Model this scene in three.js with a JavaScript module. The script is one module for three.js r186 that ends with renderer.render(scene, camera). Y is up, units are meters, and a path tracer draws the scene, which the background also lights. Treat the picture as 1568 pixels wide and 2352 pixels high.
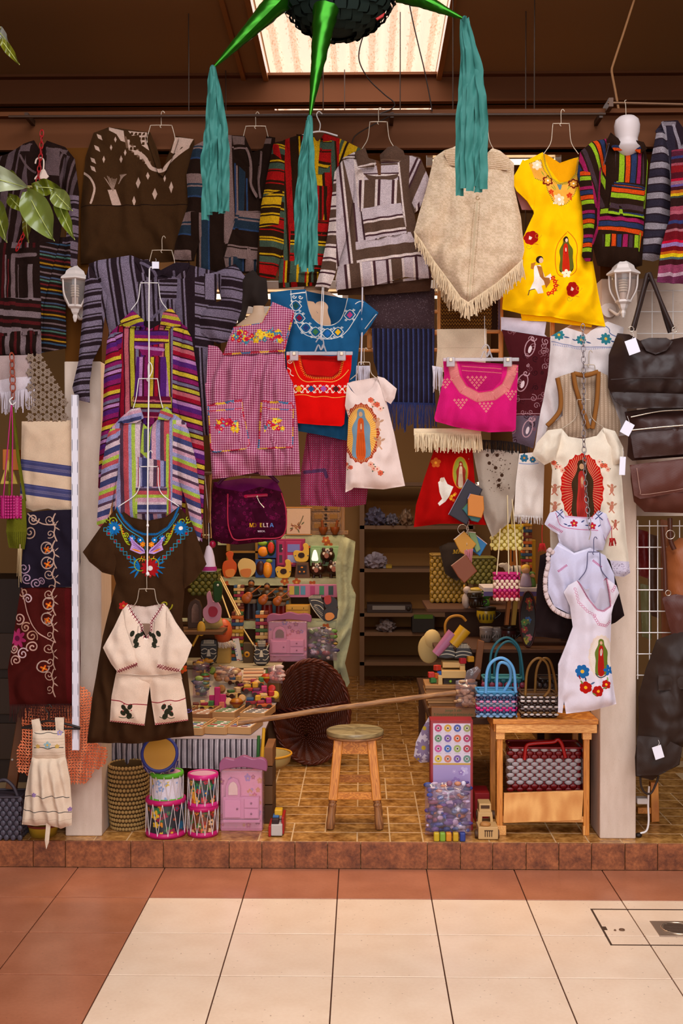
import * as THREE from 'three';
import { RoundedBoxGeometry } from 'three/addons/geometries/RoundedBoxGeometry.js';
import { mergeGeometries } from 'three/addons/utils/BufferGeometryUtils.js';
import { RectAreaLightUniformsLib } from 'three/addons/lights/RectAreaLightUniformsLib.js';
import { createNoise3D } from 'simplex-noise';

// ---------- camera, light, exposure ----------
const scene = new THREE.Scene();
scene.background = new THREE.Color(0x000000);
const FOC = 2660, CAMY = 1.695, CAMZ = 5.29, PITCH = -0.0113, YAW = 0.0173;
const camera = new THREE.PerspectiveCamera(2 * Math.atan(1176 / FOC) * 180 / Math.PI, 1568 / 2352, 0.05, 60);
camera.position.set(0, CAMY, CAMZ);
camera.rotation.order = 'YXZ';
camera.rotation.set(PITCH, YAW, 0);
camera.updateMatrixWorld(true);
const renderer = new THREE.WebGLRenderer({ antialias: true });
renderer.toneMapping = THREE.LinearToneMapping;
renderer.toneMappingExposure = 1.0;
renderer.shadowMap.enabled = true;
RectAreaLightUniformsLib.init();
const LIGHT = { hall: 7.6, window: 2.65, shopSky: 4.0 };   // radiance of each source
const HALLC = 0xf4f8ff, TUBEC = 0xffdcae;

// ---------- helpers ----------
let seed_ = 12345;
const rnd = () => { seed_ = (seed_ * 1664525 + 1013904223) >>> 0; return seed_ / 4294967296; };
const rr = (a, b) => a + (b - a) * rnd();
const pick = (a) => a[Math.floor(rnd() * a.length)];
const noise = createNoise3D(rnd);
const V = (x, y, z) => new THREE.Vector3(x, y, z);
const TAU = Math.PI * 2;
// photograph pixel -> point of the place on the vertical plane at depth z
function P(px, py, z = 0) {
const d = V((px - 784) / FOC, -(py - 1176) / FOC, -1).applyEuler(camera.rotation);
const t = (z - CAMZ) / d.z;
return V(d.x * t, CAMY + d.y * t, z);
}
const mpp = (z) => (CAMZ - z) / FOC;             // metres per pixel at depth z
const names = new Map();
function numbered(n) { const k = names.get(n) || 0; names.set(n, k + 1); return k ? n + '_' + String(k).padStart(3, '0') : n; }
const mats = new Map();
function M(color, rough = 0.85, extra) {
const key = color + '|' + rough + '|' + JSON.stringify(extra || 0);
if (!mats.has(key)) mats.set(key, new THREE.MeshPhysicalMaterial({ color, roughness: rough, specularIntensity: .6, side: THREE.DoubleSide, ...(extra || {}) }));
return mats.get(key);
}
function sh(o) { o.castShadow = o.receiveShadow = true; return o; }
function part(parent, name, geo, mat, label) {
const m = sh(new THREE.Mesh(geo, mat)); m.name = name; parent.add(m);
if (label) m.userData.label = label;
return m;
}
function thing(name, label, category, group) {
const g = new THREE.Group(); g.name = numbered(name); g.userData = { label, category };
if (group) g.userData.group = group;
scene.add(g); return g;
}
// move a group's origin to the base of its parts, which were made in world coordinates
function base(g) {
const b = new THREE.Box3().setFromObject(g), p = V((b.min.x + b.max.x) / 2, b.min.y, (b.min.z + b.max.z) / 2);
g.position.copy(p); for (const c of g.children) c.position.sub(p);
return g;
}
function struct(name, geo, mat) { const m = sh(new THREE.Mesh(geo, mat)); m.name = name; m.userData.kind = 'structure'; scene.add(m); return m; }
// clone a thing; placed by the offset of its base
function copyOf(g, label, dx = 0, dy = 0, dz = 0, ry = 0) {
const c = g.clone(); c.name = numbered(g.name.replace(/_\d{3}$/, '')); c.userData = { ...g.userData, label };
c.position.add(V(dx, dy, dz)); c.rotation.y += ry; scene.add(c); return c;
}
const bx = (x0, x1, y0, y1, z0, z1, r) => {
const w = x1 - x0, h = y1 - y0, d = z1 - z0;
const g = r ? new RoundedBoxGeometry(w, h, d, 2, Math.min(r, w / 2.01, h / 2.01, d / 2.01)) : new THREE.BoxGeometry(w, h, d);
return g.translate((x0 + x1) / 2, (y0 + y1) / 2, (z0 + z1) / 2);
};
// box whose front face covers a pixel rectangle at depth z, d metres deep behind it
const pbx = (x0, y0, x1, y1, z, d, r) => { const a = P(x0, y1, z), b = P(x1, y0, z); return bx(a.x, b.x, a.y, b.y, z - d, z, r); };
const mg = (list) => mergeGeometries(list.map((g) => { const n = g.index ? g.toNonIndexed() : g; for (const k of Object.keys(n.attributes)) if (!['position', 'normal', 'uv'].includes(k)) n.deleteAttribute(k); return n; }));
function tube(pts, r, seg = 0, rad = 6, closed = false, tension = 0.5) {
const c = new THREE.CatmullRomCurve3(pts, closed, 'catmullrom', tension);
return new THREE.TubeGeometry(c, seg || pts.length * 5, r, rad, closed);
}
const ptube = (list, z, r, seg, rad, tension) => tube(list.map((p) => P(p[0], p[1], p[2] === undefined ? z : p[2])), r, seg, rad, false, tension);
// straight rod between two points
function rod(a, b, r, r2 = r, rad = 10) {
const g = new THREE.CylinderGeometry(r2, r, a.distanceTo(b), rad, 1); const q = new THREE.Quaternion().setFromUnitVectors(V(0, 1, 0), b.clone().sub(a).normalize());
return g.applyQuaternion(q).translate((a.x + b.x) / 2, (a.y + b.y) / 2, (a.z + b.z) / 2);
}
const lathe = (prof, p, seg = 24) => new THREE.LatheGeometry(prof.map(([r, y]) => new THREE.Vector2(r, y)), seg).translate(p.x, p.y, p.z);
const ball = (p, r, sx = 1, sy = 1, sz = 1, n = 14) => new THREE.SphereGeometry(r, n, Math.max(6, n >> 1)).scale(sx, sy, sz).translate(p.x, p.y, p.z);
function smooth(pts, n = 4) {                      // closed outline with rounded course
const out = [], L = pts.length;
for (let i = 0; i < L; i++) {
const a = pts[(i + L - 1) % L], b = pts[i], c = pts[(i + 1) % L], d = pts[(i + 2) % L];
for (let k = 0; k < n; k++) {
const t = k / n, t2 = t * t, t3 = t2 * t, f = (i) => 0.5 * (2 * b[i] + (c[i] - a[i]) * t + (2 * a[i] - 5 * b[i] + 4 * c[i] - d[i]) * t2 + (3 * b[i] - a[i] - 3 * c[i] + d[i]) * t3);
out.push([f(0), f(1)]);
}
}
return out;
}
function extr(outline, z, depth, bev = 0.002, curve = 1, holes) {   // pixel outline -> bevelled solid, front at z
const sm = (o) => (curve > 1 ? smooth(o, curve) : o).map((p) => { const w = P(p[0], p[1], z); return new THREE.Vector2(w.x, w.y); });
const s = new THREE.Shape(sm(outline)); if (holes) s.holes = holes.map((h) => new THREE.Path(sm(h)));
return new THREE.ExtrudeGeometry(s, { depth: Math.max(0.001, depth - 2 * bev), bevelEnabled: bev > 0, bevelThickness: bev, bevelSize: bev * 0.8, bevelOffset: -bev * 0.8, bevelSegments: 2, curveSegments: 6 }).translate(0, 0, z - depth + bev);
}
// planar uv of a geometry from photo pixels of its own plane, into the rectangle a canvas was painted for
function planarUV(geo, r, z) {
const p = geo.attributes.position, uv = new Float32Array(p.count * 2), a = P(r[0], r[3], z), b = P(r[2], r[1], z);
for (let i = 0; i < p.count; i++) { uv[2 * i] = (p.getX(i) - a.x) / (b.x - a.x); uv[2 * i + 1] = (p.getY(i) - a.y) / (b.y - a.y); }
geo.setAttribute('uv', new THREE.BufferAttribute(uv, 2)); return geo;
}
// canvas painted in photo pixels
function paint(r, scale, fn, grain = 0, twill = 0) {
const w = Math.round((r[2] - r[0]) * scale), h = Math.round((r[3] - r[1]) * scale);
const c = document.createElement('canvas'); c.width = w; c.height = h; const x = c.getContext('2d');
x.setTransform(scale, 0, 0, scale, -r[0] * scale, -r[1] * scale); x.lineJoin = x.lineCap = 'round';
fn(x);
if (grain || twill) {
const im = x.getImageData(0, 0, w, h), d = im.data;
for (let i = 0, j = 0; j < h; j++) for (let k = 0; k < w; k++, i += 4) {
const f = 1 + grain * (rnd() - 0.5) + twill * (((k + j * 2) % 7 < 3 ? 0.5 : -0.5) + (rnd() - 0.5) * 2.2);
d[i] = Math.min(255, d[i] * f); d[i + 1] = Math.min(255, d[i + 1] * f); d[i + 2] = Math.min(255, d[i + 2] * f);
}
x.putImageData(im, 0, 0);
}
const t = new THREE.CanvasTexture(c); t.colorSpace = THREE.SRGBColorSpace; t.magFilter = THREE.LinearFilter; t.userData = { r }; return t;
}
const texMat = (t, rough = 0.9, extra) => new THREE.MeshPhysicalMaterial({ map: t, roughness: rough, side: THREE.DoubleSide, ...(extra || {}) });
function greyTex(n, fn) {
const d = new Uint8Array(n * n * 4);
for (let j = 0; j < n; j++) for (let i = 0; i < n; i++) { const v = Math.max(0, Math.min(255, fn(i / n, j / n) * 255)), o = (j * n + i) * 4; d[o] = d[o + 1] = d[o + 2] = v; d[o + 3] = 255; }
const t = new THREE.DataTexture(d, n, n); t.magFilter = t.minFilter = THREE.LinearFilter; t.wrapS = t.wrapT = THREE.RepeatWrapping; t.needsUpdate = true; return t;
}
const loopNoise = (u, v, f, s = 0) => noise(u * f + s, v * f, s * 3.7 + f);
const WEAVE = greyTex(128, (u, v) => 0.5 + 0.25 * Math.sin(u * TAU * 16) * Math.sin(v * TAU * 16) + 0.25 * (rnd() - 0.5));

// ---------- cloth: a filled outline with thickness, rounded edges and folds ----------
function delaunay(pts) {
const n = pts.length, idx = [...Array(n).keys()].sort((a, b) => pts[a][0] - pts[b][0]);
let x0 = 1e9, x1 = -1e9, y0 = 1e9, y1 = -1e9; for (const p of pts) { x0 = Math.min(x0, p[0]); x1 = Math.max(x1, p[0]); y0 = Math.min(y0, p[1]); y1 = Math.max(y1, p[1]); }
const m = Math.max(x1 - x0, y1 - y0), cx = (x0 + x1) / 2, cy = (y0 + y1) / 2;
const p = pts.concat([[cx - 20 * m, cy - m], [cx, cy + 20 * m], [cx + 20 * m, cy - m]]);
const circ = (a, b, c) => {
const [ax, ay] = p[a], [bx_, by] = p[b], [cx_, cy_] = p[c], d = 2 * (ax * (by - cy_) + bx_ * (cy_ - ay) + cx_ * (ay - by)) || 1e-9;
const a2 = ax * ax + ay * ay, b2 = bx_ * bx_ + by * by, c2 = cx_ * cx_ + cy_ * cy_;
const ux = (a2 * (by - cy_) + b2 * (cy_ - ay) + c2 * (ay - by)) / d, uy = (a2 * (cx_ - bx_) + b2 * (ax - cx_) + c2 * (bx_ - ax)) / d;
return { a, b, c, x: ux, y: uy, r: (ax - ux) ** 2 + (ay - uy) ** 2 };
};
let open = [circ(n, n + 1, n + 2)]; const closed = [];
for (const i of idx) {
const [qx, qy] = p[i], edges = new Map(), keep = [];
for (const t of open) {
const dx = qx - t.x;
if (dx > 0 && dx * dx > t.r) { closed.push(t); continue; }
if (dx * dx + (qy - t.y) ** 2 >= t.r) { keep.push(t); continue; }
for (const [u, v] of [[t.a, t.b], [t.b, t.c], [t.c, t.a]]) { const k = u < v ? u * 1e6 + v : v * 1e6 + u; if (edges.has(k)) edges.set(k, null); else edges.set(k, [u, v]); }
}
open = keep;
for (const e of edges.values()) if (e) open.push(circ(e[0], e[1], i));
}
return closed.concat(open).filter((t) => t.a < n && t.b < n && t.c < n);
}
function inside(poly, x, y) { let c = false; for (let i = 0, j = poly.length - 1; i < poly.length; j = i++) { const a = poly[i], b = poly[j]; if ((a[1] > y) !== (b[1] > y) && x < (b[0] - a[0]) * (y - a[1]) / (b[1] - a[1]) + a[0]) c = !c; } return c; }
function edgeDist(poly, x, y) { let m = 1e18; for (let i = 0, j = poly.length - 1; i < poly.length; j = i++) { const a = poly[j], b = poly[i], dx = b[0] - a[0], dy = b[1] - a[1], t = Math.max(0, Math.min(1, ((x - a[0]) * dx + (y - a[1]) * dy) / (dx * dx + dy * dy || 1))), u = x - a[0] - t * dx, v = y - a[1] - t * dy; m = Math.min(m, u * u + v * v); } return Math.sqrt(m); }
// o: { bulge m, fold [amplitude m, wavelength px, slant], grow 0..1 (folds grow downwards), step px, curve, crease m, r (canvas rect), lean m, shape(px,py)->m }
let clothId = 0;
function cloth(outline, z, o = {}) {
const { bulge = 0.02, fold = [0.008, 38, 0], grow = 0.8, step = 7, curve = 1, crease = 0.004, lean = 0, thick = 0.004, soft = 14 } = o;
const id = ++clothId * 7.3;
let poly = curve > 1 ? smooth(outline, curve) : outline;
const dense = []; for (let i = 0; i < poly.length; i++) { const a = poly[i], b = poly[(i + 1) % poly.length], L = Math.hypot(b[0] - a[0], b[1] - a[1]), k = Math.max(1, Math.round(L / (step * 0.8))); for (let j = 0; j < k; j++) dense.push([a[0] + (b[0] - a[0]) * j / k, a[1] + (b[1] - a[1]) * j / k]); }
poly = dense;
const xs = poly.map((p) => p[0]), ys = poly.map((p) => p[1]), x0 = Math.min(...xs), x1 = Math.max(...xs), y0 = Math.min(...ys), y1 = Math.max(...ys);
const pts = poly.map((p) => [p[0] + rr(-.01, .01), p[1] + rr(-.01, .01)]), dist = poly.map(() => 0);
let row = 0; for (let y = y0 + step * .5; y < y1; y += step * .87, row++) for (let x = x0 + (row % 2) * step / 2; x < x1; x += step) { const X = x + rr(-.1, .1) * step, Y = y + rr(-.1, .1) * step; if (!inside(poly, X, Y)) continue; const d = edgeDist(poly, X, Y); if (d < step * .45) continue; pts.push([X, Y]); dist.push(d); }
const tris = delaunay(pts).filter((t) => inside(poly, (pts[t.a][0] + pts[t.b][0] + pts[t.c][0]) / 3, (pts[t.a][1] + pts[t.b][1] + pts[t.c][1]) / 3));
const n = pts.length, pos = new Float32Array(n * 6), uv = new Float32Array(n * 4), r = o.r || [x0, y0, x1, y1], ind = [];
pts.forEach(([x, y], i) => {
const w = P(x, y, z), s = (y - y0) / (y1 - y0 || 1), e = 1 - Math.exp(-dist[i] / soft), g = 1 - grow + grow * s;
const wob = noise(x / 160, y / 220, id) * 2.2;
const f = 1.35 * fold[0] * g * (Math.sin((x + (fold[2] || 0) * y) * TAU / fold[1] + wob * 2 + id) * 0.7 + 0.5 * noise(x / fold[1] * 1.6, y / 190, id + 3));
const c = 1.3 * crease * noise(x / 42, y / 42, id + 9) + crease * 0.5 * noise(x / 17, y / 21, id + 5);
const zz = z + bulge * e + (f + c) * Math.min(1, 0.25 + e) + lean * s + (o.shape ? o.shape(x, y) : 0);
pos[i * 3] = w.x; pos[i * 3 + 1] = w.y; pos[i * 3 + 2] = zz;
const k = (n + i) * 3; pos[k] = w.x; pos[k + 1] = w.y; pos[k + 2] = Math.min(zz - thick, z - thick + lean * s + (o.shape ? o.shape(x, y) : 0) * .9 + f * .5);
const u = (x - r[0]) / (r[2] - r[0]), v = 1 - (y - r[1]) / (r[3] - r[1]);
uv[i * 2] = uv[(n + i) * 2] = u; uv[i * 2 + 1] = uv[(n + i) * 2 + 1] = v;
});
for (const t of tris) {
const [a, b, c] = [pts[t.a], pts[t.b], pts[t.c]], up = (b[0] - a[0]) * (c[1] - a[1]) - (b[1] - a[1]) * (c[0] - a[0]) < 0;
if (up) ind.push(t.a, t.b, t.c, n + t.a, n + t.c, n + t.b); else ind.push(t.a, t.c, t.b, n + t.a, n + t.b, n + t.c);
}
const B = poly.length, cw = poly.reduce((s, p, i) => { const q = poly[(i + 1) % B]; return s + p[0] * q[1] - q[0] * p[1]; }, 0) > 0;
for (let i = 0; i < B; i++) { const j = (i + 1) % B; if (cw) ind.push(i, n + i, j, j, n + i, n + j); else ind.push(i, j, n + i, j, n + j, n + i); }
const g = new THREE.BufferGeometry();
g.setAttribute('position', new THREE.BufferAttribute(pos, 3)); g.setAttribute('uv', new THREE.BufferAttribute(uv, 2)); g.setIndex(ind); g.computeVertexNormals();
return g;
}
// many threads hanging from a line of pixels
function fringe(line, z, len, o = {}) {
const { gap = 3, r = 0.0016, sway = 4 } = o, list = [];
for (let i = 0; i < line.length - 1; i++) {
const a = line[i], b = line[i + 1], L = Math.hypot(b[0] - a[0], b[1] - a[1]), k = Math.max(1, Math.round(L / gap));
for (let j = 0; j < k; j++) {
const x = a[0] + (b[0] - a[0]) * (j + .5) / k, y = a[1] + (b[1] - a[1]) * (j + .5) / k, l = len * rr(.75, 1.15), s = rr(-sway, sway), zz = z + rr(-.006, .008);
const d = o.dir || [0, 1];
list.push(tube([P(x, y - 2, z), P(x + d[0] * l * .5 + s * .7, y + d[1] * l * .5, zz + .004), P(x + d[0] * l + s, y + d[1] * l, zz)], r, 5, 3));
}
}
return mg(list);
}
function chainGeo(pts, r = 0.011, wire = 0.0022) {     // links along a world polyline
const list = [], c = new THREE.CatmullRomCurve3(pts, false, 'catmullrom', .2), L = c.getLength(), n = Math.max(2, Math.round(L / (r * 2.05)));
for (let i = 0; i < n; i++) {
const t = (i + .5) / n, p = c.getPointAt(t), d = c.getTangentAt(t), g = new THREE.TorusGeometry(r * .72, wire, 5, 12).scale(1, 1.75, 1);
if (i % 2) g.rotateY(Math.PI / 2); else g.rotateY(.3);
g.applyQuaternion(new THREE.Quaternion().setFromUnitVectors(V(0, 1, 0), d)); list.push(g.translate(p.x, p.y, p.z));
}
return mg(list);
}
// ---------- structure ----------
const DARK = 0x2e1a0c, SF = 0.12, BACK = -5.0;   // shop floor height, back wall
const mottle = (c0, cs, n, f) => { const c = document.createElement('canvas'); c.width = c.height = n; const x = c.getContext('2d'); x.fillStyle = c0; x.fillRect(0, 0, n, n); const im = x.getImageData(0, 0, n, n), d = im.data; f(d, n); x.putImageData(im, 0, 0); const t = new THREE.CanvasTexture(c); t.colorSpace = THREE.SRGBColorSpace; t.wrapS = t.wrapT = THREE.MirroredRepeatWrapping; t.magFilter = THREE.LinearFilter; return t; };
const mixInto = (d, i, a, b, t) => { for (let k = 0; k < 3; k++) d[i + k] = a[k] + (b[k] - a[k]) * t; };
const rustTex = mottle('#96603c', 0, 512, (d, n) => { for (let j = 0, i = 0; j < n; j++) for (let k = 0; k < n; k++, i += 4) { const u = k / n, v = j / n; let t = .5 + .24 * loopNoise(u, v, 4) + .26 * loopNoise(u, v, 11, 4) + .22 * loopNoise(u, v, 30, 9) + .16 * loopNoise(u, v, 80, 2); mixInto(d, i, [92, 42, 14], [166, 94, 50], Math.max(0, Math.min(1, t + .05 * (rnd() - .5)))); } });
const woodTileTex = mottle('#a07040', 0, 512, (d, n) => { for (let j = 0, i = 0; j < n; j++) for (let k = 0; k < n; k++, i += 4) { const u = k / n, v = j / n; let t = .56 + .3 * loopNoise(u, v, 4) + .28 * loopNoise(u, v, 10, 4) + .2 * loopNoise(u, v, 26, 9); mixInto(d, i, [112, 66, 22], [208, 150, 80], Math.max(0, Math.min(1, t + .05 * (rnd() - .5)))); } });
const speck = (a, b, s) => mottle('#fff', 0, 256, (d, n) => { for (let j = 0, i = 0; j < n; j++) for (let k = 0; k < n; k++, i += 4) { const t = .5 + .3 * loopNoise(k / n, j / n, 5, s) + .16 * loopNoise(k / n, j / n, 40, s) + .2 * (rnd() - .5); mixInto(d, i, a, b, t); if (rnd() < .0012) mixInto(d, i, a, [90, 50, 30], .55); } });
const creamTile = texMat(speck([226, 192, 162], [238, 208, 180], 3), .28), brownTile = texMat(speck([158, 92, 62], [180, 112, 80], 5), .28);
const rustTile = texMat(rustTex, .5), shopTile = texMat(woodTileTex, .25);
const groutDark = M(0x4a2c20, .95, { specularIntensity: .1 }), groutPale = M(0xc8a274, .9);
function tilePiece(x0, x1, y0, y1, z0, z1, face, uvs) {    // bevelled slab; uv in metres with an offset
const g = new RoundedBoxGeometry(x1 - x0, y1 - y0, z1 - z0, 1, 0.0015).translate((x0 + x1) / 2, (y0 + y1) / 2, (z0 + z1) / 2);
const p = g.attributes.position, uv = g.attributes.uv, ox = rnd(), oy = rnd();
for (let i = 0; i < p.count; i++) uv.setXY(i, ox + (p.getX(i) - x0) * uvs, oy + (face === 'y' ? p.getZ(i) - z0 : p.getY(i) - y0) * uvs);
return g;
}
// hall floor: 40 cm tiles
const floor = struct('floor', bx(-5, 5, -.2, -.006, 0, 11), groutDark);
for (let c = -7; c < 7; c++) for (let r = 0; r < 9; r++) {
const x = -.103 + c * .4, z = r * .4, brown = r === 0 || c < -2, G = .0022;
if (c === 3 && r === 1) continue; // drain hatch tile is built below
part(floor, 'tile', tilePiece(x + G, x + .4 - G, -.02, 0, z + G + .0012, z + .4 - G - .0012, 'y', 1.2), brown ? brownTile : creamTile);
}
{ // hatch with a steel drain
const x = -.103 + 1.2, z = .4;
part(floor, 'tile', tilePiece(x + .002, x + .398, -.02, 0, z + .002, z + .398, 'y', 1.2), creamTile);
const gr = M(0x4a3222, .8), [hx0, hx1, hz0, hz1] = [.945, 1.8, .504, .895];
part(floor, 'hatch_frame', mg([bx(hx0, hx1, -.004, .0012, hz0, hz0 + .009), bx(hx0, hx1, -.004, .0012, hz1 - .007, hz1), bx(hx0, hx0 + .008, -.004, .0012, hz0, hz1), bx(hx0 + .0, hx0 + .022, -.004, .0014, hz0 + .2, hz0 + .235)]), gr);
part(floor, 'hatch_ring', mg([new THREE.TorusGeometry(.009, .003, 6, 14).rotateX(Math.PI / 2).translate(hx0 + .078, .002, hz0 + .235), ball(V(hx0 + .05, .001, hz0 + .24), .005)]), M(0x6b4a34, .6));
const dr = part(floor, 'drain_plate', tilePiece(1.155, 1.335, -.004, .002, .64, .8, 'y', 1), M(0xb59a84, .35, { metalness: .7 }));
const slots = []; for (let i = 0; i < 9; i++) { const t = (i - 4) * .0125, w = Math.sqrt(.06 * .06 - t * t) * .9; slots.push(bx(1.245 - w, 1.245 + w, .0015, .0026, .72 + t - .0035, .72 + t + .0035)); }
part(floor, 'drain_slots', mg(slots), M(0x3a2618, .8)); part(floor, 'drain_ring', new THREE.TorusGeometry(.062, .004, 6, 28).rotateX(Math.PI / 2).translate(1.245, .002, .72), M(0xc0a890, .3, { metalness: .8 }));
}
// step: riser tiles 15 and 30 cm wide
const step = struct('trim_1', bx(-5, 5, -.05, SF - .012, -.3, -.012), groutPale);
{
const cuts = [-340, -265, -115, 0 - 40, 76, 150, 300, 375, 526, 601, 677, 752, 828, 981, 1057, 1131, 1208, 1283, 1358, 1435, 1510, 1660, 1735, 1810];
for (let i = 0; i < cuts.length - 1; i++) { const a = P(cuts[i], 1960).x, b = P(cuts[i + 1], 1960).x; part(step, 'riser_tile', tilePiece(a + .0015, b - .0015, 0, SF, -.014, 0, 'x', 1.6), rustTile); }
}
// shop floor: wood-look pieces
const shopFloor = struct('floor_shop', bx(-5, 5, -.05, SF - .0012, BACK, -.012), groutPale);
shopFloor.name = 'floor_1';
{
const cell = .152; let n = 0;
for (let r = 0; r < 14; r++) {
let x = -2.3 - ((r * 2) % 3) * cell, k = r;
while (x < 2.2) { const w = (k++ % 3 === 1 || (k * 7 + r) % 5 === 0) ? cell : cell * 2; const x1 = x + w; if (n < 290 && x1 > -1.95 && !(x1 < -1.3 && r > 3) && !(x > 1.75 && r > 4)) { part(shopFloor, 'floor_tile', tilePiece(x + .003, x1 - .003, SF - .012, SF, -.014 - (r + 1) * cell + .004, -.014 - r * cell - .004, 'y', 1.6), shopTile); n++; } x = x1; }
}
const rest = []; for (let r = 14; r < 33; r++) { let x = -1.25 - ((r * 2) % 3) * cell; while (x < 1.1) { const w = (r + Math.round(x * 9)) % 3 ? cell * 2 : cell; rest.push(tilePiece(x + .002, x + w - .002, SF - .012, SF, -.014 - (r + 1) * cell + .002, -.014 - r * cell - .002, 'y', 1.6)); x += w; } }
part(shopFloor, 'far_floor_tiles', mg(rest), shopTile).userData.kind = 'stuff';
}
// walls, pillars, beam, roof
const paintTex = speck([196, 170, 150], [210, 186, 168], 11); paintTex.repeat.set(1, 4);
const wallPaint = texMat(paintTex, .75), wallDark = M(0x54300f, .95, { specularIntensity: .1 }), roofM = M(0x8a6440, .95, { specularIntensity: .1 }), beamM = M(0x5a3014, .7, { specularIntensity: .3 });
const wallIn = M(0x7a5430, .95, { specularIntensity: .1 });
const XL0 = P(150, 1900, -.08).x, XL1 = P(234, 1900, -.08).x, XR0 = P(1377, 1900, -.08).x, XR1 = P(1460, 1900, -.08).x;
const YL = P(200, 830, -.08).y, YR = P(1420, 640, -.08).y;
struct('wall_pillar_left', bx(XL0, XL1, SF, YL, -.3, -.08, .006), wallPaint);
struct('wall_pillar_right', bx(XR0, XR1, SF, YR, -.3, -.08, .006), wallPaint);
struct('wall_upper_left', bx(XL0, XL1, YL, 3.33, -.3, -.1), wallDark);
struct('wall_upper_right', bx(XR0, XR1, YR, 3.33, -.3, -.1), wallDark);
struct('wall_left', bx(XL0, XL1 - .04, SF, 3.33, BACK, -.3), wallIn);
struct('wall_right', bx(XR0 + .04, XR1, SF, 3.33, BACK, -.3), wallIn);
struct('wall_back', bx(-5, 5, SF, 4.4, BACK - .15, BACK), M(0x9a7044, .95, { specularIntensity: .1 }));
struct('wall_far_left', bx(-5.15, -5, -.2, 6, BACK, 11), wallDark);
struct('wall_far_right', bx(5, 5.15, -.2, 6, BACK, 11), wallDark);
struct('wall_hall', bx(-5, 5, -.2, 6, 11, 11.15), M(0xb8a088, .9));
{ // panel of the next shop, carrying the bags
const a = P(1462, 1185, -.34), b = P(1462, 640, -.34);
struct('wall_panel_right', bx(XR1 - .02, 2.6, a.y, b.y, -.4, -.34), wallPaint);
}
{
const y1 = P(800, 259, -.15).y, y0 = P(800, 345, -.15).y;
const beam = struct('trim_2', mg([bx(-5, 5, y0, y1, -.2, -.15), bx(-5, 5, y1 - .02, y1, -.24, -.11), bx(-5, 5, y0, y0 + .012, -.24, -.12)]), beamM);
const by = 4.045; // beam crossing below the roof light
struct('trim_3', mg([bx(-5, 5, by, by + .175, -1.66, -1.64), bx(-5, 5, by, by + .014, -1.71, -1.59), bx(-5, 5, by + .16, by + .175, -1.71, -1.59)]), beamM);
}
// roof over the shops with one roof light, and the hall roof with its skylight
const SKX0 = P(575, 0, -.52).x, SKX1 = P(1035, 0, -.52).x, RY = 4.22, SKZ0 = -3.0, SKZ1 = -.35;
struct('ceiling', mg([bx(-5, SKX0, RY, RY + .15, BACK, .0), bx(SKX1, 5, RY, RY + .15, BACK, .0), bx(SKX0, SKX1, RY, RY + .15, BACK, SKZ0), bx(SKX0, SKX1, RY, RY + .15, SKZ1, 0), bx(-5, 5, RY, 6, -.1, 0)]), roofM);
struct('trim_4', mg([bx(SKX0 - .03, SKX0, RY - .035, RY + .02, SKZ0, SKZ1), bx(SKX1, SKX1 + .03, RY - .035, RY + .02, SKZ0, SKZ1), bx(SKX0 - .16, SKX0 - .135, RY - .03, RY, SKZ0, SKZ1)]), M(0x8a5426, .5));
function areaLight(w, h, color, inten, pos, look) { const l = new THREE.RectAreaLight(color, inten, w, h); l.position.copy(pos); l.lookAt(look); scene.add(l); return l; }
const glowM = (c, i) => new THREE.MeshStandardMaterial({ color: 0xfff4e8, emissive: c, emissiveIntensity: i, roughness: .6 });
{
const roofLight = new THREE.Group(); roofLight.name = 'window_1'; roofLight.userData.kind = 'structure'; scene.add(roofLight);
// corrugated translucent sheet, streaked with dirt
const tx = paint([0, 0, 512, 512], 1, (x) => { x.fillStyle = '#fff3e6'; x.fillRect(0, 0, 512, 512); for (let i = 0; i < 9; i++) { const cx = 30 + i * 57; for (let k = 0; k < 900; k++) { x.fillStyle = `rgba(150,110,80,${rr(.05, .35)})`; x.fillRect(cx + (rnd() + rnd() - 1) * 20, rr(0, 512), rr(1, 4), rr(1, 5)); } x.fillStyle = 'rgba(190,150,120,.28)'; x.fillRect(cx - 9, 0, 18, 512); } for (let i = 0; i < 128; i++) { x.fillStyle = 'rgba(200,160,130,.2)'; x.fillRect(i * 4, 0, 1.4, 512); } });
const g = new THREE.PlaneGeometry(SKX1 - SKX0, SKZ1 - SKZ0, 160, 1), p = g.attributes.position;
for (let i = 0; i < p.count; i++) p.setZ(i, .012 * Math.sin(p.getX(i) * TAU / .098));
g.rotateX(Math.PI / 2).translate((SKX0 + SKX1) / 2, RY + .06, (SKZ0 + SKZ1) / 2);
const m = new THREE.MeshStandardMaterial({ map: tx, emissive: 0xffeadb, emissiveMap: tx, emissiveIntensity: 1.2, roughness: .7, side: THREE.DoubleSide });
part(roofLight, 'skylight_sheet', g, m);
areaLight(SKX1 - SKX0, SKZ1 - SKZ0, HALLC, LIGHT.shopSky, V((SKX0 + SKX1) / 2, RY + .04, (SKZ0 + SKZ1) / 2), V((SKX0 + SKX1) / 2, 0, (SKZ0 + SKZ1) / 2 + .001));
}
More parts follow.
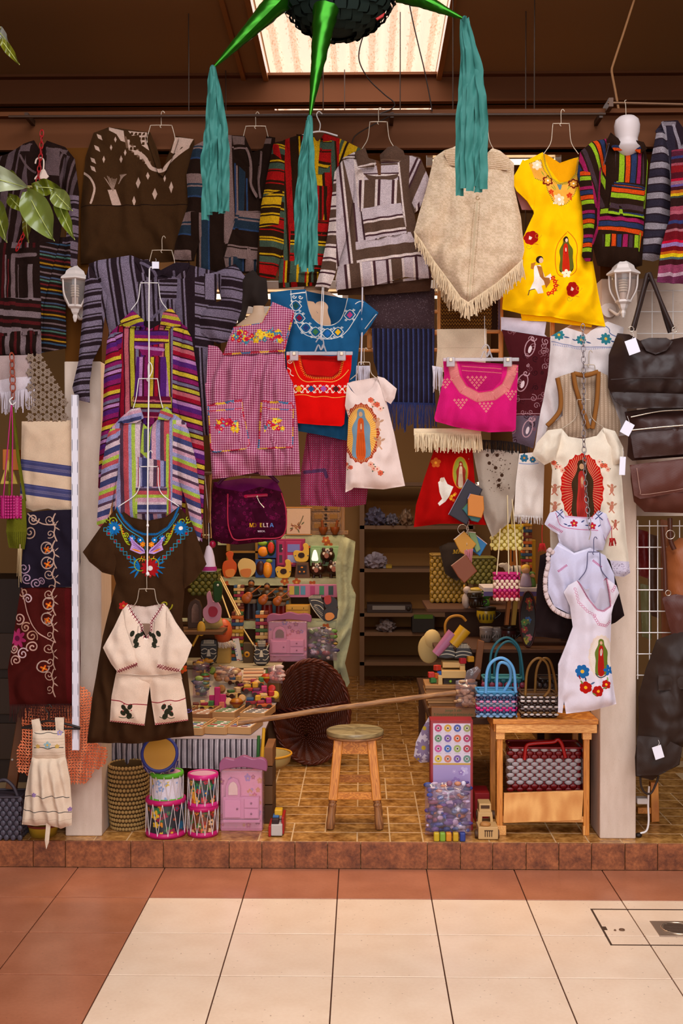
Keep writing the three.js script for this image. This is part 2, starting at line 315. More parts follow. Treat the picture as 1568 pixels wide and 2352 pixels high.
{
const HX = 1.0, HZ = 5.0, W = 4.2, D = 4.4, HY = 5.9;
struct('ceiling_hall', mg([bx(-5, HX - W / 2, HY, HY + .15, 0, 11), bx(HX + W / 2, 5, HY, HY + .15, 0, 11), bx(HX - W / 2, HX + W / 2, HY, HY + .15, 0, HZ - D / 2), bx(HX - W / 2, HX + W / 2, HY, HY + .15, HZ + D / 2, 11)]), M(0x8a6a50, .9));
const w = new THREE.Group(); w.name = 'window_2'; w.userData.kind = 'structure'; scene.add(w);
part(w, 'skylight_sheet', bx(HX - W / 2, HX + W / 2, HY + .08, HY + .1, HZ - D / 2, HZ + D / 2), glowM(HALLC, 2));
areaLight(W, D, HALLC, LIGHT.hall, V(HX, HY + .05, HZ), V(HX, 0, HZ + .001));
// daylight from the open end of the hall, behind the viewer
const v = new THREE.Group(); v.name = 'window_3'; v.userData.kind = 'structure'; scene.add(v);
part(v, 'window_pane', bx(-4.2, 4.8, .4, 5.4, 10.95, 10.99), glowM(HALLC, 1.2));
areaLight(9, 5, HALLC, LIGHT.window, V(.3, 2.9, 10.9), V(.3, 2.9, 0));
}
function tubeLamp(label, x0, x1, y, z, inten) {      // fluorescent batten under the shop roof
const g = thing('tube_light', label, 'light');
part(g, 'housing', bx(x0 - .03, x1 + .03, y + .03, y + .075, z - .04, z + .04, .006), M(0xd8d0c4, .5));
part(g, 'glass_tube', rod(V(x0, y, z), V(x1, y, z), .014, .014, 12), glowM(TUBEC, 3));
for (const X of [x0 - .03, x1]) part(g, 'end_cap', bx(X, X + .03, y - .02, y + .03, z - .018, z + .018), M(0xd8d0c4, .5));
for (const X of [x0 + .1, x1 - .1]) part(g, 'suspension_rod', rod(V(X, y + .07, z), V(X, RY, z), .003, .003, 5), M(0x3a2414, .6));
base(g);
areaLight(x1 - x0, .12, TUBEC, inten, V((x0 + x1) / 2, y - .02, z), V((x0 + x1) / 2, 0, z + .001));
}
// ---------- painting and sewing helpers ----------
const pp = (s) => s.trim().split(/\s+/).map((t) => t.split(',').map(Number));
const path = (x, pts, close = true) => { x.beginPath(); pts.forEach((p, i) => (i ? x.lineTo(p[0], p[1]) : x.moveTo(p[0], p[1]))); if (close) x.closePath(); };
const fillP = (x, s, c) => { path(x, typeof s === 'string' ? pp(s) : s); x.fillStyle = c; x.fill(); };
const line = (x, s, c, w, close) => { path(x, typeof s === 'string' ? pp(s) : s, !!close); x.strokeStyle = c; x.lineWidth = w; x.stroke(); };
const curveL = (x, s, c, w) => { const p = typeof s === 'string' ? pp(s) : s; x.beginPath(); x.moveTo(p[0][0], p[0][1]); for (let i = 1; i < p.length - 1; i++) { const m = i < p.length - 2 ? [(p[i][0] + p[i + 1][0]) / 2, (p[i][1] + p[i + 1][1]) / 2] : p[i + 1]; x.quadraticCurveTo(p[i][0], p[i][1], m[0], m[1]); } if (p.length === 2) x.lineTo(p[1][0], p[1][1]); x.strokeStyle = c; x.lineWidth = w; x.stroke(); };
// parallel stripes inside an outline; ang 0 = upright stripes; seq = "colour width colour width ..."
function stripes(x, outline, ang, seq, off = 0, bend = 0) {
const q = seq.trim().split(/\s+/), pts = typeof outline === 'string' ? pp(outline) : outline, s = []; for (let i = 0; i < q.length; i += 2) s.push([q[i], +q[i + 1]]);
const xs = pts.map((p) => p[0]), ys = pts.map((p) => p[1]), cx = (Math.min(...xs) + Math.max(...xs)) / 2, cy = (Math.min(...ys) + Math.max(...ys)) / 2, R = Math.hypot(Math.max(...xs) - cx, Math.max(...ys) - cy) + 10;
x.save(); path(x, pts); x.clip(); x.translate(cx, cy); x.rotate(ang * Math.PI / 180);
const tot = s.reduce((a, b) => a + b[1], 0); let t = -R - (((R % tot) - off) % tot) - tot, i = 0;
while (t < R) { const [c, w] = s[i++ % s.length]; x.fillStyle = c; if (bend) { x.strokeStyle = c; x.lineWidth = w + .6; x.lineCap = 'butt'; x.beginPath(); for (let k = -R; k <= R; k += 8) { const o = bend * (k / R) * (k / R); k === -R ? x.moveTo(t + w / 2 + o, k) : x.lineTo(t + w / 2 + o, k); } x.stroke(); } else x.fillRect(t, -R, w + .4, 2 * R); t += w; }
x.restore(); x.lineCap = 'round';
}
const shadeCloth = (x, c) => { x.globalCompositeOperation = 'multiply'; x.fillStyle = c; x.fillRect(-100, 0, 2000, 2400); x.globalCompositeOperation = 'source-over'; };  // darkens a painted cloth: shade of the upper left corner put into its colour
function petal(x, cx, cy, r, n, c, cc, rot = 0, w = .38) { x.fillStyle = c; for (let i = 0; i < n; i++) { x.save(); x.translate(cx, cy); x.rotate(rot + i * TAU / n); x.beginPath(); x.ellipse(0, -r * .58, r * w, r * .5, 0, 0, TAU); x.fill(); x.restore(); } if (cc) { x.fillStyle = cc; x.beginPath(); x.arc(cx, cy, r * .28, 0, TAU); x.fill(); } }
function leaf(x, cx, cy, l, a, c, w = .3) { x.save(); x.translate(cx, cy); x.rotate(a); x.fillStyle = c; x.beginPath(); x.moveTo(0, 0); x.quadraticCurveTo(l * .5, -l * w, l, 0); x.quadraticCurveTo(l * .5, l * w, 0, 0); x.fill(); x.restore(); }
function spiral(x, cx, cy, r, turn, c, w, a0 = 0, dir = 1) { x.beginPath(); for (let i = 0; i <= 40; i++) { const t = i / 40, a = a0 + dir * t * turn * TAU, q = r * (1 - t * .85); i ? x.lineTo(cx + Math.cos(a) * q, cy + Math.sin(a) * q) : x.moveTo(cx + Math.cos(a) * q, cy + Math.sin(a) * q); } x.strokeStyle = c; x.lineWidth = w; x.stroke(); }
function stitch(x, s, c, w, gap, len = w * 2) { const p = typeof s === 'string' ? pp(s) : s; x.fillStyle = c; for (let i = 0; i < p.length - 1; i++) { const a = p[i], b = p[i + 1], L = Math.hypot(b[0] - a[0], b[1] - a[1]), n = Math.max(1, Math.round(L / gap)), g = Math.atan2(b[1] - a[1], b[0] - a[0]); for (let k = 0; k < n; k++) { x.save(); x.translate(a[0] + (b[0] - a[0]) * (k + .5) / n, a[1] + (b[1] - a[1]) * (k + .5) / n); x.rotate(g); x.fillRect(-w / 2, -len / 2, w, len); x.restore(); } } }
function crossX(x, s, c, w, gap, len) { const p = pp(s); for (let i = 0; i < p.length - 1; i++) { const a = p[i], b = p[i + 1], L = Math.hypot(b[0] - a[0], b[1] - a[1]), n = Math.max(1, Math.round(L / gap)); for (let k = 0; k < n; k++) { const X = a[0] + (b[0] - a[0]) * (k + .5) / n, Y = a[1] + (b[1] - a[1]) * (k + .5) / n; line(x, [[X - len, Y - len], [X + len, Y + len]], c, w); line(x, [[X + len, Y - len], [X - len, Y + len]], c, w); } } }
// robed standing figure in a rayed oval: c = {halo, edge, mantle, robe, skin}
function robed(x, cx, y0, h, c) {
const w = h * .26;
if (c.halo) { x.fillStyle = c.edge; x.beginPath(); for (let i = 0; i <= 60; i++) { const a = i / 60 * TAU, k = 1 + .035 * Math.cos(a * 20); x.lineTo(cx + Math.sin(a) * w * 1.25 * k, y0 + h * .5 - Math.cos(a) * h * .53 * k); } x.fill(); x.fillStyle = c.halo; x.beginPath(); x.ellipse(cx, y0 + h * .5, w * 1.06, h * .46, 0, 0, TAU); x.fill(); x.strokeStyle = c.ray || c.edge; x.lineWidth = h * .007; for (let i = 0; i < 64; i++) { const a = i / 64 * TAU; x.beginPath(); x.moveTo(cx + Math.sin(a) * w * .6, y0 + h * .5 - Math.cos(a) * h * .3); x.lineTo(cx + Math.sin(a) * w * 1.2, y0 + h * .5 - Math.cos(a) * h * .51); x.stroke(); } }
const q = (pts, col) => { x.fillStyle = col; x.beginPath(); smooth(pts.map(([u, v]) => [cx + u * w, y0 + v * h]), 4).forEach((p, i) => (i ? x.lineTo(p[0], p[1]) : x.moveTo(p[0], p[1]))); x.fill(); };
q([[-.06, .06], [.2, .1], [.3, .22], [.62, .38], [.6, .6], [.66, .88], [.1, .95], [-.6, .9], [-.55, .6], [-.62, .4], [-.3, .22], [-.26, .1]], c.mantle);
q([[-.18, .25], [.14, .25], [.2, .45], [.3, .92], [-.32, .92], [-.28, .5]], c.robe);
q([[-.1, .36], [.02, .3], [.12, .37], [.05, .47], [-.08, .47]], c.inner || c.robe);
x.fillStyle = c.skin; x.beginPath(); x.ellipse(cx - w * .03, y0 + h * .16, w * .13, h * .045, -.15, 0, TAU); x.fill(); q([[-.05, .34], [.04, .33], [.06, .42], [-.05, .42]], c.skin);
x.strokeStyle = 'rgba(60,20,10,.35)'; x.lineWidth = h * .008; for (let i = 0; i < 4; i++) { x.beginPath(); x.moveTo(cx + w * (-.14 + i * .09), y0 + h * .5); x.lineTo(cx + w * (-.24 + i * .15), y0 + h * .9); x.stroke(); }
if (c.moon) { x.strokeStyle = c.moon; x.lineWidth = h * .025; x.beginPath(); x.arc(cx, y0 + h * .84, w * .62, .35, Math.PI - .35); x.stroke(); }
}
// a garment: canvas in photo pixels, parts = [name, outline, dz, cloth options, label]
function garment(name, label, category, z, r, scale, fn, tex, parts, extra) {
const g = thing(name, label, category), t = paint(r, scale, fn, tex[0], tex[1]), bump = WEAVE.clone(); bump.repeat.set((r[2] - r[0]) / 30, (r[3] - r[1]) / 30); bump.needsUpdate = true;
const m = texMat(t, tex[3] || .92, { specularIntensity: .12, bumpMap: bump, bumpScale: tex[2] || .0012 });
for (const [n, out, dz, o, lab] of parts) part(g, n, cloth(typeof out === 'string' ? pp(out) : out, z + dz, { r, ...(o || {}) }), m, lab);
if (extra) extra(g, m, z);
return base(g);
}
const WIREM = M(0xb9a48e, .4, { metalness: .6 }), WHITEM = M(0xe6dcd6, .5), CLEARM = M(0xe9e2e2, .15, { transmission: .75, thickness: 0 });
// wire hanger with squared shoulders: c = top middle pixel, w = top width, s = shoulder half width, h = drop
function wireHanger(label, cx, y, w, s, h, z, mat = WIREM, hook = 26) {
const g = thing('wire_hanger', label, 'hanger');
part(g, 'frame', ptube([[cx - s, y + h], [cx - w * .62, y + h * .62], [cx - w / 2, y + 3], [cx - w / 2 + 3, y], [cx + w / 2 - 3, y], [cx + w / 2, y + 3], [cx + w * .62, y + h * .62], [cx + s, y + h]], z, .0022, 50, 5), mat);
part(g, 'hook', ptube([[cx, y + 6], [cx - 3, y + 2], [cx, y - 2], [cx, y - hook], [cx + 4, y - hook - 7], [cx + 8, y - hook - 2]], z, .002, 30, 5), mat);
return base(g);
}
function tag(label, cx, cy, w, h, z, rot = 0, color = 0xe4dde6) {
const g = thing('price_tag', label, 'tag'), m = mpp(z), p = P(cx, cy, z);
part(g, 'card', new RoundedBoxGeometry(w * m, h * m, .0016, 1, .0006).rotateZ(rot).rotateY(.12).translate(p.x, p.y, p.z), M(color, .6));
part(g, 'string', tube([p.clone().add(V(-Math.sin(rot) * h * m * .42, Math.cos(rot) * h * m * .42, .001)), p.clone().add(V(.004, h * m * .7, .004)), p.clone().add(V(0, h * m * .95, 0))], .0008, 10, 4), WHITEM);
return base(g);
}
// ---------- top row of garments ----------
const NV = '#231e2c', GR = '#8f8391', GR2 = '#7b6f7d', BK = '#2a180d', INK = '#221a22';
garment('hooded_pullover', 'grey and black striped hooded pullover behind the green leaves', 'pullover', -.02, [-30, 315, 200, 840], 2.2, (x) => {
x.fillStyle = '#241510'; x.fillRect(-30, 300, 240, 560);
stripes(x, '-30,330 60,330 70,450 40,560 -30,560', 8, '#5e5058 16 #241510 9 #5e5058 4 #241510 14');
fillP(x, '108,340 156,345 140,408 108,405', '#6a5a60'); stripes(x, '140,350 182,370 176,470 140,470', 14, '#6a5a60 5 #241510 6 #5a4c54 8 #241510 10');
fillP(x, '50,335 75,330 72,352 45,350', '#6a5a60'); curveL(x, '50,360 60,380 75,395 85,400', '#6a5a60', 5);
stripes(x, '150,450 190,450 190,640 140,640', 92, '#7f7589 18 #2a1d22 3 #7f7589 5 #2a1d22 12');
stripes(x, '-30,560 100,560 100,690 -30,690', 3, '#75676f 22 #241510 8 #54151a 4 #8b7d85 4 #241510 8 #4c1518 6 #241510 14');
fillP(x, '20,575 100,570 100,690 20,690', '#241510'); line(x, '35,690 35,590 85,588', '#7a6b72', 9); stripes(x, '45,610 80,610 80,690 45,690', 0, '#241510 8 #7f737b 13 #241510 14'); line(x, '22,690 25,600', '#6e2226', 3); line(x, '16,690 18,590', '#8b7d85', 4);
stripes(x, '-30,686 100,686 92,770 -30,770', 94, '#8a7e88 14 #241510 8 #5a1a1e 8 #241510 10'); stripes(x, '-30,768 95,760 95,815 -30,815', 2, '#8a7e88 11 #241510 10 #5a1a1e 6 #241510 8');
stripes(x, '95,560 165,560 160,810 95,810', 98, '#241510 7 #4c5f82 4 #241510 3 #4d7d72 4 #241510 5 #6f2226 4 #241510 6 #b58a1c 4 #241510 4 #3a5c80 4 #241510 8 #7a6b72 4'); shadeCloth(x, '#d2beb2');  // ends with the shade behind the leaves, multiplied into the cloth colour
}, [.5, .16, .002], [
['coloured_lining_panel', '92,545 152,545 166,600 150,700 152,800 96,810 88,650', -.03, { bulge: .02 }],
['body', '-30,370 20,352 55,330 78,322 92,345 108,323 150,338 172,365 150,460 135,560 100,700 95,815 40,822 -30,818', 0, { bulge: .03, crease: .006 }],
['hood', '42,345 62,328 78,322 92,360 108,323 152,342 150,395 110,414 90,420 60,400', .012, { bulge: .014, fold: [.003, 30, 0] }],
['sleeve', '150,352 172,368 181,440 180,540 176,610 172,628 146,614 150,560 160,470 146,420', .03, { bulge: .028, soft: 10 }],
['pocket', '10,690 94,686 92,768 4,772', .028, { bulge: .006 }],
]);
garment('wool_poncho', 'black wool poncho with cream zigzag neck and feather pattern', 'poncho', -.08, [180, 285, 450, 610], 2.2, (x) => {
x.fillStyle = '#3a2310'; x.fillRect(180, 280, 280, 340); const C = '#b79684';
const d = (X, Y, w, h) => fillP(x, [[X, Y - h], [X + w, Y], [X, Y + h], [X - w, Y]], C);
[[230, 318], [225, 345], [217, 374], [217, 393]].forEach(([X, Y]) => fillP(x, [[X - 7, Y - 9], [X + 4, Y - 4], [X + 8, Y + 8], [X - 3, Y + 2]], C));
[[268, 325, 3, 7], [258, 343, 3, 7], [242, 371, 3, 9], [291, 356, 3, 8], [281, 370, 4, 9], [320, 424, 6, 14], [342, 408, 4, 9], [357, 448, 6, 14], [310, 465, 4, 12], [380, 413, 3, 9], [396, 435, 5, 14]].forEach((a) => d(...a));
fillP(x, '250,292 285,302 292,332 280,328 270,312 252,302', C); fillP(x, '295,302 338,305 336,320 345,350 328,338 320,312 305,315', C);
for (let i = 0; i < 9; i++) fillP(x, [[288 + i * 7, 318 + i * 7], [293 + i * 7, 318 + i * 7], [300 + i * 6, 345 + i * 5], [293 + i * 6, 345 + i * 5]], i % 2 ? C : '#6a4c3a');
curveL(x, '305,345 320,355 335,365 345,385 352,392 375,393 385,378 400,365 432,340', C, 9); fillP(x, '402,315 445,320 436,340 418,342 408,358 392,350', C);
for (let i = 0; i < 14; i++) fillP(x, [[300 + (i % 4) * 9 + rr(0, 4), 306 + Math.floor(i / 4) * 12], [307 + (i % 4) * 9, 306 + Math.floor(i / 4) * 12], [307 + (i % 4) * 9, 313 + Math.floor(i / 4) * 12], [300 + (i % 4) * 9, 313 + Math.floor(i / 4) * 12]], '#3a2310');
curveL(x, '182,391 205,405 219,425 222,445 212,470', C, 5); fillP(x, '250,440 268,438 280,473 260,474', C); for (let i = 0; i < 9; i++) curveL(x, [[262, 442], [252 + i * 2, 425], [243 + i * 3.4, 412 + rr(-4, 4)]], '#8d7060', 1.4); for (let i = 0; i < 6; i++) curveL(x, [[275, 425], [282, 412], [278 + i * 3, 405]], '#8d7060', 2);
line(x, '185,476 445,474', '#1c0f07', 2);
}, [.3, .05, .002], [['body', '186,470 196,360 215,305 250,292 345,304 362,345 372,392 388,350 404,312 446,320 448,470 446,600 185,606', 0, { bulge: .03, fold: [.014, 70, 0] }], ['neck_trim', '338,304 350,330 372,396 388,355 404,312 410,316 394,365 374,406 364,398 334,310', .032, { bulge: .006, fold: [.002, 30] }]]);
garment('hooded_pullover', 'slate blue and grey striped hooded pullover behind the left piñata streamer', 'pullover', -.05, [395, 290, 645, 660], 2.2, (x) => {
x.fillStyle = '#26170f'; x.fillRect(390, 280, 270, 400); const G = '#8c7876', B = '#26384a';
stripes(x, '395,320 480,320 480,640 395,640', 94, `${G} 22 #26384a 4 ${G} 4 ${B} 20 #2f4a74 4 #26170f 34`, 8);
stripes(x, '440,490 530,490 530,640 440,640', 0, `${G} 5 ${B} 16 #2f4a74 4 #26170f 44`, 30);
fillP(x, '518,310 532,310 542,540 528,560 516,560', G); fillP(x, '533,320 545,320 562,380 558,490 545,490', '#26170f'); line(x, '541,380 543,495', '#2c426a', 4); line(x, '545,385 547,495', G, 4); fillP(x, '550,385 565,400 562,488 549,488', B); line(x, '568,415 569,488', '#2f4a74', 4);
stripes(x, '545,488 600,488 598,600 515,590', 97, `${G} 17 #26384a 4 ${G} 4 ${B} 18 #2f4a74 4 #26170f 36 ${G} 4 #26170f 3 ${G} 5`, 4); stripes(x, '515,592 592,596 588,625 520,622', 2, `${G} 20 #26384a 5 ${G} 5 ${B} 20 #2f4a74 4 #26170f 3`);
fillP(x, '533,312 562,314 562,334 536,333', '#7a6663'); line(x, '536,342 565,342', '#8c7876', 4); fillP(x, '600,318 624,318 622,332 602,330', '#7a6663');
curveL(x, '566,342 575,360 577,400 575,430 590,452', '#8c7876', 6); curveL(x, '600,350 598,390 592,420 598,455', '#7c6866', 5); shadeCloth(x, '#d6c4ba');  // corner shade laid over the stripes as colour
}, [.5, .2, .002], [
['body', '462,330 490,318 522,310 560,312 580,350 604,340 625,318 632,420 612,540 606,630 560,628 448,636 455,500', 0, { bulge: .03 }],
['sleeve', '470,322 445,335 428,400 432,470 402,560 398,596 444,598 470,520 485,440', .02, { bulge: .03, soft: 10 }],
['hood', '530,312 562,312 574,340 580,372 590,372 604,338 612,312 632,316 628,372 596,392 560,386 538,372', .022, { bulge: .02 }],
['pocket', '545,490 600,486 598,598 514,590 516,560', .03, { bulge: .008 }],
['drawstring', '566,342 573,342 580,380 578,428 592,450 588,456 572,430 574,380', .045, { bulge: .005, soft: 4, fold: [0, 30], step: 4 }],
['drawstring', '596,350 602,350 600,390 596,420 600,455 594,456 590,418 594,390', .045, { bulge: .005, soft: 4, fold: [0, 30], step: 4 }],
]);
garment('hooded_pullover', 'red, yellow and green striped hooded pullover behind the middle streamer', 'pullover', -.01, [590, 300, 840, 665], 2.2, (x) => {
const R = '#94110f', Y = '#bd8d12', G = '#3d4a3a', K = '#281508'; x.fillStyle = K; x.fillRect(585, 295, 260, 380);
stripes(x, '596,320 690,320 690,640 596,640', 98, `${K} 10 ${Y} 4 ${K} 3 ${G} 14 ${R} 3 ${K} 3 ${R} 20 ${K} 5 ${R} 3 ${K} 14 ${Y} 4 ${K} 2 ${Y} 4 ${G} 14 ${K} 4`, 22);
fillP(x, '625,330 640,335 648,372 628,355', R); stripes(x, '594,455 650,440 640,520 592,525', 92, `${Y} 4 ${K} 3 ${Y} 18 ${K} 4 ${Y} 3 ${K} 12`);
stripes(x, '655,312 800,318 800,660 650,660', -3, `${R} 6 ${K} 12 ${Y} 4 ${K} 4 ${Y} 16 ${K} 6 ${R} 16 ${G} 10 ${K} 4 ${R} 14 ${K} 20 ${Y} 4 ${K} 4`, 16);
stripes(x, '735,325 762,325 758,400 730,400', 94, `${Y} 6 ${K} 2 ${G} 16 ${R} 4 ${K} 3 ${R} 22 ${K} 6`); stripes(x, '690,430 755,430 740,520 690,520', 0, `${R} 14 ${K} 6 ${R} 4 ${K} 8`); stripes(x, '668,512 754,508 740,625 664,625', 92, `${Y} 4 ${K} 3 ${Y} 4 ${G} 18 ${R} 4 ${K} 3 ${R} 20 ${K} 6 ${R} 3 ${K} 12`);
stripes(x, '640,600 720,600 720,650 640,650', 3, `${G} 16 ${Y} 5 ${G} 14 ${R} 4 ${Y} 5 ${K} 6`); fillP(x, '742,306 790,322 788,330 738,318', R); stripes(x, '780,318 838,345 800,380 778,380', 20, `${Y} 6 ${K} 5 ${Y} 22 ${G} 8`);
}, [.5, .25, .002], [
['body', '650,322 690,308 730,325 745,306 790,322 836,345 812,370 770,420 762,560 735,655 640,662 634,540 650,420', 0, { bulge: .03 }],
['sleeve', '655,322 628,328 614,400 600,470 592,560 588,640 632,640 652,560 662,460 672,400', .03, { bulge: .03, soft: 10 }],
['hood', '680,308 720,312 738,350 744,306 790,322 780,352 740,400 712,400 690,360', .03, { bulge: .02 }], ['pocket', '664,512 754,508 744,628 662,628', .032, { bulge: .008 }]]);
garment('hooded_pullover', 'brown and pale grey striped hooded pullover next to the cream knitted poncho', 'pullover', .03, [715, 325, 1000, 690], 2.4, (x) => {
const L = '#b7a2a2', D = '#553d30', W = '#d2b8ae', N = '#43272a'; x.fillStyle = D; x.fillRect(710, 320, 300, 380);
const S = `${L} 22 ${N} 5 ${W} 5 ${D} 24 ${W} 5 ${N} 5`;
stripes(x, '715,350 815,350 815,690 715,690', 96, `${W} 22 ${N} 4 ${W} 5 ${D} 20 ${W} 5 ${N} 4`, 6, -12);
stripes(x, '772,370 1000,370 1000,690 772,690', -6, S, 34);
fillP(x, '788,368 812,368 824,470 838,575 822,575 812,470', L); line(x, '812,470 820,560', N, 4); fillP(x, '812,370 835,370 838,480 822,480', W);
stripes(x, '818,370 916,372 916,410 838,412', 88, `${L} 18 ${N} 3 ${W} 5 ${D} 4`); fillP(x, '835,405 872,412 914,404 912,412 885,428 852,424', D); line(x, '853,426 893,428', W, 4);
stripes(x, '822,418 920,418 920,485 826,490', 2, `${L} 26 ${N} 6 ${W} 6 ${D} 25 ${W} 6 ${N} 6`, -7); fillP(x, '858,345 875,345 874,408 868,408', '#5c3722');
fillP(x, '912,375 920,420 934,540 948,545 940,440 930,375', D); line(x, '914,375 921,440 931,540', W, 4); stripes(x, '940,355 992,380 985,430 952,480 938,450', 24, `${L} 18 ${N} 5 ${L} 5 ${N} 4 ${D} 18`, 8);
const pk = '830,484 920,470 934,534 840,552'; stripes(x, pk, 81, `${D} 22 ${W} 5 ${N} 4 ${L} 26 ${N} 4 ${W} 5`, 16);
stripes(x, '816,560 942,535 972,600 820,622', 82, `${D} 24 ${W} 6 ${N} 5 ${L} 24`, 10); stripes(x, '775,612 985,590 992,645 772,668', -5, `${L} 20 ${W} 5 ${N} 6 ${L} 24 ${N} 6 ${W} 6 ${D} 24 ${W} 5`, 12);
fillP(x, '815,350 838,338 845,362 862,372 858,384 822,386', D); line(x, '820,384 860,376', W, 3); fillP(x, '872,355 890,338 920,345 930,365 915,372 874,372', D); line(x, '874,368 930,370', '#6f5646', 2); fillP(x, '775,666 995,638 990,672 775,684', '#3c2418');
}, [.4, .2, .002], [
['back_panel', '772,650 880,648 992,630 988,668 880,676 775,678', -.03, { bulge: .01 }],
['body', '785,364 815,348 840,362 872,370 905,352 945,358 962,362 945,450 956,520 992,640 930,636 860,655 772,668 770,640 795,520 806,440', 0, { bulge: .04 }],
['sleeve', '790,362 768,395 760,470 752,540 736,620 722,664 752,670 766,640 800,530 812,440 812,385', .035, { bulge: .03, soft: 10 }],
['sleeve', '945,356 965,362 983,405 988,425 962,480 952,490 938,448', .01, { bulge: .025, soft: 10 }],
['hood', '815,350 838,338 846,362 862,374 858,386 822,388', .04, { bulge: .016, soft: 8 }], ['hood', '872,356 890,338 908,334 926,346 932,364 915,374 874,374', .03, { bulge: .02, soft: 8 }],
['pocket', pp('830,484 920,470 936,534 840,554'), .045, { bulge: .006 }],
['drawstring', '818,384 862,376 862,380 822,390', .062, { bulge: .006, soft: 3, step: 4 }]]);
garment('knitted_poncho', 'cream knitted poncho with ribbed collar and looped fringe', 'poncho', .09, [940, 325, 1215, 735], 2, (x) => {
x.fillStyle = '#e6c6a4'; x.fillRect(930, 320, 290, 420); for (let j = 0; j < 84; j++) for (let i = 0; i < 68; i++) { x.strokeStyle = rnd() < .5 ? '#f0d2b2' : '#d8b690'; x.lineWidth = 1.1; const X = 940 + i * 4.1, Y = 330 + j * 4.8; x.beginPath(); x.moveTo(X - 2, Y - 2); x.lineTo(X, Y + 1); x.lineTo(X + 2, Y - 2); x.stroke(); }
stitch(x, '1088,470 1082,520 1076,600 1070,690', '#a07a52', 1.6, 3.6, 1.8); stitch(x, '1099,470 1095,520 1088,600 1082,690', '#a07a52', 1.6, 3.6, 1.8); curveL(x, '1093,470 1088,520 1082,600 1076,690', '#dcc09c', 5); x.strokeStyle = '#b08a62'; x.lineWidth = 2; x.beginPath(); x.arc(1094, 462, 4, 0, 5); x.stroke();
for (let k = 0; k < 12; k++) { line(x, [[1018, 344 + k * 4], [1060, 346 + k * 4]], '#b98f66', 1.2); line(x, [[1115, 350 + k * 4], [1170, 356 + k * 4]], '#b98f66', 1.2); }
}, [.12, 0, .0025], [
['body', '996,362 1020,345 1050,335 1070,362 1100,370 1128,342 1165,360 1180,375 1180,430 1196,500 1204,575 1198,600 1140,650 1080,695 1060,690 1030,640 1000,605 970,560 950,535 962,490 980,430', 0, { bulge: .05, fold: [.014, 62, .15], crease: .006, shape: (px, py) => .028 * Math.exp(-(((px - 1012 + (py - 500) * .12) / 16) ** 2)) * Math.min(1, Math.max(0, (py - 430) / 120)) * -1 }],
['collar', '1018,350 1050,333 1062,350 1072,378 1050,384 1030,378', .05, { bulge: .016, soft: 8, fold: [.001, 30] }], ['collar', '1108,392 1116,365 1130,340 1148,346 1168,362 1166,390 1140,390', .05, { bulge: .016, soft: 8, fold: [.001, 30] }]],
(g, m, z) => { const fm = M(0xe0c29c, .95); part(g, 'fringe', mg([fringe(pp('950,533 968,556 996,600'), z + .05, 30, { gap: 1.4, dir: [.1, 1], r: .0026, sway: 6 }), fringe(pp('996,600 1030,645 1058,685 1075,696'), z + .06, 36, { gap: 1.1, dir: [-.1, 1], r: .0026, sway: 6 }), fringe(pp('1075,696 1140,652 1200,598'), z + .06, 36, { gap: 1.1, dir: [.08, 1], r: .0026, sway: 6 }), fringe(pp('996,620 1020,650 1036,672'), z + .0, 42, { gap: 2, r: .0026 })]), fm).userData.kind = 'stuff'; });
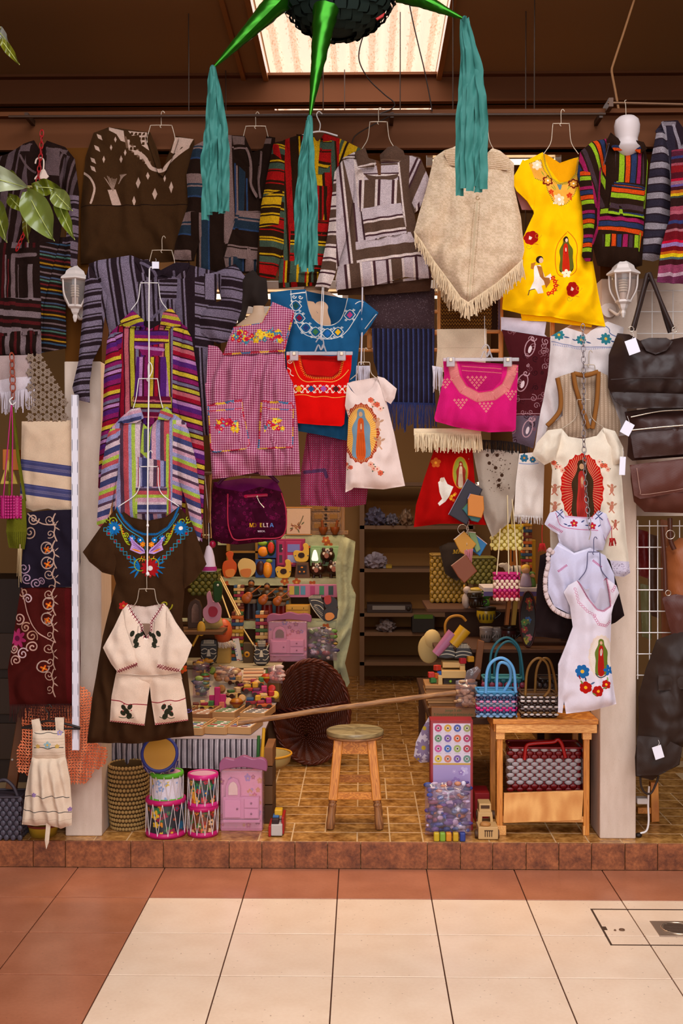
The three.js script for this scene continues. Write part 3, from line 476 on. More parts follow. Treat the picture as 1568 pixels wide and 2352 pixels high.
garment('embroidered_dress', 'bright yellow embroidered dress hanging beside the cream poncho', 'dress', .02, [1145, 340, 1400, 765], 2.6, (x) => {
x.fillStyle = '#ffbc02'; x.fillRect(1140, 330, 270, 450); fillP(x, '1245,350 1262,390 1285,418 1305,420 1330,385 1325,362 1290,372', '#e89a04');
const band = '1213,378 1240,370 1248,395 1262,412 1282,424 1300,424 1318,410 1324,400 1326,420 1316,450 1300,470 1284,477 1266,468 1255,445 1250,420 1226,412'; fillP(x, band, '#e9a33a'); stitch(x, band, '#6f6a2a', 1.6, 4, 2.6); stitch(x, '1248,352 1252,380 1266,410 1285,422 1305,420 1322,400 1328,362', '#566048', 1.4, 3, 4); curveL(x, '1247,350 1285,372 1328,360', '#5f6f62', 2);
petal(x, 1231, 383, 11, 6, '#f2d2a8', '#fff0dc'); petal(x, 1256, 418, 12, 6, '#7a2410', '#f3e2c0'); petal(x, 1256, 418, 8, 6, '#e8a23a', '#f8ecd4'); petal(x, 1315, 424, 12, 6, '#7a2410', '#f3e2c0'); petal(x, 1315, 424, 8, 6, '#e8a23a', '#f8ecd4'); petal(x, 1281, 462, 13, 6, '#f4cfa0', '#fff'); for (const [a, b] of [[1262, 446], [1305, 452]]) { petal(x, a, b, 6, 5, '#cf3a12'); leaf(x, a, b, 14, 1.2, '#d8541a'); } for (const [a, b, t] of [[1240, 395, 1], [1250, 405, .6], [1275, 440, -2], [1300, 440, -1], [1262, 430, .8]]) leaf(x, a, b, 16, t, '#9a9a2c', .16);
fillP(x, '1278,424 1290,424 1286,438 1282,438', '#647a7e'); x.fillStyle = '#fff0dc'; for (const X of [1268, 1273, 1284, 1290]) { x.beginPath(); x.arc(X, 472, 2, 0, TAU); x.fill(); }
for (const [a, b, s] of [[1218, 548, 1], [1312, 667, 1]]) { petal(x, a, b, 15 * s, 7, '#a3120f', 0, .3, .5); x.fillStyle = '#a3120f'; x.beginPath(); x.arc(a, b, 9, 0, TAU); x.fill(); fillP(x, [[a - 4, b - 5], [a + 3, b - 1], [a, b + 4], [a - 5, b + 3]], '#f0d8c4'); spiral(x, a + 14, b - 4, 8, 1, '#c98a14', 1); spiral(x, a - 6, b + 20, 7, 1, '#8f8a20', 1); leaf(x, a + 4, b + 12, 14, .5, '#d07a14', .15); }
curveL(x, '1300,535 1311,543 1321,558 1322,580 1318,600 1320,625 1310,636 1295,640 1280,636 1274,618 1272,590 1276,570 1284,552 1298,538', '#d2650c', 1.8); robed(x, 1297, 542, 90, { mantle: '#5d5a1c', robe: '#c8280e', inner: '#b01018', skin: '#e7c0a0', moon: '#33240c' }); x.fillStyle = '#2a1608'; x.beginPath(); x.ellipse(1297, 553, 5, 7, 0, 0, TAU); x.fill(); x.fillStyle = '#e7c0a0'; x.beginPath(); x.ellipse(1298, 555, 3, 4.5, 0, 0, TAU); x.fill(); petal(x, 1297, 632, 10, 5, '#f2d9b4');
fillP(x, '1224,613 1238,612 1248,640 1262,630 1266,640 1252,655 1240,660 1246,675 1232,678 1226,668 1212,672 1222,650', '#ecdcd0'); fillP(x, '1230,613 1241,616 1246,640 1260,640 1262,650 1252,664 1246,648 1236,640', '#a4642c'); x.fillStyle = '#2b1a16'; x.beginPath(); x.ellipse(1236, 600, 8, 8, 0, 0, TAU); x.fill(); x.fillStyle = '#e3b896'; x.beginPath(); x.ellipse(1239, 602, 5, 6, 0, 0, TAU); x.fill(); fillP(x, '1217,608 1228,605 1222,622 1216,620', '#b06a24'); line(x, '1209,682 1212,671 1224,668', '#6b4a2a', 2);
for (let i = 0; i < 6; i++) { const a = -.9 + i * .5, X = 1258 + Math.cos(a) * 16, Y = 656 + Math.sin(a) * 20; leaf(x, X, Y, 8, a, '#6c7a22'); petal(x, X, Y, 5, 5, '#c9280f', '#f2c020'); }
}, [.1, 0, .0012], [
['inner_back', '1247,350 1285,374 1328,360 1330,400 1300,430 1270,425 1250,390', -.02, { bulge: .004 }],
['body', '1247,349 1253,380 1266,408 1286,424 1306,420 1322,402 1330,362 1338,440 1346,500 1354,560 1364,620 1377,690 1390,750 1340,742 1270,728 1200,722 1153,710 1158,655 1195,560 1212,520 1226,490 1222,462 1200,370 1222,362', 0, { bulge: .035, fold: [.02, 74, .1], crease: .006, step: 6, curve: 1 }],
['sleeve', '1200,366 1188,390 1174,414 1186,438 1210,462 1224,484 1230,430 1222,380', .012, { bulge: .02 }],
['hem_back', '1195,716 1300,728 1360,742 1358,752 1250,738 1198,736', -.03, { bulge: .006 }]]);
garment('hooded_pullover', 'black pullover with neon stripes worn by the white neck form', 'pullover', .07, [1320, 310, 1495, 640], 2.6, (x) => {
const K = '#26150c', g = '#86a31c', o = '#c9400e', b = '#27304f', m = '#8e1a48', d = '#3f2c30'; x.fillStyle = K; x.fillRect(1310, 300, 190, 350);
stripes(x, '1325,320 1392,318 1385,480 1365,480 1322,430', -18, `${g} 8 ${K} 3 ${o} 9 ${K} 3 ${b} 11 ${K} 3 ${m} 9 ${K} 3 ${d} 9 ${K} 12`, 2); stripes(x, '1330,395 1352,400 1365,500 1355,600 1335,600', 92, `${m} 7 ${K} 2 ${b} 9 ${K} 2 ${o} 9 ${K} 2 ${g} 9 ${K} 14`);
fillP(x, '1405,335 1470,340 1470,360 1408,352', o); fillP(x, '1404,335 1470,338 1470,344 1404,340', b); fillP(x, '1425,355 1456,358 1450,366 1432,366', g);
stripes(x, '1408,352 1475,358 1475,428 1408,424', 3, `${g} 12 ${K} 3 ${o} 10 ${K} 2 ${b} 12 ${K} 3 ${m} 9 ${K} 4 ${d} 12 ${K} 8`, 21); line(x, '1412,425 1402,470', g, 5); line(x, '1376,390 1372,520 1360,560', m, 5); line(x, '1398,330 1385,380', '#6c5a60', 2);
stripes(x, '1405,424 1480,434 1476,500 1398,490', 97, `${b} 8 ${K} 2 ${o} 10 ${K} 2 ${g} 11 ${K} 13 ${d} 12 ${K} 6`, 30); stripes(x, '1378,480 1478,498 1474,545 1370,530', 96, `${m} 9 ${K} 2 ${b} 11 ${K} 2 ${o} 11 ${K} 3 ${g} 11 ${K} 6`, 28); stripes(x, '1380,542 1470,545 1466,574 1380,570', 3, `${K} 4 ${g} 10 ${K} 3 ${o} 10 ${K} 3 ${b} 10 ${K} 3 ${m} 11 ${K} 3 ${d} 9`, 6); line(x, '1466,540 1463,580', g, 3); line(x, '1487,360 1478,480', g, 2.5);
}, [.5, .3, .002], [
['body', '1396,330 1405,318 1430,345 1452,342 1462,325 1480,330 1488,380 1484,480 1476,560 1474,610 1440,618 1372,610 1360,560 1372,470 1380,390', 0, { bulge: .05 }],
['sleeve', '1394,318 1360,325 1332,348 1325,400 1336,470 1340,540 1336,588 1345,600 1360,600 1364,540 1374,460 1384,400', .02, { bulge: .04, soft: 10 }],
['hood', '1392,324 1402,304 1420,318 1436,345 1410,346', .055, { bulge: .02, soft: 8 }], ['hood', '1452,342 1460,322 1478,326 1486,342 1470,352', .055, { bulge: .02, soft: 8 }], ['pocket', '1404,424 1480,434 1476,500 1396,490', .055, { bulge: .008 }]]);
garment('hooded_pullover', 'navy pullover with wide grey sleeve bands beside the neon one', 'pullover', -.02, [1460, 265, 1600, 660], 2, (x) => {
x.fillStyle = '#271a20'; x.fillRect(1450, 260, 160, 410); stripes(x, '1462,295 1545,295 1545,640 1462,640', 96, '#8d8084 14 #271a20 3 #2c2530 15 #271a20 3', 4, -6); line(x, '1520,280 1538,330 1540,420', '#877a80', 6); fillP(x, '1520,280 1552,280 1550,290 1524,290', '#6f6266'); line(x, '1545,290 1562,345', '#877a80', 8); fillP(x, '1528,292 1543,292 1552,350 1540,400', '#2a222c');
}, [.45, .2, .002], [['body', '1505,300 1522,278 1556,276 1580,310 1600,360 1600,640 1540,560 1530,400', -.03, { bulge: .03 }], ['sleeve', '1508,300 1525,300 1538,380 1542,470 1540,560 1530,590 1500,600 1466,595 1474,520 1486,440 1494,370', .05, { bulge: .045, soft: 12, fold: [.01, 60, .4] }], ['hood', '1518,280 1552,276 1566,330 1550,380 1540,420 1532,340', .02, { bulge: .02 }]]);
garment('serape_blanket', 'red and rainbow striped serape hanging at the right edge', 'blanket', .12, [1500, 330, 1610, 665], 2, (x) => {
x.fillStyle = '#5a1520'; x.fillRect(1490, 330, 130, 340); let y = 330; for (const [c, h] of [['#271712', 6], ['#7d2a3c', 12], ['#4a1a28', 12], ['#2e3058', 6], ['#3a161c', 10], ['#8c3f48', 6], ['#7a1418', 16], ['#46121a', 14], ['#a5102a', 6], ['#8a5a66', 8], ['#5b4a80', 5], ['#3c1418', 8], ['#a8521a', 7], ['#c8a018', 6], ['#3a4036', 4], ['#2a1512', 20], ['#8f3a48', 10], ['#a0505c', 8], ['#541420', 14], ['#30345e', 8], ['#401418', 12], ['#9a5a60', 6], ['#681018', 20], ['#b80c2c', 6], ['#8a6a9a', 9], ['#6a0c12', 10], ['#b85212', 6], ['#d2b012', 8], ['#4a5a58', 5], ['#3c1416', 12], ['#8a3a54', 18], ['#b4909a', 8], ['#6a2c48', 18]]) { x.fillStyle = c; x.fillRect(1490, y, 130, h + .5); y += h; }
}, [.5, .15, .002], [['body', '1542,345 1610,335 1610,655 1508,648 1512,620 1520,560 1538,500', .03, { bulge: .03, fold: [.018, 50, 0] }]]);
{ // white neck form wearing the neon pullover
const g = thing('neck_form', 'white plastic neck form on a thin hook above the neon pullover', 'mannequin'), z = .07, m = mpp(z), p = P(1437, 340, z);
part(g, 'neck', lathe([[.002, 140 * m * .5], [18 * m, 67 * m], [26 * m, 60 * m], [29 * m, 48 * m], [28 * m, 32 * m], [24 * m, 18 * m], [25 * m, 6 * m], [34 * m, -6 * m], [10 * m, -22 * m], [.002, -24 * m]].map(([r, y]) => [r, y]), p, 28).translate(0, 0, .02), M(0xc9b8b4, .45));
part(g, 'hook', ptube([[1437, 274], [1437, 262], [1436, 240], [1434, 232], [1438, 230]], z + .02, .0018, 20, 5), WIREM); base(g);
}
wireHanger('wire hanger holding the yellow embroidered dress', 1288, 284, 38, 40, 70, .06);
wireHanger('wire hanger holding the brown striped pullover', 869, 280, 40, 38, 62, .04);
wireHanger('wire hanger holding the cream knitted poncho', 1102, 278, 34, 34, 70, .05);
wireHanger('wire hanger behind the slate blue pullover, tied with twine', 587, 290, 46, 30, 40, -.03);
wireHanger('wire hanger above the black wool poncho', 370, 288, 50, 32, 40, -.05);
{ const g = thing('plastic_hanger', 'white hanger holding the red, yellow and green pullover', 'hanger'); part(g, 'frame', ptube([[690, 312], [733, 302], [775, 312]], .0, .004, 20, 6), WHITEM); part(g, 'hook', ptube([[733, 302], [735, 285], [727, 265], [732, 256], [740, 262]], .0, .0028, 24, 6), WHITEM); base(g); }
{ const g = thing('plastic_hanger', 'cream plastic hanger hooked on the red chain', 'hanger'); part(g, 'hook', ptube([[81, 376], [84, 366], [93, 362], [100, 368], [100, 385], [98, 395]], .05, .004, 24, 7), M(0xcdb3a2, .5)); part(g, 'shoulder_plate', extr(pp('92,392 102,388 108,400 112,405 104,412 100,410 78,412 84,402'), .055, .008, .002, 2), M(0xcdb3a2, .5)); base(g); }
{ const g = thing('red_chain', 'red plastic chain above the green leaves', 'chain'); part(g, 'links', chainGeo([P(96, 300, .07), P(94, 350, .07), P(86, 420, .07), P(70, 500, .07), P(38, 575, .06)], .013, .0026), M(0x9c1416, .4)); base(g); }
// ---------- left column: garments hung one below the other ----------
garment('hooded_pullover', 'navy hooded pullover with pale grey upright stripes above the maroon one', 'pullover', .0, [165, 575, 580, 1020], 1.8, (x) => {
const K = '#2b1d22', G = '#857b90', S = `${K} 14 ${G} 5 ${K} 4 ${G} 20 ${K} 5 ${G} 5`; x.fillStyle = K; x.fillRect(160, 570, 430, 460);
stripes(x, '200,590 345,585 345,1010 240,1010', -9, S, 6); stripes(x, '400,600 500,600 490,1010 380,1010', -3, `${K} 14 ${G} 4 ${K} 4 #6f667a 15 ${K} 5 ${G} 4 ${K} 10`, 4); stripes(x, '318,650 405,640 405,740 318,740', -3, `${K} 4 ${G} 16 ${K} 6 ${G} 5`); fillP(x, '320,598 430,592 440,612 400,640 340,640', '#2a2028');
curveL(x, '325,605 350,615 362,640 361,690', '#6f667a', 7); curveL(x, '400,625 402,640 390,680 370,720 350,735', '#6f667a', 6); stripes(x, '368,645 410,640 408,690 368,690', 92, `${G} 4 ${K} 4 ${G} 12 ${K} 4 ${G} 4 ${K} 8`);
stripes(x, '165,640 235,640 235,940 165,940', 80, `${G} 12 ${K} 3 ${G} 4 ${K} 9`); stripes(x, '450,640 570,600 560,800 450,800', 98, `${K} 16 ${G} 4 ${K} 3 ${G} 18 ${K} 3 ${G} 4`, 4); stripes(x, '470,630 510,630 505,690 472,690', 0, `${G} 5 ${K} 4 ${G} 20 ${K} 4`); shadeCloth(x, '#dccfcc');  // milder painted shade over the whole canvas
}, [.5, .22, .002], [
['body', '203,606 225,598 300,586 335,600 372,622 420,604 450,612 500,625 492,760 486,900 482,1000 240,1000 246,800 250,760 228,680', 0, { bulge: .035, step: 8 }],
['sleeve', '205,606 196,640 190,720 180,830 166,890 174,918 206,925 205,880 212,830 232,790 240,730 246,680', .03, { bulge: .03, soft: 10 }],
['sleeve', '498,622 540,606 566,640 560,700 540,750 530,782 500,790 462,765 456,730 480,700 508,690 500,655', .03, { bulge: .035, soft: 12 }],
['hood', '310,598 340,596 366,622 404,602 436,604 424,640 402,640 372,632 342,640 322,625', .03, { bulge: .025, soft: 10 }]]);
garment('hooded_pullover', 'maroon, purple and yellow striped hooded pullover on the white wire hanger', 'pullover', .07, [218, 695, 478, 1260], 2.2, (x) => {
const M1 = '#5e0f2a', P1 = '#7c1a52', K = '#3b0f1e', Y = '#c2a32e', L = '#a89a2a', B = '#6a6076', V1 = '#a8709e', U = '#4c1e62', R = '#8c0f24', pk = '#b0565e'; x.fillStyle = M1; x.fillRect(210, 690, 280, 580);
stripes(x, '245,720 450,720 450,1250 245,1250', -1, `${P1} 14 ${K} 4 ${R} 10 ${K} 3 ${pk} 10 ${K} 3 ${L} 10 ${K} 3 ${B} 7 ${K} 4 ${U} 8 ${K} 4`, 22);
stripes(x, '312,760 390,760 390,790 312,800', 92, `${Y} 6 ${K} 3 ${U} 10 ${P1} 8`); fillP(x, '318,795 380,800 375,820 330,818', P1); line(x, '316,800 378,806', V1, 7);
stripes(x, '318,822 384,822 392,915 310,915', 1, `${P1} 10 ${K} 3 ${Y} 8 ${K} 3 ${R} 8 ${K} 4 ${U} 14 ${V1} 8 ${K} 4`, 4); stripes(x, '308,912 392,912 396,960 300,960', 91, `${pk} 4 ${K} 4 ${L} 9 ${K} 4 ${B} 6 ${M1} 10`);
stripes(x, '225,765 285,765 262,1100 222,1100', 72, `${V1} 7 ${K} 3 ${U} 10 ${P1} 10 ${K} 3 ${R} 10 ${Y} 8 ${K} 3 ${P1} 8 ${B} 7 ${K} 3`, 0, -10); stripes(x, '400,750 475,750 475,1250 396,1250', 106, `${Y} 9 ${K} 3 ${P1} 9 ${K} 2 ${B} 7 ${K} 3 ${L} 8 ${K} 3 ${pk} 9 ${R} 9 ${K} 3 ${V1} 8 ${U} 11 ${P1} 9 ${K} 3`, 8, 8);
stripes(x, '275,712 330,712 330,750 275,750', 72, `${P1} 9 ${Y} 8 ${K} 3 ${L} 9 ${U} 8`); stripes(x, '370,705 420,705 415,750 368,750', 100, `${P1} 8 ${Y} 7 ${K} 3 ${pk} 6 ${L} 8`);
}, [.5, .2, .002], [
['body', '252,765 285,735 320,742 345,756 372,742 405,735 430,752 424,860 420,960 426,1200 262,1200 258,1000 268,880', 0, { bulge: .04, step: 8 }],
['sleeve', '258,758 246,780 238,870 236,960 228,1040 225,1120 240,1130 256,1060 266,1000 276,920 280,830', .028, { bulge: .03, soft: 10 }], ['sleeve', '424,748 440,775 452,850 462,940 470,1060 466,1180 464,1245 452,1230 440,1120 424,1000 404,910 412,830', .028, { bulge: .03, soft: 10 }],
['hood', '276,738 304,712 330,735 330,752 286,752', .035, { bulge: .018, soft: 8 }], ['hood', '366,750 374,718 392,706 408,725 420,748 390,754', .035, { bulge: .018, soft: 8 }], ['pocket', '306,912 394,912 400,975 296,975', .04, { bulge: .008 }]]);
garment('hooded_pullover', 'pastel rainbow striped hooded pullover above the black embroidered dress', 'pullover', .13, [215, 925, 475, 1260], 2.4, (x) => {
const pk = '#c08a98', B = '#3b3c62', G = '#9aab3e', R = '#b0474c', V1 = '#8d86a8', W = '#c8a8ac', K = '#4d3444'; x.fillStyle = V1; x.fillRect(210, 920, 270, 350);
stripes(x, '245,965 450,965 450,1250 245,1250', -1, `${V1} 10 ${K} 9 ${R} 12 ${V1} 7 ${G} 8 ${W} 11 ${K} 8 ${V1} 10 ${B} 8 ${pk} 10`, 14); fillP(x, '330,960 350,965 346,1058 326,1040', G); fillP(x, '332,985 346,985 345,1040 334,1040', '#4c4a5c');
stripes(x, '316,1120 388,1120 388,1180 312,1180', 90, `${pk} 10 ${W} 6 ${B} 11 ${V1} 6 ${K} 6 ${R} 9 ${G} 7`); line(x, '312,1060 312,1180', G, 7); line(x, '388,1000 386,1180', G, 6); stripes(x, '320,1050 384,1060 384,1118 320,1118', 0, `${B} 8 ${W} 9 ${K} 8 ${R} 8 ${V1} 8 ${B} 9`);
stripes(x, '222,985 280,985 262,1220 218,1220', 68, `${W} 10 ${B} 12 ${pk} 8 ${G} 8 ${R} 9 ${V1} 10 ${K} 6`, 0, -12); stripes(x, '400,975 470,975 470,1250 396,1250', 112, `${V1} 9 ${G} 8 ${R} 9 ${B} 11 ${W} 10 ${K} 6 ${pk} 8`, 4, 8); stripes(x, '272,935 325,935 325,972 272,972', 75, `${B} 8 ${W} 8 ${pk} 7 ${V1} 8`); stripes(x, '362,930 398,930 398,965 362,965', 110, `${R} 7 ${V1} 8 ${G} 8`);
}, [.55, .22, .002], [
['body', '252,985 280,958 318,962 342,985 366,958 398,950 428,972 420,1080 416,1200 258,1200 260,1090', 0, { bulge: .04, step: 8 }],
['sleeve', '262,975 248,995 234,1070 226,1150 222,1205 240,1215 256,1160 268,1090 276,1020', .028, { bulge: .03, soft: 10 }], ['sleeve', '418,966 432,985 450,1060 460,1150 464,1215 458,1244 444,1230 430,1160 408,1090 406,1020', .028, { bulge: .03, soft: 10 }],
['hood', '274,962 300,940 322,936 330,960 312,972 284,974', .035, { bulge: .018, soft: 8 }], ['hood', '362,962 368,942 384,934 398,952 386,966', .035, { bulge: .018, soft: 8 }], ['pocket', '314,1120 388,1120 386,1180 310,1180', .04, { bulge: .008 }]]);
garment('embroidered_dress', 'long black dress with blue floral embroidered neckline', 'dress', .19, [180, 1155, 485, 1720], 2.2, (x) => {
x.fillStyle = '#382110'; x.fillRect(170, 1150, 320, 580); const T = '#2a7f96', B = '#15639c', O = '#d8741a', G = '#96a01e', L = '#b48ac0', R = '#9c1418';
line(x, '268,1164 285,1195 305,1215 330,1227 360,1227 385,1212 400,1190 410,1164', B, 2.4); stitch(x, '268,1164 285,1195 305,1215 330,1227 360,1227 385,1212 400,1190 410,1164', B, 1.6, 3.2, 6); curveL(x, '268,1180 285,1210 315,1228 335,1240 336,1262', T, 2); curveL(x, '410,1180 395,1210 368,1228 352,1240 350,1262', T, 2);
for (const s of [-1, 1]) {
const X = (v) => 340 + s * v; spiral(x, X(80), 1198, 11, 1.3, G, 2.2, 0, s); spiral(x, X(92), 1192, 9, 1.2, G, 2, 2, -s); petal(x, X(76), 1213, 16, 14, B, '#e8d8d0', 0, .16);
for (let i = 0; i < 8; i++) { leaf(x, X(66 - i * 3), 1205 + i * 6, 9, s > 0 ? 2.6 : .5, i < 4 ? O : G, .35); } curveL(x, [[X(60), 1205], [X(58), 1230], [X(44), 1248]], G, 2.2); spiral(x, X(48), 1228, 6, 1.2, G, 2, 1, s);
petal(x, X(34), 1236, 8, 8, B, '#e8d8d0', 0, .25); petal(x, X(16), 1240, 7, 8, B, '#e8d8d0', 0, .25); petal(x, X(10), 1250, 6, 6, O, '#e8a020');
fillP(x, [[X(40), 1230], [X(24), 1246], [X(6), 1262], [X(4), 1270], [X(16), 1272], [X(38), 1262], [X(34), 1250]], L); for (let k = 0; k < 4; k++) line(x, [[X(38 - k * 3), 1236 + k * 7], [X(8), 1266]], '#6a3a78', 1); leaf(x, X(12), 1268, 24, s > 0 ? -.4 : 3.5, O, .16);
for (let k = 0; k < 9; k++) { const px = X(97 - k * 8), py = 1216 + k * 9; x.strokeStyle = T; x.lineWidth = 1.5; x.strokeRect(px - 4, py - 4, 8, 8); x.fillStyle = R; if (k % 2) { x.beginPath(); x.arc(px, py, 3, 0, TAU); x.fill(); } }
for (let k = 0; k < 5; k++) leaf(x, X(14), 1300, 30, s > 0 ? -.9 + k * .5 : Math.PI + .9 - k * .5, B, .16); x.strokeStyle = G; x.lineWidth = 2; x.beginPath(); x.arc(X(14), 1296, 14, 0, TAU); x.stroke(); for (let k = 0; k < 5; k++) leaf(x, X(18 - k * 4), 1290 - (k % 2) * 7, 8, -1 - k * .2, O, .3);
}
petal(x, 348, 1304, 20, 12, R, '#d8c8c0', 0, .2); petal(x, 287, 1390, 10, 6, '#b0201c', '#b8742c'); spiral(x, 382, 1388, 16, 1, '#9a8a1e', 3); petal(x, 420, 1535, 10, 6, '#b84418', '#6c8a30'); spiral(x, 434, 1630, 6, 1, '#5a4a90', 2);
}, [.25, 0, .0012], [
['back_neck', '270,1164 300,1188 340,1196 380,1188 410,1164 420,1230 260,1230', -.03, { bulge: .004 }],
['body', '268,1163 285,1195 305,1215 330,1228 360,1228 385,1212 400,1190 411,1162 432,1200 440,1270 424,1350 418,1420 430,1540 446,1690 400,1694 320,1708 200,1706 212,1600 236,1460 266,1340 246,1270 250,1200', 0, { bulge: .035, fold: [.016, 60, .06], step: 8 }],
['sleeve', '262,1172 230,1212 190,1268 205,1290 235,1315 262,1322 272,1260', .018, { bulge: .02 }], ['sleeve', '416,1168 440,1200 458,1250 474,1296 450,1330 424,1352 416,1270', .018, { bulge: .02 }]]);
garment('child_shirt', 'cream cotton child shirt with red cross-stitch over the matching trousers', 'shirt', .26, [228, 1375, 448, 1560], 2.4, (x) => {
x.fillStyle = '#dfc3ad'; x.fillRect(220, 1370, 240, 200); fillP(x, '296,1392 376,1388 372,1400 348,1440 346,1462 332,1462 326,1440 300,1404', '#cdb3a4'); fillP(x, '324,1432 348,1432 346,1462 333,1466', '#8a6a58'); const R = '#7c1c2c';
for (const s of ['294,1388 304,1408 326,1438 326,1452 334,1466', '374,1386 366,1402 348,1428 348,1450 338,1466', '294,1388 330,1390 374,1386']) { line(x, s, '#ecd6c4', 6); crossX(x, s, R, 1.5, 7, 2.4); } crossX(x, '270,1542 292,1534 318,1524', R, 1.5, 6, 3); crossX(x, '362,1528 388,1535 412,1540', R, 1.5, 6, 3);
line(x, '318,1438 318,1465', '#8f7a6c', 1.2); line(x, '356,1428 354,1465', '#8f7a6c', 1.2); const cac = (X, s) => { x.fillStyle = '#2a2a1e'; for (const [a, b, r] of [[0, 0, 5], [s * 4, -10, 5], [-s * 8, -16, 5], [s * 12, -14, 4], [s * 2, 10, 5]]) { x.beginPath(); x.ellipse(X + a, 1470 + b, r, r * 1.5, s * .5, 0, TAU); x.fill(); } line(x, [[X - 8, 1484], [X + 10, 1483]], '#3a3a2e', 1.5); }; cac(314, 1); cac(358, -1);
}, [.12, 0, .0014], [['body', '292,1388 312,1418 334,1466 338,1466 354,1420 376,1386 388,1400 404,1440 398,1480 414,1545 380,1550 330,1552 268,1548 282,1480 270,1440 280,1402', 0, { bulge: .03, fold: [.008, 50, 0] }], ['back_neck', '292,1388 334,1394 376,1386 360,1425 338,1466 318,1430', -.02, { bulge: .003 }],
['sleeve', '282,1398 262,1440 236,1488 255,1525 270,1543 294,1534 320,1522 302,1480 288,1440', .03, { bulge: .024 }], ['sleeve', '384,1394 404,1430 441,1482 428,1520 413,1542 386,1535 360,1528 372,1490 382,1440', .03, { bulge: .024 }]]);
garment('child_trousers', 'cream cotton child trousers with embroidered cacti and red hems', 'trousers', .24, [245, 1540, 440, 1675], 2.4, (x) => {
x.fillStyle = '#dbbca4'; x.fillRect(240, 1535, 210, 150); const R = '#8c2230'; curveL(x, '254,1608 275,1606 295,1618 315,1613 340,1620', R, 2); curveL(x, '344,1612 365,1614 390,1604 410,1610 430,1602', R, 2); crossX(x, '253,1657 290,1660 331,1666', R, 1.6, 5.5, 2.4); crossX(x, '356,1664 395,1660 432,1655', R, 1.6, 5.5, 2.4);
for (const [X, s] of [[293, 1], [386, -1]]) { x.fillStyle = '#2c2a1c'; for (const [a, b, r] of [[0, 0, 6], [-s * 7, -9, 5], [s * 8, -11, 5], [-s * 9, 4, 5], [s * 5, 11, 6]]) { x.beginPath(); x.ellipse(X + a, 1632 + b, r, r * 1.4, s * .6 * (a > 0 ? 1 : -1), 0, TAU); x.fill(); } x.fillStyle = '#9c2a30'; for (const [a, b] of [[-7, -18], [8, -18], [10, -4], [-10, -2]]) x.fillRect(X + a * s, 1632 + b, 2.5, 2.5); curveL(x, [[X - 18, 1645], [X - 6, 1650], [X, 1643], [X + 8, 1650], [X + 16, 1646]], '#39402a', 1.5); }
}, [.12, 0, .0014], [['waist', '268,1542 414,1542 418,1560 344,1574 264,1560', .0, { bulge: .02 }], ['leg', '266,1548 343,1550 344,1575 340,1600 331,1667 290,1661 252,1657 256,1600', .0, { bulge: .028, fold: [.008, 46, 0] }], ['leg', '343,1550 414,1548 424,1590 432,1655 395,1660 356,1666 346,1600 344,1575', .0, { bulge: .028, fold: [.008, 46, 0] }]]);
wireHanger('white wire hanger above the maroon striped pullover', 343, 650, 42, 42, 62, .06, WHITEM, 30);
wireHanger('white wire hanger above the pastel striped pullover', 340, 870, 44, 34, 68, .12, WHITEM, 30);
wireHanger('white wire hanger inside the pastel pullover, holding the black dress', 342, 1072, 42, 70, 92, .185, WHITEM, 30);
wireHanger('wire hanger holding the cream child shirt', 337, 1353, 36, 32, 42, .25, WIREM, 28);
wireHanger('bent wire hanger with a price label over the navy pullover', 372, 575, 46, 30, 40, .03);
{ const g = thing('white_rope', 'white cord running down the middle of the pullover column', 'cord'); part(g, 'cord', ptube([[343, 618, .08], [342, 700, .12], [342, 860, .17], [340, 1000, .2], [339, 1160, .235], [338, 1320, .24]], 0, .0034, 60, 6), WHITEM); part(g, 'loop', ptube([[341, 830, .165], [348, 838, .17], [349, 852, .17], [343, 866, .17]], 0, .0024, 16, 5), WHITEM); part(g, 'knot', ball(P(339, 1318, .25), .008, 1, 1.2), WHITEM); part(g, 'knot', ball(P(339, 1207, .24), .006, 1, 1.3), WHITEM); base(g); }
tag('white label on the bent wire hanger above the navy pullover', 357, 609, 16, 16, .05);

// ---------- left neighbour's textiles ----------
garment('fringed_shawl', 'white woven shawl with knotted fringe at the left edge', 'shawl', .02, [-30, 805, 90, 960], 2, (x) => { x.fillStyle = '#a68d88'; x.fillRect(-40, 800, 140, 180); fillP(x, '-40,878 90,862 90,960 -40,960', '#c9b9bd'); }, [.15, 0, .0015], [['body', '-30,818 68,815 80,895 40,902 -30,908', 0, { bulge: .01, fold: [.012, 40, 0] }]],
(g, m, z) => { part(g, 'fringe', fringe(pp('-30,905 10,903 80,893'), z + .01, 46, { gap: 1.6, r: .0018, sway: 3 }), M(0xcfc0c6, .95)).userData.kind = 'stuff'; });
{ // crochet shawl: rings joined edge to edge
const g = thing('crochet_shawl', 'grey crochet shawl made of ring motifs beside the white pole', 'shawl'), list = [], z = .03, out = pp('66,812 92,815 110,850 132,880 144,905 150,930 160,962 70,966 66,900');
for (let j = 0; j < 9; j++) for (let i = 0; i < 6; i++) { const X = 70 + i * 19 + (j % 2) * 9, Y = 822 + j * 17; if (!inside(out, X, Y)) continue; const p = P(X, Y, z + rr(0, .01)); list.push(new THREE.TorusGeometry(.0125, .0048, 6, 12).scale(1, 1, .8).translate(p.x, p.y, p.z), new THREE.TorusGeometry(.0058, .003, 5, 9).translate(p.x, p.y, p.z)); for (let k = 0; k < 6; k++) { const a = k * TAU / 6; list.push(ball(p.clone().add(V(Math.cos(a) * .018, Math.sin(a) * .018, 0)), .0045, 1, 1, 1, 6)); } }
part(g, 'motifs', mg(list), M(0x86705f, .95)); base(g);
}
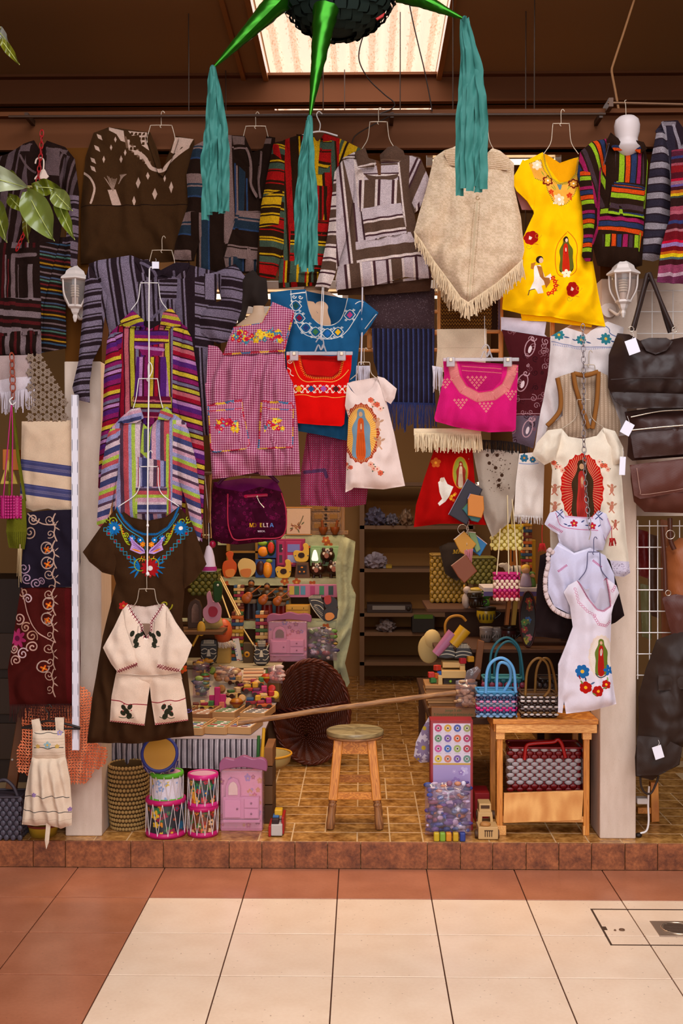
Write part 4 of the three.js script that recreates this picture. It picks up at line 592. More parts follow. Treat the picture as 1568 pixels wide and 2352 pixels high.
garment('woven_towel', 'cream woven towel with two blue bands beside the white pole', 'towel', .03, [44, 955, 172, 1185], 3, (x) => {
x.fillStyle = '#d6b596'; x.fillRect(40, 950, 140, 240); for (const y of [1053, 1108]) { fillP(x, [[40, y], [175, y + 19], [175, y + 44], [40, y + 25]], '#43426a'); for (let k = 0; k < 46; k++) { const X = 42 + k * 3; x.fillStyle = '#7d6f84'; x.fillRect(X, y + 11 + (X - 40) * .14, 1.6, 3); x.fillRect(X + 1.5, y + 15 + (X - 40) * .14, 1.6, 3); } line(x, [[40, y + 4], [175, y + 23]], '#5a5680', 1.4); }
}, [.14, .05, .0022], [['body', '50,968 163,965 168,1060 165,1170 148,1178 110,1168 76,1174 46,1160 48,1060', 0, { bulge: .03, fold: [.006, 60, 0] }]]);
const scrolls = (x, y0, y1, xr, flip) => { // pale embroidered scrolls down the edge
const C = '#b08c78'; for (let y = y0; y < y1; y += 62) { curveL(x, [[xr, y], [xr - 8, y + 14], [xr + 2, y + 30], [xr - 4, y + 46], [xr + 4, y + 62]], C, 3); spiral(x, xr - 12, y + 14, 12, 1.4, C, 2, .5, 1); spiral(x, xr - 10, y + 46, 10, 1.3, C, 2, 2, -1); leaf(x, xr, y + 30, 14, .6, C, .22); leaf(x, xr, y + 24, 12, -.8, C, .22); }
};
const medal = (x, X, Y) => { x.strokeStyle = '#a88c7e'; x.lineWidth = 3; x.beginPath(); x.arc(X, Y, 13, .2, 5.6); x.stroke(); petal(x, X + 1, Y + 4, 8, 4, '#c8581a', '#e89a2a', .5, .3); };
garment('embroidered_shawl', 'navy shawl with pale scroll embroidery above the maroon shawl', 'shawl', .05, [40, 1165, 190, 1360], 2.6, (x) => { x.fillStyle = '#1e1722'; x.fillRect(30, 1160, 170, 210); scrolls(x, 1180, 1350, 128); spiral(x, 78, 1192, 14, 1.6, '#b08c78', 3, 0, 1); spiral(x, 70, 1222, 15, 1.5, '#a8846f', 3, 2, -1); curveL(x, '64,1180 90,1200 110,1206 130,1205', '#b08c78', 3); medal(x, 110, 1258); medal(x, 112, 1292); for (const [a, b, r] of [[56, 1305, 14], [64, 1328, 12], [84, 1340, 12], [98, 1335, 9]]) spiral(x, a, b, r, 1.5, '#a08090', 2.6, a, 1); }, [.3, 0, .0012], [['body', '62,1177 110,1172 180,1170 184,1290 176,1348 45,1350 52,1270', 0, { bulge: .02, fold: [.012, 60, 0] }]]);
garment('embroidered_shawl', 'dark red shawl with pale scroll embroidery and fringed end', 'shawl', .04, [10, 1335, 190, 1640], 2.4, (x) => { x.fillStyle = '#42100c'; x.fillRect(0, 1330, 200, 320); fillP(x, '150,1340 200,1340 200,1640 158,1640', '#4d0f0f'); scrolls(x, 1350, 1540, 126); medal(x, 114, 1385); medal(x, 110, 1420); medal(x, 102, 1530); petal(x, 40, 1466, 22, 8, '#a02a58', '#5c1434', .2, .22); for (const [a, b, r] of [[55, 1360, 14], [66, 1375, 12], [46, 1420, 14], [62, 1440, 12], [76, 1460, 14], [78, 1485, 14], [56, 1500, 14], [40, 1515, 13], [34, 1490, 10]]) spiral(x, a, b, r, 1.5, pick(['#b89080', '#c0a0a0', '#a87c64']), 3, a, b % 2 ? 1 : -1); curveL(x, '50,1350 60,1400 90,1460 130,1474', '#b89080', 2.5); }, [.3, 0, .0012], [['body', '48,1345 150,1350 180,1350 184,1500 182,1620 22,1622 18,1540 34,1440', 0, { bulge: .02, fold: [.014, 55, 0] }]],
(g, m, z) => { part(g, 'fringe', fringe(pp('22,1620 182,1618'), z + .012, 36, { gap: 2, r: .0016 }), M(0x3a0f0a, .95)).userData.kind = 'stuff'; });
{ // peach crochet shawl, open stitches
const g = thing('crochet_shawl', 'peach crochet shawl spread behind the white child dress', 'shawl'), z = .0, list = [], out = smooth(pp('55,1630 110,1600 175,1574 205,1590 216,1615 212,1660 222,1705 247,1718 242,1755 220,1770 196,1800 168,1802 120,1790 60,1780 40,1770 38,1725 50,1690'), 3);
const dz = (X, Y) => .03 * noise(X / 50, Y / 60, 3) + (Y > 1690 || X > 212 ? .02 * Math.sin(X / 5 + Y / 30) : 0);
for (let y = 1576, r = 0; y < 1806; y += 6.6, r++) { let run = []; const flush = () => { if (run.length > 2) list.push(tube(run, .0034, run.length * 2, 4)); run = []; }; for (let X = 36; X < 250; X += 3) { const Y = y + (X % 2 ? 1.6 : -1.6) + 5 * Math.sin(X / 40 + y / 70); if (inside(out, X, Y)) run.push(P(X, Y, z + dz(X, Y))); else flush(); } flush(); }
for (let X = 38; X < 250; X += 7) { let run = []; const flush = () => { if (run.length > 2) list.push(tube(run, .0026, run.length * 2, 4)); run = []; }; for (let y = 1576; y < 1806; y += 5) { const Xx = X + 2.2 * Math.sin(y * .6); if (inside(out, Xx, y)) run.push(P(Xx, y, z + .002 + dz(Xx, y))); else flush(); } flush(); }
part(g, 'stitches', mg(list), M(0xf08a5c, .95)); base(g);
}
garment('child_dress', 'white cotton child sundress on the black hanger', 'dress', .1, [40, 1640, 180, 1960], 3, (x) => {
x.fillStyle = '#dcc2a8'; x.fillRect(30, 1630, 160, 340); const K = '#4a4440'; for (const y of [1695, 1702, 1709, 1727, 1733, 1880]) line(x, [[40, y], [180, y]], '#c2a68c', 1); curveL(x, '80,1682 95,1686 112,1680 130,1686 146,1682', K, 1.4); curveL(x, '80,1716 100,1712 112,1720 128,1712 146,1716', K, 1.8); petal(x, 112, 1709, 8, 5, '#8fa8a8', '#d8a040'); petal(x, 138, 1682, 6, 5, '#9a88b0', '#c89a40'); petal(x, 90, 1712, 5, 5, '#c8a050'); petal(x, 134, 1712, 5, 5, '#c8a050'); curveL(x, '54,1830 80,1822 100,1828 120,1824 160,1830', K, 1.6); curveL(x, '54,1858 85,1862 115,1858 165,1864', K, 1.6); petal(x, 82, 1822, 5, 5, '#8a6a98'); petal(x, 162, 1857, 5, 5, '#8a6a98');
}, [.1, 0, .0014], [
['strap', '72,1654 90,1650 96,1678 76,1684', 0, { bulge: .008, soft: 6 }], ['strap', '126,1648 147,1648 146,1684 128,1680', 0, { bulge: .008, soft: 6 }], ['bodice', '75,1678 148,1678 150,1742 112,1746 74,1742', 0, { bulge: .03 }],
['skirt', '74,1738 112,1742 150,1738 160,1790 166,1860 165,1895 140,1903 112,1895 78,1897 51,1893 58,1820 66,1770', 0, { bulge: .04, fold: [.018, 26, 0], grow: .4, step: 5 }], ['sash', '106,1890 116,1895 112,1935 106,1951 103,1930', .01, { bulge: .004, soft: 4, step: 4 }]]);
{ const g = thing('plastic_hanger', 'black plastic hanger carrying the white child sundress', 'hanger'), k = M(0x20140e, .4); part(g, 'arms', mg([ptube([[50, 1672], [80, 1664], [108, 1656], [140, 1660], [184, 1672]], .09, .006, 30, 7), ptube([[52, 1672], [184, 1674]], .09, .005, 10, 7)]), k); part(g, 'hook', ptube([[110, 1658], [112, 1640], [104, 1628], [112, 1618], [120, 1626]], .09, .003, 24, 6), k); base(g); }
{ const g = thing('trim_pole', 'white plastic pole standing in front of the left pillar', 'pole'), a = P(164, 1725, .09), b = P(177, 906, .09); g.name = numbered('plastic_pole'); part(g, 'channel', mg([bx(a.x, b.x, a.y, b.y, .07, .076, .002), bx(a.x, a.x + .004, a.y, b.y, .055, .076), bx(b.x - .004, b.x, a.y, b.y, .055, .076)]), M(0xd9d0d6, .35)); base(g); }
{ const g = thing('chain_hanger', 'orange-red plastic chain beneath the grey pullover', 'chain'); part(g, 'links', chainGeo([P(27, 812, .06), P(29, 870, .07), P(30, 916, .07)], .016, .003), M(0x8f3a24, .45)); part(g, 'hook', ptube([[30, 912], [22, 920], [28, 930], [36, 924]], .07, .003, 16, 6), WHITEM); base(g); }
{ // small hanging purses
const woven = (list, x0, y0, x1, y1, z, cols, rows, dep) => { for (let j = 0; j < rows; j++) for (let i = 0; i < cols; i++) { const a = P(x0 + (x1 - x0) * (i + .5) / cols, y0 + (y1 - y0) * (j + .5) / rows, z), w = (x1 - x0) / cols * mpp(z), h = (y1 - y0) / rows * mpp(z), e = Math.sin(Math.PI * (i + .5) / cols); list.push(ball(V(a.x, a.y, z - dep + dep * e), .5, w * 1.1, h * 1.05, .008, 6)); } };
const g = thing('woven_purse', 'magenta woven plastic purse hanging by a twisted cord', 'purse'), pm = M(0xa81a60, .35), list = []; woven(list, -4, 1138, 47, 1192, .12, 8, 8, .03); part(g, 'body', mg([pbx(0, 1140, 44, 1190, .11, .05, .012), ...list]), pm); part(g, 'strap', mg([ptube([[8, 1140], [20, 1000], [26, 930]], .11, .0032, 30, 5), ptube([[27, 1140], [29, 1000], [27, 930]], .11, .0032, 30, 5)]), pm); base(g);
garment('knitted_purse', 'olive green knitted purse with ribbed bottom', 'purse', .08, [10, 930, 70, 1270], 2, (x) => { x.fillStyle = '#5f5c14'; x.fillRect(0, 920, 80, 360); for (let k = 0; k < 12; k++) line(x, [[16 + k * 4, 1222], [17 + k * 4, 1262]], '#46440e', 1.6); }, [.25, 0, .002], [['bag', '18,1150 58,1145 62,1225 56,1262 20,1258 14,1222', 0, { bulge: .02 }], ['strap', '27,935 32,935 44,1040 60,1150 55,1155 38,1050', -.005, { bulge: .004, soft: 4, step: 4 }], ['strap', '25,935 28,935 24,1150 19,1150', -.008, { bulge: .004, soft: 4, step: 4 }]]);
const t = thing('tassel', 'cream tassel hanging below the green knitted purse', 'tassel'); part(t, 'threads', fringe(pp('41,1262 50,1262'), .09, 78, { gap: .8, sway: 3, r: .0012 }), M(0xb89c72, .9)).userData.kind = 'stuff'; part(t, 'cord', ptube([[46, 1250], [46, 1264]], .09, .003), M(0xb89c72, .9)); base(t);
}
// ---------- middle and right garments ----------
function bust(label, cx, y0, w, h, z, color) { // headless shop form: shoulders and chest
const g = thing('mannequin_bust', label, 'mannequin'), m = mpp(z), p = P(cx, y0 + h, z), H = h * m, W = w * m / 2;
const geo = lathe([[.001, H], [W * .22, H], [W * .26, H * .93], [W * .5, H * .88], [W * .92, H * .8], [W, H * .7], [W * .92, H * .5], [W * .8, H * .25], [W * .78, 0], [.001, 0]], V(0, 0, 0), 28).scale(1, 1, .42).translate(p.x, p.y, p.z); part(g, 'torso', geo, M(color, .5)); return base(g);
}
const gingham = (x, r, a, b, n) => { x.fillStyle = a; x.fillRect(r[0] - 10, r[1] - 10, r[2] - r[0] + 20, r[3] - r[1] + 20); x.fillStyle = b; for (let X = r[0]; X < r[2]; X += n) x.fillRect(X, r[1], n * .22, r[3] - r[1]); for (let Y = r[1]; Y < r[3]; Y += n) x.fillRect(r[0], Y, r[2] - r[0], n * .22); x.fillStyle = 'rgba(255,235,240,.55)'; for (let X = r[0]; X < r[2]; X += n) for (let Y = r[1]; Y < r[3]; Y += n) x.fillRect(X, Y, n * .3, n * .3); };
const crochetEdge = (x, s, w = 3.4) => { const C = ['#b0182a', '#d8a61e', '#2f6f92', '#c02838', '#e0b030'], p = pp(s); let k = 0; for (let i = 0; i < p.length - 1; i++) { const a = p[i], b = p[i + 1], L = Math.hypot(b[0] - a[0], b[1] - a[1]), n = Math.max(1, Math.round(L / 3)); for (let j = 0; j < n; j++) { x.fillStyle = C[Math.floor(k++ / 7) % 5]; x.beginPath(); x.arc(a[0] + (b[0] - a[0]) * j / n, a[1] + (b[1] - a[1]) * j / n + (j % 2 ? .7 : -.7), w / 2, 0, TAU); x.fill(); } } };
const bouquet = (x, x0, y0, x1, y1, n) => { for (let k = 0; k < n; k++) { const X = rr(x0, x1), Y = rr(y0, y1); leaf(x, X, Y, rr(8, 14), rr(0, 6), pick(['#4a7f92', '#6f98a0', '#d8a61e']), .3); petal(x, X, Y, rr(4, 8), 5, pick(['#c01830', '#d8a61e', '#3d7590', '#b82848', '#e2bc34']), pick(['#e8c848', '#a01828']), rr(0, 1), .4); } };
garment('gingham_apron', 'pink gingham apron with crochet-edged pockets and embroidered yoke', 'apron', .12, [462, 685, 700, 1112], 2.6, (x) => {
gingham(x, [455, 680, 705, 1120], '#8c3454', '#c98a9c', 5.2); bouquet(x, 532, 764, 650, 784, 46); crochetEdge(x, '536,751 602,741'); crochetEdge(x, '513,814 580,810 652,806'); crochetEdge(x, '513,812 522,780 536,752'); crochetEdge(x, '674,722 660,770 653,800 656,840 672,866'); crochetEdge(x, '602,741 625,694');
for (const s of ['478,932 556,920 562,960 574,1021 566,1031 492,1039 484,1030 478,932', '601,923 670,927 674,936 672,1028 594,1031 598,960 601,923']) crochetEdge(x, s); crochetEdge(x, '478,945 558,938', 2.6); crochetEdge(x, '601,938 674,942', 2.6); bouquet(x, 495, 965, 545, 988, 16); bouquet(x, 610, 962, 655, 985, 16);
}, [.15, 0, .0014], [
['back_strap', '478,792 500,796 512,812 496,860 474,878', -.04, { bulge: .01 }],
['body', '513,812 580,812 653,806 656,845 674,880 684,981 689,1088 640,1092 598,1092 592,1084 540,1094 488,1101 480,1000 471,882 490,862', 0, { bulge: .04, fold: [.02, 40, .02], grow: .45, step: 6, shape: (px, py) => -.02 * Math.exp(-(((px - 592 + (py - 900) * .05) / 9) ** 2)) * Math.min(1, Math.max(0, (py - 830) / 60)) }],
['yoke', '536,751 602,741 612,720 625,693 676,714 672,740 660,780 654,808 580,814 511,816', .018, { bulge: .03 }],
['pocket', '478,932 556,920 562,960 574,1021 566,1031 492,1039 484,1030', .045, { bulge: .012 }], ['pocket', '601,923 670,927 674,936 672,1028 594,1031 598,960', .045, { bulge: .012 }]]);
garment('gingham_apron', 'darker pink gingham apron behind the small cabinet', 'apron', -.04, [680, 985, 855, 1175], 2, (x) => { gingham(x, [675, 980, 860, 1180], '#8f2c48', '#5e1c38', 5); line(x, '700,1085 745,1080 750,1095', '#4c2c48', 8); line(x, '705,1000 715,1080', '#6c2038', 3); }, [.15, 0, .0014], [['body', '705,992 800,996 812,1060 845,1120 840,1158 800,1165 690,1160 690,1090', 0, { bulge: .025, fold: [.02, 34, 0], grow: .4 }]]);
const greca = (x, y, x0, x1, n, cols, wv = '#e4d0bc') => { const w = (x1 - x0) / n; for (let i = 0; i < n; i++) { const X = x0 + (i + .5) * w; x.strokeStyle = wv; x.lineWidth = 2; for (const s of [-1, 1]) { x.beginPath(); x.moveTo(X - w * .5, y + s * 2); x.lineTo(X - w * .22, y - s * 9); x.lineTo(X, y); x.lineTo(X + w * .22, y - s * 9); x.lineTo(X + w * .5, y + s * 2); x.stroke(); spiral(x, X + s * w * .3, y + 7, 3, 1, wv, 1.3); spiral(x, X + s * w * .3, y - 7, 3, 1, wv, 1.3); } fillP(x, [[X, y - 8], [X + 8, y], [X, y + 8], [X - 8, y]], cols[i % cols.length]); } };
garment('embroidered_blouse', 'blue blouse with white key-pattern neckline behind the red one', 'blouse', .03, [615, 655, 875, 1020], 2.2, (x) => {
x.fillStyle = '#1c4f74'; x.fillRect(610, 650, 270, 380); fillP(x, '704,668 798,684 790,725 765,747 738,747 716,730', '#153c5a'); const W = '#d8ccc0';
curveL(x, '702,668 706,700 716,730 738,749 770,747 790,725 798,684', W, 1.6); curveL(x, '668,668 672,720 690,765 720,780 770,782 800,765 828,712', W, 1.6); for (const [X, Y, c] of [[680, 705, '#1f4440'], [688, 733, '#6e1430'], [703, 755, '#26305c'], [725, 765, '#3a6a3c'], [752, 768, '#205a98'], [776, 765, '#e0a81c'], [803, 725, '#b03a6e']]) { fillP(x, [[X, Y - 8], [X + 7, Y], [X, Y + 8], [X - 7, Y]], c); x.strokeStyle = W; x.lineWidth = 2; fillP(x, [[X, Y - 8], [X + 7, Y], [X, Y + 8], [X - 7, Y]], c); for (const s of [-1, 1]) { line(x, [[X - 13, Y], [X - 6, Y + s * 9], [X, Y + s * 12], [X + 6, Y + s * 9], [X + 13, Y]], W, 1.6); spiral(x, X - 9, Y + s * 11, 3, 1.2, W, 1.2); spiral(x, X + 9, Y + s * 11, 3, 1.2, W, 1.2); } }
line(x, '668,678 700,672', W, 3); spiral(x, 676, 684, 5, 1, W, 2); spiral(x, 690, 684, 5, 1, W, 2); curveL(x, '838,756 850,740 864,722', W, 1.5); curveL(x, '816,700 826,690 834,694', W, 2);
}, [.12, 0, .0012], [['inner_back', '702,668 740,676 798,686 790,725 765,750 735,750 714,730', -.02, { bulge: .003 }],
['body', '620,672 665,666 702,664 706,700 716,730 738,748 770,746 790,725 798,684 836,690 830,740 826,781 818,850 812,940 795,1012 740,1000 684,990 660,900 640,800 625,740', 0, { bulge: .04, fold: [.014, 50, 0] }], ['sleeve', '832,688 869,718 852,748 830,776 822,760 824,720', .012, { bulge: .02, soft: 8 }]]);
bust('beige shop form wearing the blue blouse', 722, 648, 190, 260, -.06, 0xb98e6c);
bust('beige shop form wearing the pink gingham apron', 594, 703, 110, 220, .05, 0xb59274);
garment('embroidered_blouse', 'folded red blouse with white key-pattern band on a clear hanger', 'blouse', .115, [650, 800, 815, 985], 3, (x) => {
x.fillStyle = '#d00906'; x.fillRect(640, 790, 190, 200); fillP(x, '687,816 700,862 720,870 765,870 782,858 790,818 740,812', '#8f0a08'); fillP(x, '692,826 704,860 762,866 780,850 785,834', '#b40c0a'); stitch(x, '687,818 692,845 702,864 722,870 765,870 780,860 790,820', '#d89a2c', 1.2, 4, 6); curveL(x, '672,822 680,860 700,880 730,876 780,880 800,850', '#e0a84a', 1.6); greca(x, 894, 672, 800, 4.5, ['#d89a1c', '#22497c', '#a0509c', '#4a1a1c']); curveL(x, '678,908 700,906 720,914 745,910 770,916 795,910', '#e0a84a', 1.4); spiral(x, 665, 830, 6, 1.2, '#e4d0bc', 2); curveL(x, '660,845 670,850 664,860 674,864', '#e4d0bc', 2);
}, [.12, 0, .0012], [['body', '657,810 700,814 760,818 808,814 806,850 797,892 790,974 784,979 730,976 684,972 670,900 660,860', 0, { bulge: .022, fold: [.005, 60, 0] }]]);
function clipHanger(label, x0, x1, y, hx, hy, z) { const g = thing('clip_hanger', label, 'hanger'); part(g, 'bar', mg([pbx(x0, y - 5, x1, y + 4, z, .008, .003), ptube([[hx - 14, y - 3], [hx - 6, y - 20], [hx, hy + 14], [hx + 5, y - 20], [hx + 12, y - 3]], z, .004, 24, 6)]), CLEARM); part(g, 'hook', ptube([[hx, hy + 14], [hx + 6, hy + 4], [hx + 4, hy - 10], [hx - 4, hy - 14], [hx - 12, hy - 4]], z, .0035, 24, 7), CLEARM); for (const c of [x0 + 18, x1 - 26]) part(g, 'clip', pbx(c - 10, y - 6, c + 10, y + 16, z + .012, .016, .004), CLEARM); for (const c of [x0 + 18, x1 - 26]) part(g, 'spring', pbx(c - 4, y - 4, c + 4, y + 4, z + .016, .006, .002), WIREM); return base(g); }
clipHanger('clear clip hanger holding the folded red blouse', 657, 810, 812, 737, 790, .15);
clipHanger('clear clip hanger holding the folded pink blouse', 1017, 1192, 826, 1118, 806, .148);
{ const g = thing('white_rope', 'white twine above the clear hanger of the red blouse', 'cord'); part(g, 'twine', mg([ptube([[740, 660, .1], [738, 700, .12], [736, 780, .14]], 0, .0018, 20, 5), ptube([[743, 660, .1], [742, 700, .12], [738, 782, .14]], 0, .0018, 20, 5)]), WHITEM); base(g); }
const roses = (x, X, Y, s, n = 4) => { for (let k = 0; k < n; k++) { const a = X + (k - (n - 1) / 2) * 7 * s, b = Y + (k - (n - 1) / 2) * 5 * s + (k % 2) * 4; leaf(x, a, b, 9 * s, k * 2, '#46523a', .4); petal(x, a, b, 6 * s, 6, pick(['#d89a80', '#c8583c', '#e0b09a']), '#b03a30', k, .42); } };
const cherub = (x, X, Y, s, c = '#c08a68') => { x.fillStyle = c; x.beginPath(); x.ellipse(X, Y, 5 * s, 8 * s, .2, 0, TAU); x.fill(); x.beginPath(); x.arc(X + s, Y - 11 * s, 4 * s, 0, TAU); x.fill(); leaf(x, X - 2 * s, Y - 4 * s, 14 * s, -2.4, '#a87858', .4); leaf(x, X + 3 * s, Y - 4 * s, 13 * s, -.5, '#b08468', .4); line(x, [[X, Y + 6 * s], [X + 6 * s, Y + 14 * s]], c, 3 * s); line(x, [[X - s, Y + 6 * s], [X - 6 * s, Y + 12 * s]], c, 3 * s); };
garment('printed_tee', 'white child t-shirt printed with a robed figure and roses', 't-shirt', .14, [785, 855, 940, 1140], 3, (x) => {
x.fillStyle = '#dcc0b4'; x.fillRect(780, 850, 170, 300); robed(x, 829, 932, 128, { halo: '#d8963c', edge: '#9c3420', ray: '#e8c07a', mantle: '#6c8492', robe: '#c8501c', inner: '#b04a2c', skin: '#c89a72' }); roses(x, 862, 928, 1.05, 4); roses(x, 862, 1075, 1.05, 4); cherub(x, 867, 975, 1); cherub(x, 870, 1018, 1); roses(x, 800, 1070, .8, 3); roses(x, 798, 945, .6, 2);
}, [.08, 0, .001], [['body', '797,880 806,896 820,910 838,905 856,890 868,865 884,890 888,925 906,1000 920,1070 930,1116 880,1124 812,1120 808,1124 793,1131 796,1040 800,960 792,932', 0, { bulge: .035, fold: [.01, 60, 0] }], ['sleeve', '866,864 882,868 911,893 906,915 897,928 884,920 878,900', .016, { bulge: .02, soft: 8 }], ['back_neck', '797,880 810,876 866,866 858,890 838,908 820,912', -.02, { bulge: .002 }]]);
wireHanger('wire hanger holding the white printed child t-shirt', 836, 832, 26, 32, 40, .13);
{ const g = thing('tassel', 'white tassel hanging behind the child t-shirt', 'tassel'); part(g, 'cord', ptube([[832, 660], [831, 760], [829, 838]], .05, .004, 30, 6), M(0xc4b8bc, .9)); part(g, 'threads', fringe(pp('818,842 850,842'), .06, 62, { gap: 1.2, r: .0016 }), M(0xd2c6ce, .9)).userData.kind = 'stuff'; base(g); }
// rack of wooden rods with rebozos
{ const g = thing('wooden_rack', 'wooden ladder rack holding the folded shawls', 'rack'), w = M(0xc07a3c, .55), z = -.1; for (const [X, a, b] of [[1009, 660, 806], [1150, 664, 824], [1268, 738, 800], [848, 640, 800]]) part(g, 'rail', rod(P(X, b, z), P(X, a, z), .011, .011, 10), w); for (const [a, b, y] of [[815, 1012, 804], [815, 1012, 766], [990, 1152, 675], [990, 1152, 716], [985, 1152, 762], [1110, 1152, 806], [1110, 1152, 715]]) part(g, 'rung', rod(P(a, y, z), P(b, y, z), .0085, .0085, 8), w); base(g); }
garment('folded_shawl', 'speckled charcoal shawl folded over the rack under the brown pullover', 'shawl', -.06, [825, 655, 1005, 765], 2.4, (x) => { x.fillStyle = '#3c2a2c'; x.fillRect(820, 650, 190, 120); for (let k = 0; k < 900; k++) { x.fillStyle = `rgba(200,180,185,${rr(.1, .5)})`; x.fillRect(rr(825, 1005), rr(655, 765), rr(.6, 1.6), rr(.6, 1.6)); } }, [.2, 0, .0016], [['body', '836,662 998,662 997,756 880,757 842,752', 0, { bulge: .02, fold: [.004, 60, 0] }]]);
garment('folded_shawl', 'navy shawl with thin blue stripes and twisted fringe', 'shawl', -.04, [845, 745, 1010, 945], 2.4, (x) => { x.fillStyle = '#1c161f'; x.fillRect(840, 740, 180, 220); for (let k = 0; k < 13; k++) { line(x, [[856 + k * 11.5, 750], [857 + k * 11.5, 950]], '#47528a', 1.4); line(x, [[859 + k * 11.5, 750], [860 + k * 11.5, 950]], '#272a4a', 1.2); } }, [.25, .1, .0014], [['body', '853,754 998,755 996,860 1000,930 900,928 880,900 858,830', 0, { bulge: .02, fold: [.007, 40, 0] }]], (g, m, z) => { part(g, 'fringe', fringe(pp('886,925 1000,928'), z + .012, 60, { gap: 1.7, r: .0022, sway: 5 }), M(0x242a56, .9)).userData.kind = 'stuff'; });
garment('folded_shawl', 'brown shawl with golden zigzag weave inside the wooden rack', 'shawl', -.075, [1005, 668, 1155, 765], 2.6, (x) => { x.fillStyle = '#3d220e'; x.fillRect(1000, 660, 160, 110); for (let j = 0; j < 10; j++) for (let i = 0; i < 24; i++) { x.strokeStyle = j % 3 ? '#8a5a20' : '#6b4318'; x.lineWidth = 1.3; const X = 1006 + i * 6.4, Y = 680 + j * 8; x.beginPath(); x.moveTo(X - 3.2, Y + 3); x.lineTo(X, Y - 3); x.lineTo(X + 3.2, Y + 3); x.stroke(); } fillP(x, '1128,660 1142,660 1142,765 1128,765', '#241208'); fillP(x, '1143,670 1152,670 1152,765 1143,765', '#5c4a58'); }, [.15, 0, .0014], [['body', '1012,672 1148,672 1148,757 1012,757', 0, { bulge: .015, fold: [.003, 60, 0] }]]);
garment('folded_shawl', 'cream cotton shawl with white tassels above the pink blouse', 'shawl', -.03, [985, 745, 1125, 870], 2, (x) => { x.fillStyle = '#d3b698'; x.fillRect(980, 740, 150, 140); line(x, '1005,800 1120,800', '#bda083', 1); }, [.12, .04, .0018], [['body', '1003,756 1117,755 1118,810 1112,850 1000,855 1004,800', 0, { bulge: .02, fold: [.005, 60, 0] }]], (g, m, z) => { part(g, 'fringe', fringe(pp('992,842 1016,846'), z + .01, 56, { gap: 1.1, r: .002 }), M(0xd8ccd0, .9)).userData.kind = 'stuff'; });
garment('embroidered_blouse', 'folded hot pink blouse with salmon stitched neckline', 'blouse', .12, [990, 815, 1200, 1000], 3, (x) => {
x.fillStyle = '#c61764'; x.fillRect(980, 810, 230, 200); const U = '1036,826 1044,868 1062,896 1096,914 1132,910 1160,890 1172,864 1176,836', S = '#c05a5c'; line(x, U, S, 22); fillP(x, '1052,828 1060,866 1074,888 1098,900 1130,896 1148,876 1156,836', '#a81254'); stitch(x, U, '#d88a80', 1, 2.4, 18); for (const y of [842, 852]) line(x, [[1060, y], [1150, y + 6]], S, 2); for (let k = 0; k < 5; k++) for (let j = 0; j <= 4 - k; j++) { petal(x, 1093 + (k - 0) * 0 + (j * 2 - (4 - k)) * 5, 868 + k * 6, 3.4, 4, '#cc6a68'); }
for (const [X, Y] of [[1056, 928], [1114, 936], [1170, 908], [1022, 880], [1182, 850]]) for (let k = 0; k < 4; k++) for (let j = 0; j <= 3 - k; j++) petal(x, X + (j * 2 - (3 - k)) * 4.4, Y - 8 + k * 6, 3.2, 4, '#d07a70');
}, [.14, 0, .0014], [['body', '1017,824 1100,832 1190,838 1187,900 1184,986 1178,991 1122,993 1050,982 1000,968 997,960 1010,905 1020,862', 0, { bulge: .028, fold: [.008, 52, 0] }]]);
{ const g = thing('fringed_shawl', 'cream fringe of a shawl showing below the pink blouse', 'shawl'); part(g, 'edge', cloth(pp('950,984 1105,984 1104,1002 950,1000'), .05, { bulge: .012 }), M(0xd8bd98, .9)); part(g, 'fringe', fringe(pp('951,996 1104,999'), .06, 38, { gap: 1.1, r: .0024, sway: 5 }), M(0xdcc39e, .95)).userData.kind = 'stuff'; base(g); }
garment('paisley_shawl', 'maroon paisley shawl with black fringe between the pink blouse and white dress', 'shawl', .0, [1145, 745, 1272, 1040], 2.6, (x) => {
x.fillStyle = '#441418'; x.fillRect(1140, 740, 140, 310); fillP(x, '1170,955 1270,955 1270,1040 1170,1040', '#564650'); const W = '#a88084'; for (let k = 0; k < 70; k++) { const X = rr(1150, 1268), Y = rr(755, 1030); spiral(x, X, Y, rr(4, 9), 1.3, pick([W, '#7a4a50', '#90686c', '#2a0c10']), rr(.8, 2), rr(0, 6), rnd() < .5 ? 1 : -1); } x.strokeStyle = W; x.lineWidth = 2.4; for (const [X, Y] of [[1198, 880], [1215, 800], [1210, 985]]) { x.beginPath(); x.ellipse(X, Y, 11, 20, .3, 0, TAU); x.stroke(); x.fillStyle = '#d0b8b8'; x.beginPath(); x.ellipse(X, Y + 4, 4, 9, .3, 0, TAU); x.fill(); spiral(x, X + 8, Y - 22, 8, 1, W, 2.4); } line(x, '1150,920 1270,915', '#7a4a50', 2); line(x, '1150,952 1270,950', W, 1.5);
}, [.2, 0, .0014], [['body', '1152,757 1265,775 1260,860 1242,940 1224,1030 1178,1015 1172,950 1182,850 1164,800', 0, { bulge: .02, fold: [.01, 46, 0] }]], (g, m, z) => { part(g, 'fringe', fringe(pp('1106,1012 1150,1014 1214,1022'), z + .0, 30, { gap: 1.4, r: .002 }), M(0x20120c, .95)).userData.kind = 'stuff'; });
garment('white_cloth', 'lavender white cloth peeking out under the yellow dress hem', 'cloth', -.02, [1140, 725, 1270, 790], 2, (x) => { x.fillStyle = '#c4b4bc'; x.fillRect(1130, 720, 150, 80); }, [.08, 0, .001], [['body', '1150,728 1255,735 1250,768 1262,780 1150,760', 0, { bulge: .015 }]]);
